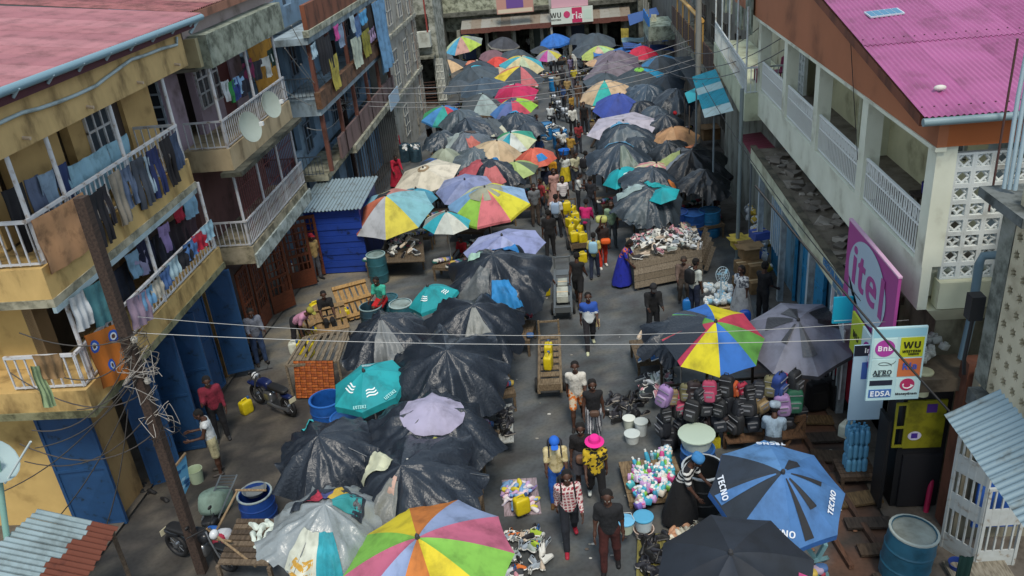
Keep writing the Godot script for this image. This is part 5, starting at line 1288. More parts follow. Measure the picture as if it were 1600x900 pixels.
		for i in 7:
			var row := []
			for j in 11: row.append(Vector3((j / 10.0 - .5) * q[2], 2.3 + q[4] * (j / 5.0 - 1) + .06 * sin(j * 1.3 + i) - .12 * sin(PI * j / 10.0), (i / 6.0 - .5) * q[3]))
			rows.append(row)
		b.sheet(rows); part(cn, "canvas", b.mesh(), canvas(q[5]))
		for sx in [-.46, .46]:
			for sz in [-.45, .45]: rod(cn, "pole", c * Vector3(1, 0, 1) + Vector3(sx * q[2], gy(c.z), sz * q[3]), c * Vector3(1, 0, 1) + Vector3(sx * q[2], gy(c.z) + 2.25 + q[4] * sx * 2, sz * q[3]), .05, flat("5f574c"))

# ---------- goods and street furniture ----------
func on(px: float, py: float) -> Vector3:
	return gh(px, py, 0.0)
func jerrycan(hex: String, label: String, at: Vector3, group := "", turn := 0.0, s := 1.0) -> Node3D:
	var key := "jerrycan" + hex
	var o := thing("jerrycan", label, "jerrycan", at, group if group else "jerrycans", turn)
	if not shared.has("jc"):
		var b := MB.new(); b.sbox(Vector3(0, .19, 0), Vector3(.32, .38, .22), .3); shared.jc = b.mesh()
		b = MB.new(); b.tube([Vector3(-.08, .36, 0), Vector3(-.07, .43, 0), Vector3(.05, .43, 0), Vector3(.08, .36, 0)], .016, 6); shared.jh = b.mesh()
		b = MB.new(); b.lathe([Vector2(.035, .36), Vector2(.035, .43), Vector2(.03, .44), Vector2(0, .44)], 10, Transform3D(Basis(), Vector3(.115, 0, 0))); shared.jp = b.mesh()
	var sc := Transform3D(Basis.from_scale(Vector3.ONE * s), Vector3.ZERO)
	part(o, "can", shared.jc, grain(hex, "cloth", .4), sc); part(o, "grip", shared.jh, flat(hex, .4), sc); part(o, "cap", shared.jp, flat("2c4f86" if hex.begins_with("d") else "c9c4b8", .4), sc)
	return o
func barrel(label: String, at: Vector3, r: float, h: float, hex: String, lid := "", tilt := 0.0, open := false) -> Node3D:
	var o := thing("barrel", label, "barrel", at, "plastic barrels")
	o.rotation.z = tilt
	var b := MB.new()
	b.lathe([Vector2(0, 0), Vector2(r * .9, 0), Vector2(r * .96, h * .06), Vector2(r, h * .3), Vector2(r * 1.03, h * .33), Vector2(r, h * .36), Vector2(r, h * .64), Vector2(r * 1.03, h * .67), Vector2(r, h * .7), Vector2(r * .96, h * .95), Vector2(r * .93, h), Vector2(r * .86, h)] + ([Vector2(r * .84, h * .12), Vector2(0, h * .1)] if open else []), 22)
	part(o, "drum", b.mesh(), grain(hex, "cloth", .45))
	b = MB.new(); b.lathe([Vector2(r * .93, h * .97), Vector2(r * 1.0, h * .98), Vector2(r * 1.0, h * 1.01), Vector2(r * .9, h * 1.015)], 22); part(o, "rim", b.mesh(), flat(lid if lid else hex, .5))
	if not open:
		b = MB.new(); b.lathe([Vector2(r * .9, h * .985), Vector2(r * .5, h * .99), Vector2(0, h * .99)], 22); part(o, "lid", b.mesh(), grain(lid if lid else hex, "dirt", .5))
	return o
func tub(label: String, at: Vector3, r: float, h: float, hex: String, cat := "tub", lid := "") -> Node3D:
	var o := thing(cat.replace(" ", "_"), label, cat, at, "tubs and buckets")
	var b := MB.new(); b.lathe([Vector2(0, .0), Vector2(r * .8, 0), Vector2(r, h * .94), Vector2(r * 1.06, h), Vector2(r * .97, h), Vector2(r * .76, .02), Vector2(0, .02)], 20)
	part(o, "bowl", b.mesh(), flat(hex, .45))
	if lid:
		b = MB.new(); b.lathe([Vector2(r * 1.08, h * .97), Vector2(r * 1.08, h * 1.05), Vector2(r * .8, h * 1.09), Vector2(0, h * 1.09)], 20); part(o, "lid", b.mesh(), flat(lid, .5))
	return o
func shoe_mesh(upper: String, sole: String, kind: int) -> Mesh:
	var k := "shoe%s%s%d" % [upper, sole, kind]
	if shared.has(k): return shared[k]
	var b := MB.new()
	var L := .27
	var st := [0.0, .06, .2, .4, .6, .8, .95, 1.0]
	var wd := [.02, .055, .066, .06, .075, .088, .06, .02]
	var hg := [.085, .10, .105, .10, .075, .055, .035, .02] if kind == 0 else [.02, .025, .03, .05, .065, .05, .03, .02]
	var rows := []; var low := []
	for i in 8:
		var row := []; var lw := []
		for j in 9:
			var a := PI * j / 8.0
			row.append(Vector3(-cos(a) * wd[i] * .55, .022 + sin(a) * hg[i] * (1.0 if kind == 0 or (i > 2 and i < 6) else .15), (st[i] - .5) * L))
			lw.append(Vector3((j / 4.0 - 1.0) * wd[i] * .6, [0.0, .024, .024, .024, .024, .024, .024, .024, 0.0][j], (st[i] - .5) * L * 1.04))
		rows.append(row); low.append(lw)
	b.col = lin(upper); b.sheet(rows); b.col = lin(sole); b.sheet(low)
	if kind == 0:
		b.col = lin("1d1c1c"); b.ball(Vector3(0, .112, -.075), Vector3(.028, .012, .05), 8, 4)
	shared[k] = b.mesh()
	return shared[k]
# a heap of alike small things, each its own object
func heap(called: String, label: String, cat: String, group: String, meshes: Array, m: Material, count: int, at: Callable, lay := .25, sc := 1.0) -> void:
	for i in count:
		var o := MeshInstance3D.new()
		o.name = numbered(called); o.mesh = meshes[rng.randi() % meshes.size()]; o.material_override = m
		var p: Vector3 = at.call(rng.randf(), rng.randf(), i)
		o.transform = Transform3D(Basis(Vector3.UP, rng.randf() * TAU) * Basis(Vector3.RIGHT, rng.randf_range(-lay, lay)) * Basis(Vector3.BACK, rng.randf_range(-lay, lay) * 1.6) * Basis.from_scale(Vector3.ONE * sc * rng.randf_range(.9, 1.12)), p)
		add_child(o)
		o.set_meta("label", label); o.set_meta("category", cat); o.set_meta("group", group)
# points spread over a four-cornered area given in pixels at a height, mounded up in the middle
func area(c: Array, h: float, mound: float) -> Callable:
	var q := []
	for e in c: q.append(gh(e[0], e[1], h))
	return func(u: float, v: float, i: int) -> Vector3:
		var p: Vector3 = q[0].lerp(q[1], u).lerp(q[3].lerp(q[2], u), v)
		return p + Vector3(0, mound * sin(PI * u) * sin(PI * v) + .01, 0)
func table(label: String, c: Vector3, size: Vector2, h: float, turn: float, hex := "7a6a55", planks := 5, cloth := "") -> Node3D:
	var o := thing("market_table", label, "table", c, "stall tables", turn)
	var m := grain(hex, "wood", .85)
	for i in planks:
		var b := MB.new()
		var z0 := (float(i) / planks - .5) * size.y
		b.box(Vector3(-size.x / 2, h - .03, z0 + .008), Vector3(size.x / 2, h + .004 * (i % 2), z0 + size.y / planks - .008)); part(o, "plank", b.mesh(), m)
	for sx in [-1, 1]:
		for sz in [-1, 1]:
			var b := MB.new(); b.box(Vector3(sx * (size.x / 2 - .05) - .03, 0, sz * (size.y / 2 - .05) - .03), Vector3(sx * (size.x / 2 - .05) + .03, h - .03, sz * (size.y / 2 - .05) + .03)); part(o, "leg", b.mesh(), m)
	for sz in [-1, 1]:
		var b := MB.new(); b.box(Vector3(-size.x / 2, h - .11, sz * (size.y / 2 - .03) - .015), Vector3(size.x / 2, h - .031, sz * (size.y / 2 - .03) + .015)); part(o, "apron", b.mesh(), m)
	return o
func carton(label: String, at: Vector3, s: Vector3, turn: float, hex := "a8825a", open := false, group := "cardboard boxes") -> Node3D:
	var o := thing("cardboard_box", label, "box", at, group, turn)
	var m := grain(hex, "cloth", .9)
	var b := MB.new()
	b.box(Vector3(-s.x / 2, 0, -s.z / 2), Vector3(s.x / 2, s.y, s.z / 2)); part(o, "box", b.mesh(), m)
	if open:
		for e in [[1, 0], [-1, 0], [0, 1], [0, -1]]:
			b = MB.new()
			var w: Vector3 = Vector3(e[0] * s.x / 2, s.y, e[1] * s.z / 2); var tang := Vector3(e[1] * s.x / 2, 0, e[0] * s.z / 2); var outv := Vector3(e[0], .15, e[1]) * .16
			b.sheet([[w - tang, w + tang], [w - tang * .96 + outv, w + tang * .96 + outv]], null, .01); part(o, "flap", b.mesh(), m)
	else:
		b = MB.new(); b.box(Vector3(-s.x / 2 - .001, s.y, -.03), Vector3(s.x / 2 + .001, s.y + .003, .03)); part(o, "tape", b.mesh(), flat("c9b08a", .5))
	return o
func backpack(label: String, at: Vector3, hex: String, s: float, turn: float, group: String, kind := 0) -> Node3D:
	var o := thing("backpack" if kind == 0 else "suitcase", label, "bag" if kind == 0 else "suitcase", at, group, turn)
	if not shared.has("bp0"):
		var b := MB.new(); b.sbox(Vector3(0, .25, 0), Vector3(.32, .5, .2), .5); shared.bp0 = b.mesh()
		b = MB.new(); b.sbox(Vector3(0, .17, .11), Vector3(.25, .26, .1), .5); shared.bp1 = b.mesh()
		b = MB.new(); b.tube([Vector3(-.05, .48, 0), Vector3(-.04, .55, .0), Vector3(.04, .55, 0), Vector3(.05, .48, 0)], .012, 5); shared.bp2 = b.mesh()
		b = MB.new(); b.box(Vector3(-.1, .27, .15), Vector3(.1, .285, .163)); b.box(Vector3(-.06, .16, .155), Vector3(.06, .2, .165)); b.box(Vector3(-.13, .4, .09), Vector3(.13, .412, .105)); shared.bp3 = b.mesh()
		b = MB.new(); b.sbox(Vector3(0, .36, 0), Vector3(.45, .66, .26), .3); shared.sc0 = b.mesh()
		b = MB.new(); b.sbox(Vector3(0, .3, .13), Vector3(.36, .44, .06), .3); shared.sc1 = b.mesh()
		b = MB.new(); b.tube([Vector3(-.1, .66, -.08), Vector3(-.1, .9, -.08), Vector3(.1, .9, -.08), Vector3(.1, .66, -.08)], .012, 5); shared.sc2 = b.mesh()
	var t := Transform3D(Basis.from_scale(Vector3.ONE * s), Vector3.ZERO)
	var m := grain(hex, "cloth", .7)
	if kind == 0:
		part(o, "pack", shared.bp0, m, t); part(o, "pocket", shared.bp1, grain("#" + Color(hex).lightened(.09).to_html(false), "cloth", .6), t); part(o, "zip", shared.bp3, flat("7d7f84", .4), t); part(o, "grab_loop", shared.bp2, flat("1d1d1f", .7), t)
	else:
		part(o, "case", shared.sc0, m, t); part(o, "pocket", shared.sc1, m, t); part(o, "pull_handle", shared.sc2, flat("2a2a2c", .4, .5), t)
	return o
func bottle(hex: String, kind: int) -> Mesh:
	var k := "bot%s%d" % [hex, kind]
	if shared.has(k): return shared[k]
	var b := MB.new(); b.col = lin(hex)
	if kind == 0: b.lathe([Vector2(0, 0), Vector2(.035, 0), Vector2(.037, .02), Vector2(.037, .13), Vector2(.03, .16), Vector2(.014, .18)], 10)
	else: b.sbox(Vector3(0, .05, 0), Vector3(.13, .1, .09), .18, Transform3D(), 10, 6)
	b.col = lin("e0e0dc")
	if kind == 0: b.lathe([Vector2(.018, .18), Vector2(.018, .22), Vector2(0, .22)], 8)
	else: b.lathe([Vector2(.03, .1), Vector2(.03, .12), Vector2(0, .12)], 8)
	shared[k] = b.mesh()
	return shared[k]
func handcart(label: String, a: Vector3, b_: Vector3, w: float, hex: String, steel := false) -> Node3D:   # a = wheel end, b = handle end
	var u := (b_ - a); var L := u.length(); u = u.normalized()
	var o := thing("handcart", label, "handcart", (a + b_) / 2, "handcarts")
	o.basis = Basis(u.cross(Vector3.UP).normalized(), Vector3.UP, -u).orthonormalized()
	var m: Material = grain(hex, "wood", .85) if not steel else flat(hex, .5, .5)
	var P := func(n: String, lo: Vector3, hi: Vector3):
		var b := MB.new(); b.box(lo, hi); part(o, n, b.mesh(), m)
	for s in [-1, 1]:
		P.call("side_beam", Vector3(s * w / 2 - .035, .34, -L / 2), Vector3(s * w / 2 + .035, .42, L / 2))
		P.call("handle", Vector3(s * w / 2 - .025, .42, -L / 2), Vector3(s * w / 2 + .025, .85, -L / 2 + .05))
		P.call("stand", Vector3(s * w / 2 - .03, 0, -L * .33), Vector3(s * w / 2 + .03, .34, -L * .33 + .06))
		var wb := MB.new(); wb.lathe([Vector2(0, -.035), Vector2(.17, -.035), Vector2(.2, -.02), Vector2(.2, .02), Vector2(.17, .035), Vector2(0, .035)], 18, Transform3D(Basis(Vector3(0, 0, 1), PI / 2), Vector3(s * (w / 2 + .08), .2, L * .28)))
		part(o, "wheel", wb.mesh(), flat("1f1f20", .8))
	P.call("axle", Vector3(-w / 2 - .08, .18, L * .28 - .02), Vector3(w / 2 + .08, .22, L * .28 + .02))
	P.call("crossbar", Vector3(-w / 2, .78, -L / 2 + .005), Vector3(w / 2, .83, -L / 2 + .045))
	var k := 9 if not steel else 5
	for i in k: P.call("slat", Vector3(-w / 2 + .04, .36, -L / 2 + L * (i + .1) / k), Vector3(w / 2 - .04, .385, -L / 2 + L * (i + .75) / k))
	P.call("end_board", Vector3(-w / 2, .42, L / 2 - .05), Vector3(w / 2, .6, L / 2))
	return o
func cable_run(o: Node3D, called: String, p: Array, r: float, m: Material) -> void:
	var b := MB.new(); b.tube(p, r, 6); wpart(o, called, b, m)
func motorbike(label: String, at: Vector3, turn: float, hex: String) -> Node3D:
	var o := thing("motorbike", label, "motorbike", at, "parked motorbikes", turn)   # faces +z
	var dk := flat("18181a", .6); var ch := flat("8d9094", .3, .8); var pm := flat(hex, .3)
	for z in [-.62, .62]:
		var w := MB.new()
		var ring := []
		for k in 25: ring.append(Vector3(0, .29 + .24 * sin(TAU * k / 24), z + .24 * cos(TAU * k / 24)))
		w.tube(ring, .05, 8, false)
		var ty := part(o, "wheel", w.mesh(), dk)
		w = MB.new()
		for k in 8: w.tube([Vector3(0, .29, z), Vector3(0, .29 + .2 * sin(TAU * k / 8), z + .2 * cos(TAU * k / 8))], .007, 4)
		w.lathe([Vector2(.06, -.05), Vector2(.06, .05), Vector2(0, .05)], 10, Transform3D(Basis(Vector3(0, 0, 1), PI / 2), Vector3(0, .29, z)))
		part(ty, "spokes", w.mesh(), ch)
	var b := MB.new(); b.sbox(Vector3(0, .76, .16), Vector3(.26, .24, .44), .6); part(o, "fuel_tank", b.mesh(), pm)
	b = MB.new(); b.sbox(Vector3(0, .76, -.34), Vector3(.25, .12, .7), .5); part(o, "seat", b.mesh(), dk)
	b = MB.new(); b.sbox(Vector3(0, .42, .06), Vector3(.26, .32, .36), .5); part(o, "engine", b.mesh(), ch)
	b = MB.new(); b.tube([Vector3(.08, .3, .62), Vector3(.08, .75, .46), Vector3(.05, .95, .38)], .022, 6); b.tube([Vector3(-.08, .3, .62), Vector3(-.08, .75, .46), Vector3(-.05, .95, .38)], .022, 6); part(o, "fork", b.mesh(), ch)
	b = MB.new(); b.tube([Vector3(-.36, 1.0, .22), Vector3(-.1, 1.02, .38), Vector3(.1, 1.02, .38), Vector3(.36, 1.0, .22)], .016, 6); part(o, "handlebar", b.mesh(), dk)
	b = MB.new(); b.ball(Vector3(0, .88, .52), Vector3(.1, .1, .08)); part(o, "headlight", b.mesh(), flat("c9cdd0", .2))
	b = MB.new(); b.sbox(Vector3(0, .6, .66), Vector3(.16, .06, .5), .6); part(o, "front_mudguard", b.mesh(), pm)
	b = MB.new(); b.sbox(Vector3(0, .62, -.62), Vector3(.16, .1, .4), .6); part(o, "rear_mudguard", b.mesh(), pm)
	b = MB.new(); b.box(Vector3(-.1, .5, -.86), Vector3(.1, .63, -.85)); part(o, "number_plate", b.mesh(), flat("c9c2a4", .6))
	b = MB.new(); b.tube([Vector3(.14, .3, .0), Vector3(.15, .28, -.3), Vector3(.15, .33, -.8)], .04, 8); part(o, "exhaust", b.mesh(), ch)
	for s in [-1, 1]:
		b = MB.new(); b.tube([Vector3(s * .25, 1.02, .28), Vector3(s * .3, 1.18, .24)], .008, 4); b.ball(Vector3(s * .3, 1.2, .24), Vector3(.055, .04, .015)); part(o, "mirror", b.mesh(), dk)
	return o

func goods() -> void:
	rng.seed = 21
	var YC := "d8c21e"
	# jerrycans
	var jl := "yellow jerrycan standing by the timber doors of the lilac house"
	var p := on(360, 568)
	jerrycan(YC, "yellow jerrycan by the blue door leaf, lower of a stack of two", p, "", .2); jerrycan(YC, "yellow jerrycan by the blue door leaf, upper of a stack of two", p + Vector3(.02, .44, 0), "", .5)
	jerrycan(YC, "single yellow jerrycan on bare ground near the motorbike", on(387, 645), "", 1.0)
	p = on(458, 444)
	jerrycan("d98a1c", "orange jerrycan below a white one by the timber doors", p, "", .1); jerrycan("d4d6d0", "white jerrycan standing on an orange one", p + Vector3(0, .44, 0), "", .4)
	jerrycan(YC, "large yellow jerrycan behind the pallet crates", on(496, 493), "", .6, 1.2)
	for q in [[478, 532], [488, 545], [474, 552], [485, 556], [492, 528]]: jerrycan(YC, "yellow jerrycan in the cluster beside the pallet crates", on(q[0], q[1]), "yellow jerrycans by the crates", q[0] * .1)
	jerrycan("d4d8cc", "whitish jerrycan in the cluster beside the pallet crates", on(462, 552), "", .2)
	for q in [[635, 487], [541, 500]]: jerrycan(YC, "yellow jerrycan between the barrels and the black covers" if q[0] > 600 else "small yellow jerrycan half under the black cover by the crates", on(q[0], q[1]), "", .3)
	jerrycan("d0d8cc", "translucent white jerrycan on planks beside the drain", on(1321, 685), "", .8, 1.1)
	jerrycan(YC, "yellow jerrycan among the heaped slippers", on(817, 808) + Vector3(0, .12, 0), "", .5)
	for q in [[826, 466], [852, 462]]: jerrycan(YC, "yellow jerrycan set down beside the black plastic cover", on(q[0], q[1]), "yellow jerrycans by the cover", .4)
	jerrycan(YC, "yellow jerrycan on the ground by the coral umbrella", on(836, 318), "", .4)
	# barrels
	barrel("dark blue barrel heaped with shoes by the cement block, left of a pair", on(633, 252), .32, .95, "3c5868", "4a6474")
	barrel("dark blue barrel heaped with shoes by the cement block, right of a pair", on(651, 252), .32, .95, "3c5868", "4a6474")
	barrel("bright blue barrel by the far people at the road's middle", on(866, 142), .36, 1.0, "1f7fc0", "c9d4d8")
	barrel("bright blue barrel beneath the shoe rack by the motorbikes", on(854, 218), .36, .95, "1f74b4", "2f86c4")
	barrel("bright blue barrel with white shoes on its lid at the road's middle", on(876, 232), .4, 1.0, "1f74b4", "2f86c4")
	barrel("tall teal barrel behind the seated man", on(594, 440), .34, 1.05, "2f6470", "8fa9a8")
	barrel("teal barrel that the man in red shorts sits on", on(612, 495), .3, .7, "2f6878", "2f6878")
	barrel("open grey-lidded barrel beside the black cover", on(585, 512), .36, .75, "2c4a5a", "7f9698", 0.0, true)
	barrel("teal barrel with pale lid by the teal umbrella", on(631, 508), .36, .75, "2f6878", "9fb4b4")
	barrel("blue barrel under the teal umbrella by the woven panel", on(519, 668), .42, .85, "1c58a8", "2a66b4", 0.0, true)
	barrel("blue barrel behind the black cover with turquoise scrap", on(549, 690), .40, .7, "1c58a8", "2a66b4")
	barrel("deep blue open barrel holding a grey bowl by the slatted bench", on(409, 812), .36, .7, "1d4490", "8f9c9c", 0.0, true)
	barrel("big weathered teal barrel beside the drain", on(1408, 900), .40, 1.02, "2c6680", "a9b0a8", -.1)
	barrel("blue barrel with a white bundle on it behind the shoe stall", on(1083, 372), .42, 1.0, "1d4f98", "2a5fa8")
	barrel("sky blue barrel behind the shoe stall", on(1108, 368), .40, 1.0, "2474a8", "2f80b4")
	barrel("navy barrel under the dark cover behind the shoe stall", on(1057, 372), .42, 1.05, "1d3f86", "2a4f98")
	barrel("black plastic barrel below the striped woman's hands", on(1098, 790), .42, .95, "1e2124", "a9b0b4", 0.0, true)
	# tubs and buckets
	tub("broad white basin with a pale lid beside the bag stall", on(1088, 728) + Vector3(0, .55, 0), .36, .28, "c9d4c8", "basin", "b3c4b4")
	barrel("blue barrel under the broad white basin", on(1090, 733), .36, .55, "1f4a86", "2a5a98")
	tub("white tub beside the heaped black shoes", on(983, 668), .14, .26, "c9d0c2", "bucket", "d8dcd2")
	tub("tall white drum with a steel rim near the bag stall", on(1002, 678), .15, .34, "cfd6d6", "bucket", "b9bfba")
	tub("round white tub with a red base near the bag stall", on(988, 690), .17, .22, "d2d8d6", "tub", "c4ccc8")
	tub("whitewashed paint bucket near the picture board", on(309, 752), .17, .34, "a9b89c", "bucket")
	tub("white tub of blue sachets standing on a beige tub", on(1006, 838) + Vector3(0, .2, 0), .18, .28, "c3d2d8", "tub", "4f9fc4")
	tub("beige tub under the white tub of blue sachets", on(1006, 838), .19, .2, "c9b3a4", "tub")
	tub("deep blue basin on the pegboard at the steel gate", on(1493, 897) + Vector3(0, .1, 0), .14, .16, "1a3578", "basin")
	tub("grey bowl resting in the deep blue barrel", on(409, 806) + Vector3(0, .62, 0), .24, .1, "6d7274", "bowl")
	# three handcarts
	handcart("wooden handcart loaded with two yellow jerrycans", on(861, 628), on(860, 545), .55, "8a7a62")
	var pc := (on(861, 628) + on(860, 545)) / 2
	jerrycan(YC, "yellow jerrycan on the wooden handcart, by its wheels", pc + Vector3(-.02, .39, .35), "", 1.4); jerrycan(YC, "yellow jerrycan on the wooden handcart, by its handle", pc + Vector3(-.02, .39, -.25), "", 1.5)
	handcart("empty grey steel trolley standing on the asphalt", on(881, 504), on(880, 440), .5, "6d7274", true)
	pc = (on(881, 504) + on(880, 440)) / 2
	carton("pale crate on the steel trolley, by its wheels", pc + Vector3(0, .40, .55), Vector3(.34, .2, .7), 0, "b9bdb4", false, "crates on the trolley"); carton("pale crate on the steel trolley, by its handle", pc + Vector3(0, .40, -.3), Vector3(.3, .14, .5), 0, "a9aea6", false, "crates on the trolley")
	handcart("wooden handcart piled with yellow jerrycans", on(908, 400), on(889, 345), .6, "6d5d4a")
	pc = (on(908, 400) + on(889, 345)) / 2
	var dv := (on(889, 345) - on(908, 400)) / 5.0
	for i in 5: jerrycan(YC, "yellow jerrycan piled on the loaded handcart", pc + dv * (i - 2.2) + Vector3(.12, .42, 0), "jerrycans on the handcart", .3 + i); jerrycan(YC, "yellow jerrycan piled on the loaded handcart", pc + dv * (i - 2.0) + Vector3(-.16, .42 + (.4 if i == 3 else 0.0), 0), "jerrycans on the handcart", .3 + i)
	jerrycan(YC, "yellow jerrycan standing at the wheel of the loaded handcart", on(906, 404) + Vector3(.1, 0, .35), "", .2)
	# the big shoe stall on the right
	var A := on(992, 456); var B := on(1098, 436)
	var st := thing("shoe_stall", "slanting plank stall heaped with sneakers opposite the fan seller", "stall", (A + B) / 2)
	var ux := (B - A); ux.y = 0; var Ls := ux.length(); ux = ux.normalized()
	var uz := Vector3(0, 0, -1)
	var wd := [grain("8a8070", "wood"), grain("7c7262", "wood"), grain("968c7c", "wood")]
	for i in 4:
		var b := MB.new()
		var y0 := .12 + i * .19; var o0 := -.28 * i / 3.0
		b.hexa([A + Vector3(0, y0, o0 + .03), A + ux * Ls + Vector3(0, y0, o0 + .03), A + ux * Ls + Vector3(0, y0, o0), A + Vector3(0, y0, o0), A + Vector3(0, y0 + .175, o0 - .04), A + ux * Ls + Vector3(0, y0 + .175, o0 - .04), A + ux * Ls + Vector3(0, y0 + .175, o0 - .07), A + Vector3(0, y0 + .175, o0 - .07)])
		wpart(st, "front_plank", b, wd[i % 3])
	for i in 6:
		var b := MB.new()
		var z0 := -.35 - i * .34
		b.hexa([A + Vector3(-.1, .82, z0), A + ux * Ls + Vector3(.1, .82, z0), A + ux * Ls + Vector3(.1, .82, z0 - .32), A + Vector3(-.1, .82, z0 - .32), A + Vector3(-.1, .86, z0), A + ux * Ls + Vector3(.1, .86, z0), A + ux * Ls + Vector3(.1, .86, z0 - .32), A + Vector3(-.1, .86, z0 - .32)])
		wpart(st, "top_plank", b, wd[(i + 1) % 3])
	for i in 5: bar(st, "side_slat", A + ux * (Ls + .15) + Vector3(0, .1, -.3 - i * .4), A + ux * (Ls + .45) + Vector3(0, .85, -.4 - i * .4), .14, wd[i % 3], .03)
	for e in [0.05, .95]:
		for z in [-.1, -2.2]: bar(st, "leg", A + ux * Ls * e + Vector3(0, 0, z), A + ux * Ls * e + Vector3(0, .82, z - .2), .08, wd[0])
	var SN := []
	for q in [["d8d8d2", "e0e0da"], ["c9ccce", "dededa"], ["3c3e44", "d8d8d4"], ["2a2a2e", "c9c9c4"], ["d0cfc8", "9a9a94"], ["c98f98", "dededa"], ["8f9aa4", "d8d8d4"], ["bfae9a", "dad6cc"], ["9aa6a0", "d8d8d4"]]: SN.append(shoe_mesh(q[0], q[1], 0))
	heap("sneaker", "pale sneaker in the heap on the slanting plank stall", "shoe", "shoes on the plank stall", SN, tinted(.7), 130, func(u, v, i): return A + ux * Ls * u + Vector3(0, .87 + .34 * sin(PI * clampf(u, .05, .95)) * sin(PI * (.15 + v * .7)), -.35 - 1.9 * v), .6, 1.15)
	# shoes and slippers on the ground
	var BK := [shoe_mesh("1d1d20", "28282b", 0), shoe_mesh("26262a", "1b1b1d", 1), shoe_mesh("1b1b1d", "77736c", 1), shoe_mesh("303136", "9a968e", 0)]
	heap("black_shoe", "black shoe among the rows on asphalt beside the bag stall", "shoe", "black shoes beside the bag stall", BK, tinted(.5), 46, area([[950, 618], [1008, 612], [1010, 668], [952, 662]], 0, .05), .3)
	heap("sneaker", "white or pink sneaker in the pile at the head of the bag stall", "shoe", "sneakers at the bag stall", SN, tinted(.7), 46, area([[1000, 590], [1050, 582], [1056, 618], [1006, 630]], .45, .16), .6)
	heap("black_shoe", "black shoe on the yellow-edged board beside the black umbrella", "shoe", "black shoes on the board", BK, tinted(.5), 34, area([[1004, 842], [1044, 838], [1046, 902], [1002, 902]], .1, .05), .3)
	heap("pale_pump", "cream or tan pump in the small pile by the black barrel", "shoe", "pumps by the black barrel", [shoe_mesh("d2cbb8", "b9b09c", 1), shoe_mesh("b98a6a", "8f6a50", 1), shoe_mesh("c9c2ae", "a39a86", 0)], tinted(.6), 24, area([[1042, 812], [1084, 806], [1092, 834], [1048, 846]], .05, .12), .4)
	heap("sneaker", "sneaker in the row beside the rainbow umbrella", "shoe", "sneakers by the rainbow umbrella", SN + [shoe_mesh("c96a2a", "dcdcd8", 0), shoe_mesh("9fb83a", "e0e0dc", 0), shoe_mesh("2f5f96", "dcdcd8", 0)], tinted(.7), 44, area([[790, 838], [850, 826], [862, 884], [792, 904]], .05, .1), .4)
	heap("slipper", "bright slipper in the mound on a cloth by the road's middle", "slipper", "slippers by the road", [shoe_mesh("c9a8cf", "7f6fb0", 1), shoe_mesh("d8d2d6", "a9a4b8", 1), shoe_mesh("7fa6cf", "4f6fa8", 1), shoe_mesh("e0c8d0", "c98fa4", 1), shoe_mesh("d2c43a", "a99a2a", 1)], tinted(.6), 46, area([[790, 758], [832, 752], [840, 796], [794, 800]], .05, .2), .6)
	heap("white_shoe", "white shoe laid out on the slatted bench", "shoe", "white shoes on the slatted bench", [shoe_mesh("cfd8d0", "d8dcd6", 1), shoe_mesh("c4cfc8", "d4d8d2", 1)], flat("c9d4cc", .6), 11, area([[398, 812], [425, 812], [428, 872], [392, 876]], .62, .0), .12, 1.25)
	heap("black_shoe", "black shoe on the tray at the side of the lilac-crowned cover", "shoe", "black shoes on the side tray", BK, tinted(.5), 22, area([[776, 640], [798, 636], [800, 682], [776, 684]], .5, .05), .3)
	heap("sneaker", "sneaker displayed on the stand under the pastel umbrella", "shoe", "sneakers under the pastel umbrella", SN, tinted(.7), 34, area([[608, 372], [652, 370], [656, 398], [606, 402]], .8, .25), .8)
	heap("white_shoe", "white shoe stacked on the blue barrels at the road's middle", "shoe", "white shoes on the barrels", [SN[0], SN[1], SN[4], SN[2]], tinted(.7), 30, area([[850, 196], [884, 200], [886, 222], [850, 222]], 1.0, .35), .8, 1.1)
	heap("black_shoe", "worn black shoe scattered by the blue doors of the ochre house", "shoe", "shoes by the blue doors", BK, flat("1b1a1b", .7), 9, area([[205, 752], [258, 745], [262, 785], [214, 770]], .01, 0), .05)
	heap("white_shoe", "white shoe on the pair of dark barrels by the cement block", "shoe", "shoes on the dark barrels", [SN[0], SN[1]], tinted(.7), 10, area([[628, 228], [655, 228], [655, 234], [628, 234]], .97, .05), .5)
	table("small stand of trainers in front of the vendor in black", gh(1018, 572), Vector2(.95, 1.2), .5, .1, "6d5f4c")
	heap("sneaker", "trainer stacked on the small stand before the vendor in black", "shoe", "trainers on the small stand", SN + [shoe_mesh("2f5f96", "dcdcd8", 0), BK[3]], tinted(.7), 26, area([[1000, 520], [1034, 516], [1040, 560], [1002, 566]], .52, .2), .6, 1.1)
	for i in 44:
		var lb := MB.new(); var ls := rng.randf_range(.015, .045)
		lb.sbox(Vector3.ZERO, Vector3(ls * 2.2, ls * .5, ls * 1.6), .7, Transform3D(), 6, 4)
		solo("litter", lb, flat(["b9b8b2", "8f8c84", "c9c6c0", "6a5f56"][i % 4], .9), "scrap of litter on the asphalt of the market street", "litter", gh(rng.randf_range(800, 990), pow(rng.randf(), .6) * 600 + 280, .012), "litter on the asphalt")
	for q in [[332, 838, "2a66b8", "blue"], [342, 850, "b8344a", "red"], [352, 842, "c9ccd0", "white"], [330, 822, "1d1d20", "black"]]:
		var lb := MB.new(); lb.sbox(Vector3(0, .1, 0), Vector3(.34, .22, .3), .7, Transform3D(), 10, 7); solo("goods_bag", lb, flat(q[2], .5), q[3] + " plastic bag of goods beside the slatted bench", "bag", on(q[0], q[1]))
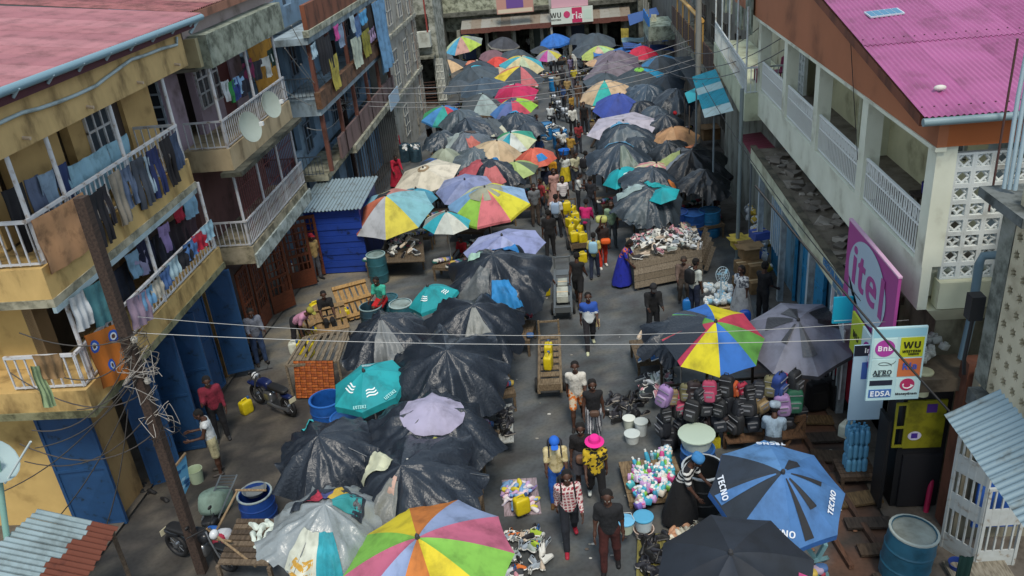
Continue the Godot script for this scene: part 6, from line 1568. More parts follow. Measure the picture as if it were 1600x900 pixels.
	# trays, cloths and boards under them
	for q in [[[[778, 634], [800, 630], [803, 690], [776, 692]], .48, "b9c0c0", "pale tray of black shoes beside the lilac-crowned cover", "tray"], [[[996, 836], [1048, 832], [1052, 905], [994, 905]], .08, "8f8a4a", "yellow-edged board carrying black shoes", "board"], [[[600, 370], [660, 368], [664, 408], [600, 410]], .72, "6d5f4c", "shoe display shelf under the pastel umbrella", "shelf"], [[[784, 750], [838, 746], [846, 802], [788, 806]], .02, "b9a9b4", "pale cloth under the mound of slippers", "cloth"]]:
		var b := MB.new()
		var c := []
		for e in q[0]: c.append(gh(e[0], e[1], q[1]))
		var m0: Vector3 = (c[0] + c[1] + c[2] + c[3]) / 4
		var pp := []
		for e in c: pp.append(e - m0 - Vector3(0, .03, 0))
		for e in c: pp.append(e - m0)
		b.hexa(pp); solo("display_" + q[4], b, grain(q[2], "wood"), q[3], q[4], m0)
	# cosmetics spread
	var BT := []
	for q in ["3f9fc0", "c99fd0", "7fb84a", "d8d2dc", "2f8f8a", "c94f8a", "9fc4d8", "d2c8b8", "6f5fb0", "4fb0b8"]:
		for e in [0, 1, 1, 1]: BT.append(bottle(q, e))
	heap("lotion_bottle", "small coloured bottle or soap box in the cosmetics spread", "bottle", "cosmetics in front of the striped woman", BT, tinted(.6), 120, area([[984, 736], [1046, 704], [1052, 768], [992, 800]], .25, .1), .3, 1.25)
	table("low stand carrying the cosmetics spread", gh(1020, 762, 0) , Vector2(1.2, 1.3), .24, .1, "8f7a5c")
	# bag stall
	var bc := ["191a1e", "22252d", "1d2430", "26282c", "2a1f22", "1b1e26", "23262b"]
	var hot := ["a01d3c", "8f7a58", "2a3f66", "c2562a", "9fc4bf", "c23f7f", "9f7fb4", "233f86", "6f6a4a", "1e5f48", "a83a5c", "3f6f9f"]
	var i2 := 0
	for row in 4:
		for k in 16:
			var px := 1038.0 + k * 13.6 + row * 2 + rng.randf_range(-5, 5); var py := 618.0 + row * 24 - k * 1.0 + rng.randf_range(-6, 6)
			if row == 3 and k > 5: continue
			var q := gh(px, py + 12, [1.3, .9, .45, .02][row])
			var lively: bool = rng.randf() < [.62, .16, .12, .2][row]
			var hue: String = hot[rng.randi() % hot.size()] if lively else bc[rng.randi() % bc.size()]
			var s := rng.randf_range(.7, 1.15)
			var bp := backpack("%s backpack hanging on the bag stall rack" % ("bright" if lively else "black"), q, hue, s, rng.randf_range(-1.2, 1.0), "bright backpacks on the rack" if lively else "black backpacks on the rack")
			bp.rotation.z = rng.randf_range(-.25, .25); bp.rotation.x = rng.randf_range(-.2, .2)
	for q in [[1275, 640, 1], [1296, 634, 1], [1312, 640, 1], [1284, 606, 1]]: backpack("glossy black suitcase standing beside the grey umbrella's pole", on(q[0], q[1]), "17171a", 1.1, .2, "black suitcases", 1)
	backpack("green box bag behind the wooden bench of the bag stall", on(1148, 690), "1f6a48", .8, .1, "", 1)
	backpack("brown leather bag on the ground sheet of the bag stall", on(1045, 700), "4a2820", .7, .2, "")
	carton("acid yellow box at the foot of the bag rack", on(1107, 696), Vector3(.45, .26, .3), .1, "b9ae1c")
	var rk := thing("bag_rack", "timber rack hung with rows of backpacks under the rainbow umbrella", "rack", on(1140, 660))
	var r0 := on(1035, 640); var r1 := on(1245, 622)
	for k in 4: bar(rk, "post", r0.lerp(r1, k / 3.0), r0.lerp(r1, k / 3.0) + Vector3(0, 1.9, -.2), .06, grain("4f4438", "wood"))
	for y in [.6, 1.15, 1.75]: bar(rk, "crossbar", r0 + Vector3(0, y, -.1), r1 + Vector3(0, y, -.1), .05, grain("4f4438", "wood"))
	var bn := thing("wooden_bench", "rough wooden bench across the end of the bag stall", "bench", on(1190, 700))
	var b0 := on(1132, 700); var b1 := on(1254, 690)
	var bm := grain("6a4f38", "wood")
	bar(bn, "backrest", b0 + Vector3(0, .62, 0), b1 + Vector3(0, .62, 0), .14, bm, .04); bar(bn, "seat", b0 + Vector3(0, .3, .1), b1 + Vector3(0, .3, .1), .04, bm, .3)
	for k in 3: bar(bn, "leg", b0.lerp(b1, k / 2.0), b0.lerp(b1, k / 2.0) + Vector3(0, .7, 0), .07, bm)
	bar(bn, "brace", b1 + Vector3(-.5, .0, .3), b1 + Vector3(0, .62, 0), .06, bm)
	# boxes and the fan seller
	for q in [[1098, 505, .6, .32, .6, "86694a", 0, "flattened carton edge under the fan seller's trays"], [1128, 500, .7, .4, .5, "8a6d4a", 0, "brown carton carrying the fan seller's trays"]]: carton(q[7], on(q[0], q[1]), Vector3(q[2], q[3], q[4]), .1, q[5])
	for q in [[1160, 452, .0], [1182, 455, .0], [1162, 446, .42], [1180, 448, .42], [1168, 440, .84]]: carton("brown carton in the stack by the lamp post" + (", topmost" if q[2] > .8 else (", upper row" if q[2] > .1 else ", bottom row")), on(q[0], q[1]) + Vector3(0, q[2], 0), Vector3(.52, .4, .48), .15, "8f7350", q[2] > .8, "stacked cartons by the lamp post")
	carton("carton of yellow packs beside the stacked cartons", on(1154, 425) + Vector3(0, .9, 0), Vector3(.45, .3, .4), .2, "c9b04a", true)
	carton("carton of blue boxes beside the stacked cartons", on(1184, 425) + Vector3(0, 1.2, 0), Vector3(.5, .25, .45), .3, "4a5fb0", false)
	carton("brown carton with white goods by the teal awning", on(1110, 228) + Vector3(0, .4, 0), Vector3(.9, .6, .7), .1, "8f6f4c", true)
	carton("red-lidded cooler box on the pavement by the lamp post", on(1134, 275), Vector3(.5, .6, .4), .1, "c9cdd2", false); carton("red lid of the cooler box by the lamp post", on(1134, 275) + Vector3(0, .605, 0), Vector3(.56, .14, .46), .1, "c01f38", false)
	heap("goods_packet", "white packet in the fan seller's tray", "packet", "packets on the cartons", [bottle("c9d8e2", 1), bottle("8fc4e0", 1), bottle("d8dcd8", 1)], tinted(.4), 40, area([[1098, 448], [1142, 446], [1146, 474], [1104, 478]], .5, .05), .3, 1.3)
	heap("goods_packet", "pale packet or bag heaped against the shop doors", "packet", "packets by the shop doors", [bottle("c9ccd0", 1), bottle("3f5fae", 1), bottle("8f979f", 1), bottle("d8d8d2", 1), bottle("c9a83a", 1)], tinted(.5), 60, area([[1160, 300], [1185, 298], [1200, 420], [1186, 430]], .5, .3), .8, 2.0)
	var fn := thing("pedestal_fan", "pale blue pedestal fan on the trays beside the cartons", "fan", gh(1126, 470, .5))
	var fb := MB.new(); fb.lathe([Vector2(0, 0), Vector2(.2, 0), Vector2(.18, .04), Vector2(.03, .06), Vector2(.02, .75), Vector2(0, .75)], 16); part(fn, "stand", fb.mesh(), flat("a9c9da", .4))
	var ft := Transform3D(Basis(Vector3(.5, .3, .8).normalized().cross(Vector3.UP).normalized(), Vector3(.5, .3, .8).normalized(), Vector3.UP), Vector3(.03, .85, .05)).orthonormalized()
	fb = MB.new()
	for k in 3:
		var ring := []
		for e in 21: ring.append(ft * Vector3(cos(TAU * e / 20) * (.24 - k * .08), .02 * k, sin(TAU * e / 20) * (.24 - k * .08)))
		fb.tube(ring, .008, 4, false)
	for k in 16: fb.tube([ft * Vector3(0, .05, 0), ft * Vector3(cos(TAU * k / 16) * .24, 0, sin(TAU * k / 16) * .24)], .004, 3)
	part(fn, "guard", fb.mesh(), flat("c2d8e2", .4))
	for k in 3:
		fb = MB.new(); fb.sheet([[ft * Vector3(.02 * cos(k * 2.09), .03, .02 * sin(k * 2.09)), ft * (Basis(Vector3.UP, -k * 2.09) * Vector3(.2, .0, .06))], [ft * (Basis(Vector3.UP, -k * 2.09) * Vector3(.06, .05, .09)), ft * (Basis(Vector3.UP, -k * 2.09) * Vector3(.19, .03, .12))]], null, .006); part(fn, "blade", fb.mesh(), flat("8fbcd4", .3))
	# pallets and crates by the woven panel
	for q in [[505, 530, .55, .7, 1.1], [520, 525, .5, .55, .4], [565, 500, .9, .95, .5]]:
		var c := on(q[0], q[1])
		var o := thing("slatted_crate", "pale timber pallet leaning behind the woven orange panel" if q[0] < 550 else "pale timber crate tipped on its side beside the black cover", "crate", c, "timber crates", q[4])
		var m := grain("b9955f" if q[0] > 550 else "a68a62", "wood")
		var tl := Transform3D(Basis(Vector3.RIGHT, -q[3]), Vector3(0, .1, 0))
		for k in 6:
			var b := MB.new(); b.box(Vector3(-.55 + k * .19, 0, -.03), Vector3(-.42 + k * .19, 1.1 * q[2] + .3, 0), tl); part(o, "slat", b.mesh(), m)
		for k in 3:
			var b := MB.new(); b.box(Vector3(-.56, .05 + k * (.5 * q[2] + .1), .003), Vector3(.55, .17 + k * (.5 * q[2] + .1), .09), tl); part(o, "cross_rail", b.mesh(), m)
	var tf := thing("stall_frame", "weathered timber stall frame of poles and slats behind the woven orange panel", "frame", on(490, 580))
	var fm := grain("8d8270", "wood")
	var fp := [gh(447, 572, .9), gh(475, 528, .9), gh(545, 515, .9), gh(528, 565, .9)]
	for k in 4:
		bar(tf, "rail", fp[k], fp[(k + 1) % 4], .06, fm); bar(tf, "leg", Vector3(fp[k].x, gy(fp[k].z), fp[k].z), fp[k], .06, fm)
	for k in 7: bar(tf, "slat", fp[0].lerp(fp[3], (k + .5) / 7), fp[1].lerp(fp[2], (k + .5) / 7), .09, fm, .03)
	# woven panel: every strand is a piece
	var w0 := gh(463, 622, .05); var wx := gh(525, 622, .05) - w0; var wu := Vector3(0, .93, -.35)
	var wp := thing("woven_panel", "orange woven rattan panel leaning on the timber frame", "panel", w0)
	var wm := [grain("b9622a", "wood", .6), grain("c8702f", "wood", .6), grain("a85524", "wood", .6)]
	var nn := wx.cross(wu).normalized(); if nn.z < 0: nn = -nn
	for r in 14:
		for c in 7:
			var b := MB.new()
			var e := Vector3(0, 0, 0) + wx * (c + .04) / 7.0 + wu * (r + .08) / 14.0; var s := wx * .92 / 7.0; var v := wu * .84 / 14.0
			var bulge := nn * (.035 if (r / 2 + c) % 2 == 0 else .008)
			b.sheet([[e, e + s * .5 + bulge, e + s], [e + v, e + v + s * .5 + bulge, e + v + s]], null, .008); part(wp, "strand", b.mesh(), wm[(r + c) % 3])
	var wb := MB.new(); wb.hexa([-nn * .03, wx - nn * .03, wx - nn * .012, -nn * .012, wu - nn * .03, wx + wu - nn * .03, wx + wu - nn * .012, wu - nn * .012]); part(wp, "backing", wb.mesh(), flat("3a2416", .9))
	# slatted bench, poles and picture board at the lower left
	var sb := thing("slatted_bench", "dark slatted display bench with a few white shoes on it", "bench", on(385, 880))
	var sA := gh(372, 812, .6); var sB := gh(432, 812, .6); var sC := gh(340, 884, .6); var sD := gh(420, 886, .6)
	for k in 8:
		var u := (k + .1) / 8.0; var v := (k + .85) / 8.0
		var b := MB.new(); var up := Vector3(0, .04, 0)
		b.hexa([sA.lerp(sC, u), sB.lerp(sD, u), sB.lerp(sD, v), sA.lerp(sC, v), sA.lerp(sC, u) + up, sB.lerp(sD, u) + up, sB.lerp(sD, v) + up, sA.lerp(sC, v) + up]); wpart(sb, "slat", b, grain(["6b5d4e", "7d6e5c", "5a4e42"][k % 3], "wood"))
	for e in [sA, sB, sC, sD]: bar(sb, "leg", Vector3(e.x, gy(e.z), e.z), e, .07, grain("7d6e5c", "wood"))
	for q in [[322, 825, .9, 400, 885, .55], [320, 840, .75, 362, 846, .75], [327, 850, .5, 372, 765, 1.0], [368, 766, 1.0, 416, 766, 1.0]]:
		rod(sb, "stick", gh(q[0], q[1], q[2]), gh(q[3], q[4], q[5]), .05, grain("a08a6c", "wood"))
	var pb := thing("picture_board", "blue fish-print board in a stick frame tied to the utility pole", "board", gh(282, 750, .8))
	var c0 := gh(263, 742, 1.2); var c1 := gh(290, 708, 1.35); var c2 := gh(297, 756, .6); var c3 := gh(280, 792, .3)
	var tm := MB.new(); var back := Vector3(-.02, .01, -.02)
	tm.hexa([c0, c1, c2, c3, c0 + back, c1 + back, c2 + back, c3 + back]); wpart(pb, "board", tm, flat("5f9fc4", .7))
	for k in 16:
		var u := .15 + .7 * rng.randf(); var v := .1 + .8 * rng.randf()
		var m0: Vector3 = c0.lerp(c1, u).lerp(c3.lerp(c2, u), v)
		var ex := (c1 - c0).normalized() * .09; var ey := (c3 - c0).normalized() * .05 + ex * .3
		var b := MB.new(); var of := Vector3(.006, .004, .008)
		b.tri(m0 - ex + of, m0 + ey + of, m0 + ex + of); b.tri(m0 - ex + of, m0 + ex + of, m0 - ey + of); wpart(pb, "print", b, flat(["1f4a78", "9fc9de", "2f6f9f"][k % 3], .7))
	bar(pb, "stick", c3, c0, .04, grain("a08a6c", "wood")); bar(pb, "stick", c0, c1, .04, grain("a08a6c", "wood"))
	motorbike("dark blue motorbike with a pale number plate near the woven panel", on(430, 640), -2.35 + .2, "18224a")
	motorbike("motorbike half hidden by the slatted bench, its wheel showing", on(312, 880) + Vector3(.1, 0, 0), 1.2, "26282c")
	for q in [[872, 178, .3], [880, 190, .5], [866, 168, .2]]: motorbike("white and blue motorbike in the row at the road's middle", on(q[0], q[1]), q[2], "c9d0d8").set_meta("group", "motorbikes at the road's middle")
	# sack trolley with a pale sack by the pole
	var sk := MB.new(); sk.sbox(Vector3(0, .3, 0), Vector3(.55, .55, .9), .6, Transform3D(Basis(Vector3.RIGHT, -.5), Vector3.ZERO)); solo("pale_sack", sk, grain("8aa294", "cloth", .7), "pale green sack lying on a folding frame by the bench", "sack", on(338, 805))
	var fc := thing("folding_frame", "folding steel frame leaning over the pale green sack", "frame", on(330, 830))
	for q in [[-.15], [.2]]: bar(fc, "rail", gh(326, 812, .1) + Vector3(q[0], 0, 0), gh(356, 742, .9) + Vector3(q[0], 0, 0), .03, flat("6d7478", .4, .6))
	for k in 5: bar(fc, "rung", gh(326, 812, .1).lerp(gh(356, 742, .9), .7 + k * .07) + Vector3(-.15, 0, 0), gh(326, 812, .1).lerp(gh(356, 742, .9), .7 + k * .07) + Vector3(.2, 0, 0), .02, flat("6d7478", .4, .6))
	# tyres by the timber doors
	for k in 2:
		var b := MB.new(); var ring := []
		for e in 25: ring.append(Vector3(.32 * cos(TAU * e / 24), .1, .32 * sin(TAU * e / 24)))
		b.tube(ring, .1, 8, false); solo("old_tyre", b, flat("1b1a1b", .8), "old black tyre lying by the timber doors, " + ("upper" if k else "lower"), "tyre", on(392, 562) + Vector3(.05 * k, .2 * k, 0))
	# blue corrugated shack
	var q0 := Vector3(-9.75, gy(-27.3), -27.3)
	var sh := thing("blue_shack", "royal blue steel shack with a corrugated roof beside the lilac house", "shack", q0)
	for k in 10: bx(sh, "wall_panel", Vector3(-9.75, gy(-27) + .02 + k * .24, -27.3), Vector3(-7.75, gy(-27) + .245 + k * .24, -27.22 + .03 * (k % 2)), grain("1d3f98", "rust", .5, 0, .7))
	wbox(sh, "side", Vector3(-9.7, gy(-29), -30.2), Vector3(-7.8, .95, -27.32), grain("1b357f", "streak", .6))
	for k in 6: corrugated(sh, "roof_sheet", Vector3(-9.95 + k * .39, 1.0 + .004 * (k % 2), -26.95), Vector3(.41, 0, 0), Vector3(0, .12, -3.2), .13, .025, grain("93a4a9", "rust", .45, .5))
	# lean-to roof at the lower left
	var lr := thing("rusty_roof", "corrugated lean-to roof, silvery on one side and rusted red on the other", "roof", gh(70, 860, 2.2))
	var e0 := gh(-30, 822, 2.35); var e1 := gh(60, 795, 2.5); var e2 := gh(190, 823, 2.2); var e3 := gh(140, 925, 2.0)
	for k in 7:
		var rr := lerpf(0, 1, k / 7.0)
		var pa := gh(60, 795, 2.5).lerp(gh(-60, 900, 2.4), rr); var pe := gh(187, 823, 2.25).lerp(gh(120, 935, 2.1), rr)
		var mid := pa.lerp(pe, .48 + .06 * (k % 2) + .2 * (1 - rr))
		var ac := (gh(-60, 900, 2.4) - gh(60, 795, 2.5)) / 7.0 * 1.03; var ac2 := (gh(120, 935, 2.1) - gh(187, 823, 2.25)) / 7.0 * 1.03
		corrugated(lr, "roof_sheet", pa, ac, mid - pa, .1, .018, grain("93a6ad", "streak", .5, .3))
		corrugated(lr, "rusted_sheet", mid + Vector3(0, -.004, 0), ac, pe - mid, .1, .018, grain("653322", "rust", .8))
	rod(lr, "post", Vector3(e2.x - .2, gy(e2.z), e2.z), e2 - Vector3(.2, .05, 0), .08, grain("6b5d4e", "wood")); rod(lr, "post", Vector3(e3.x - .2, gy(e3.z), e3.z), e3 - Vector3(.2, .05, 0), .08, grain("6b5d4e", "wood"))
	var ds := thing("roof_antenna", "pale dish and jointed arm on a mint pole above the lean-to roof", "antenna", gh(5, 830, 2.4))
	var dc := oz(-14, 725, -10.2)
	var db := MB.new(); db.lathe([Vector2(0, 0), Vector2(.2, .02), Vector2(.38, .1), Vector2(.4, .1), Vector2(.2, .0)], 20, Transform3D(Basis(Vector3(0, 0, 1), -.9), dc)); wpart(ds, "dish", db, flat("9fb3b4", .5))
	rod(ds, "arm", oz(8, 755, -10.1), oz(48, 690, -10.1), .035, flat("b9c4c4", .5)); rod(ds, "mast", oz(-5, 720, -10.2), gh(12, 850, 2.3), .1, flat("7fa89c", .6))

func drain_side() -> void:
	# planks and slabs over the drain
	rng.seed = 9
	for i in 9:
		var q := Vector3(5.0 + rng.randf_range(-.06, .06), 0, -11.0 - i * .72)
		var b := MB.new(); var w := rng.randf_range(.28, .38)
		b.box(Vector3(-.42, 0, -w / 2), Vector3(.42, .05, w / 2), Transform3D(Basis(Vector3.UP, rng.randf_range(-.12, .12)) * Basis(Vector3.BACK, rng.randf_range(-.05, .05)), Vector3.ZERO))
		solo("drain_plank", b, grain(["4f4238", "5c4c3c", "463d36", "6f5c3e"][i % 4], "wood"), "worn plank or slab laid across the roadside drain", "plank", Vector3(q.x, gy(q.z) + .06, q.z), "planks over the drain")
	for q in [[1258, 690, 1392, 890, .10, "5a4234", "long brown beam lying along the drain edge"], [1225, 720, 1330, 890, .09, "6a4a38", "second brown beam lying on the earth verge"]]:
		var a := on(q[0], q[1]); var e := on(q[2], q[3])
		var b := MB.new(); b.box(Vector3(-.5, -.5, -.5), Vector3(.5, .5, .5), along(Vector3(0, .06, 0), e - a + Vector3(0, .06, 0), q[4])); solo("timber_beam", b, grain(q[5], "wood"), q[6], "beam", a)
	for i in 26:
		var b := MB.new(); var s := rng.randf_range(.02, .06)
		b.sbox(Vector3.ZERO, Vector3(s * 2, s * .7, s * 1.5), .7, Transform3D(), 6, 4)
		solo("litter", b, flat(["b9b4a4", "8f8a7c", "c9c4b8", "7d5a44"][i % 4], .9), "scrap of litter on the brown verge by the drain", "litter", gh(rng.randf_range(1230, 1400), rng.randf_range(680, 890), .03), "litter on the verge")
	# kiosk with yellow doors
	var k := thing("yellow_kiosk", "black kiosk with olive yellow doors standing open beside the drain", "kiosk", on(1400, 770))
	var bk := flat("17171a", .6); var ol := grain("8f8a1c", "cloth", .5, 0, .8)
	wbox(k, "cabinet", Vector3(5.55, gy(-13) + .05, -13.6), Vector3(6.4, 2.1, -12.95), bk)
	bx(k, "counter_panel", Vector3(5.66, gy(-13) + .08, -12.945), Vector3(6.36, .55, -12.9), flat("222226", .5))
	bx(k, "door", Vector3(5.62, .72, -12.94), Vector3(6.3, 1.75, -12.9), ol)
	for q in [[5.4, .78, 5.62, 1.75]]:
		for e in [[q[0], q[1], q[2], q[1] + .05], [q[0], q[3] - .05, q[2], q[3]], [q[0], q[1] + .05, q[0] + .04, q[3] - .05], [q[2] - .04, q[1] + .05, q[2], q[3] - .05], [q[0] + .04, 1.2, q[2] - .04, 1.24]]: bx(k, "door_frame", Vector3(e[0], e[1], -12.88), Vector3(e[2], e[3], -12.85), ol)
	var lb := MB.new(); lb.lathe([Vector2(.12, 0), Vector2(.12, .004), Vector2(0, .004)], 18, Transform3D(Basis(Vector3.RIGHT, PI / 2) * Basis.from_scale(Vector3(1, 1, .8)), Vector3(5.8, 1.0, -12.895))); wpart(k, "sticker", lb, flat("cfc9dc", .6))
	bx(k, "sticker", Vector3(5.74, .95, -12.89), Vector3(5.85, 1.06, -12.887), flat("4a2f8f", .5)); bx(k, "sticker", Vector3(5.95, 1.5, -12.895), Vector3(6.13, 1.68, -12.89), flat("4a2a7a", .5))
	bx(k, "side_panel", Vector3(5.3, gy(-13) + .1, -13.3), Vector3(5.36, 1.35, -12.85), flat("101012", .6))
	rod(k, "light_tube", on(1370, 772) + Vector3(0, .1, 0), on(1394, 769) + Vector3(0, .1, 0), .06, flat("b9c0c4", .3))
	var mp := thing("magenta_post", "magenta painted post leaning beside the kiosk", "post", on(1447, 800))
	rod(mp, "post", on(1446, 803), gh(1446, 803) + Vector3(.22, 1.35, -.4), .1, grain("b01a4c", "rust", .5)); rod(mp, "cap", gh(1446, 803) + Vector3(.22, 1.35, -.4), gh(1446, 803) + Vector3(.235, 1.45, -.43), .11, flat("3a3a3e", .5))
	var wt := []
	heap("water_bottle", "large clear blue water bottle in the packs by the kiosk", "bottle", "water bottles by the kiosk", [bottle("4f9fc8", 0), bottle("6fb4d4", 0)], flat("5a93b4", .15), 36, func(u, v, i): return Vector3(5.0 + .1 * (i % 4), gy(-13.9) + .35 + .34 * (i / 12), -13.75 - .11 * ((i / 4) % 3)), .0, 1.5)
	table("low plank shelf carrying the water bottles", Vector3(5.16, gy(-13.9), -13.85), Vector2(.7, .6), .34, 0.0, "5a4a3c")
	tub("crumpled cream jug lying on the ledge above the kiosk", Vector3(5.75, 2.0, -12.75), .14, .45, "c9c8a4", "jug", "b9b894")
	heap("debris", "broken pale board piece on the step above the kiosk", "rubble", "boards above the kiosk", [bottle("c9cdc8", 1), bottle("8f8a7c", 1)], flat("b4b8b2", .9), 12, func(u, v, i): return Vector3(5.75 + u * .5, 2.5 + .12 * v, -12.9 - v * .8), .5, 1.2)
	bx(k, "step", Vector3(5.5, 2.2, -13.3), Vector3(6.6, 2.45, -12.5), grain("6b6152", "dirt"))
	rod(thing("orange_coil", "coil of orange cord lying by the kiosk shelf", "cord", on(1347, 695)), "coil", on(1343, 697) + Vector3(0, .05, 0), on(1354, 697) + Vector3(0, .08, 0), .14, flat("b9551f", .7))
	# stand of the blue lettered umbrella
	var us := thing("painted_trestle", "pale blue painted trestle under the lettered blue umbrella", "trestle", on(1275, 880))
	for q in [[1258, 850, 1292, 898], [1290, 850, 1262, 898], [1262, 880, 1292, 872]]: bar(us, "bar", gh(q[0], q[1], .9), gh(q[2], q[3], .1), .07, grain("6f9aa4", "rust", .6))

func poles_and_wires() -> void:
	var pm := grain("4a3b33", "wood", .9)
	var a := on(317, 893); var top := Vector3(-7.67, 6.93, -11.85)
	var o := thing("utility_pole", "tall dark square timber utility pole with a tangle of cables before the ochre house", "utility pole", a)
	bar(o, "pole", a, top, .17, pm)
	for q in [[4.4, .14], [3.6, .12]]:
		var b := MB.new(); b.lathe([Vector2(0, 0), Vector2(.05, 0), Vector2(.06, .06), Vector2(.03, .1), Vector2(0, .1)], 10, Transform3D(Basis(), Vector3(-7.5, q[0], -11.75))); wpart(o, "insulator", b, flat("a9a49a", .4))
	rng.seed = 4
	for i in 9:
		var b := MB.new(); var p := []
		var c := Vector3(-7.62, 2.3 + rng.randf() * 2.2, -11.8)
		for k in 14: p.append(c + Vector3(rng.randf_range(-.28, .4), rng.randf_range(-.35, .35), rng.randf_range(-.2, .35)))
		var cv := Curve3D.new()
		for e in p: cv.add_point(e, Vector3(rng.randf_range(-.1, .1), .1, 0), Vector3(rng.randf_range(-.1, .1), -.1, 0))
		var pts := []
		for e in 70: pts.append(cv.sample_baked(cv.get_baked_length() * e / 69.0))
		b.tube(pts, .006, 4); wpart(o, "cable_tangle", b, flat(["6d665c", "8f8a84", "2a2726", "a39c94"][i % 4], .7))
	for q in [[2.6, -11.2, .5, -12.6], [3.4, -10.9, 2.0, -12.7], [4.2, -10.6, 1.0, -12.3], [3.0, -11.6, -.2, -13.0]]: wire("loose cable drooping from the dark utility pole to the ochre house", Vector3(-7.65, q[0], -11.75), Vector3(q[1] + .4, q[2] + 1.5, q[3] + .2), .5, .012, "4a4440", "cables to the ochre house")
	for q in [[55, 700, 205, 600], [70, 830, 215, 590], [120, 640, 225, 560], [0, 770, 200, 600], [30, 520, 215, 520], [100, 590, 205, 545], [150, 860, 200, 640]]: wire("thin cable strung in front of the ochre house's lower balcony", oz(q[0], q[1], -11.3), oz(q[2], q[3], -11.7), .25, .011, "3a3633", "cables to the ochre house")
	# second pole
	a = on(563, 312); top = ox(524, 60, a.x)
	o = thing("utility_pole", "thin brown utility pole with cable bundles before the blue house", "utility pole", a)
	rod(o, "pole", a, Vector3(a.x, top.y, a.z), .2, grain("4a3730", "wood"))
	for i in 8:
		var b := MB.new(); var pts := []
		var c := Vector3(a.x, ox(540, 160, a.x).y, a.z)
		for k in 10: pts.append(c + Vector3(rng.randf_range(-.5, .5), rng.randf_range(-.3, .35), rng.randf_range(-.4, .4)))
		b.tube(pts, .012, 4); wpart(o, "cable_tangle", b, flat(["8f8a84", "b9b4ac", "4a4642"][i % 3], .7))
	for q in [[470, 100, 540, 158], [445, 75, 540, 160], [430, 130, 540, 165], [455, 40, 540, 152], [480, 200, 540, 168]]: wire("pale cable from the brown pole to the lilac and blue houses", ox(q[0], q[1], -9.0), Vector3(a.x, ox(540, q[3], a.x).y, a.z), .4, .013, "a39f99", "cables to the brown pole")
	for q in [[128, 1080, 62], [138, 1080, 72], [152, 1085, 92], [160, 1090, 100]]: wire("long cable crossing the market from the brown pole", Vector3(a.x, ox(540, q[0], a.x).y, a.z), ox(q[1], q[2], 5.8), .8, .014, "8f9092", "cables across the street")
	# lamp posts on the right and in the distance
	a = on(1151, 425)
	o = thing("steel_post", "slender grey steel post rising beside the cartons", "post", a)
	rod(o, "post", a, Vector3(a.x, 4.6, a.z), .12, flat("7d8a8c", .5, .3)); rod(o, "base", a, a + Vector3(0, .5, 0), .18, flat("6d7678", .6))
	a = gh(1101, 118, 0); var tp := ox(1100, -20, 5.5)
	o = thing("concrete_pole", "grey concrete pole hung with wires before the brown balcony", "utility pole", Vector3(5.5, gy(-38), -38))
	rod(o, "pole", Vector3(5.5, gy(-38), -38), Vector3(5.5, 7, -38), .26, grain("8f8f8a", "streak"))
	a = on(1029, 72)
	o = thing("grey_pole", "slim grey pole standing among the far right canvas roofs", "utility pole", a)
	rod(o, "pole", a, a + Vector3(0, 7.5, 0), .2, flat("8f989c", .6))
	# the two long wires over the foreground and the black service cable on the right
	wire("upper of two long pale wires slung over the near market", oz(215, 495, -13), oz(1420, 500, -13.2) , .35, .0055, "a8a8a6", "wires across the near market")
	wire("lower of two long pale wires slung over the near market", oz(210, 520, -12), oz(1400, 528, -13.0), .18, .006, "b4b4b2", "wires across the near market")
	wire("thick black service cable passing the magenta billboard", oz(1180, 290, -14.0), oz(1620, 790, -10.0), .1, .02, "1b1b1d")
	wire("black cable along the cream house toward the teal awning", ox(1098, 130, 4.6), ox(1345, 470, 5.15), .3, .012, "2a2a2c")
	wire("dark wire hanging in front of the pierced end screen", oz(1590, 60, -12.6), oz(1545, 330, -12.5), .0, .018, "4a2f2a")
	wire("thin wire dropping past the brown fascia of the cream house", ox(1328, 45, 5.5), ox(1340, 250, 5.5), .02, .008, "2a2624")
	for q in [[1050, 90, 1220, 60], [1040, 110, 1230, 75], [1060, 70, 1190, 40], [1100, 20, 960, 70], [1105, 60, 985, 110]]: wire("sagging wire near the brown balcony house", oz(q[0], q[1], -40), ox(q[2], q[3], 5.7) if q[2] > 1100 else gh(q[2], q[3], 3.5), .6, .014, "4a4a4c", "wires by the brown balcony")

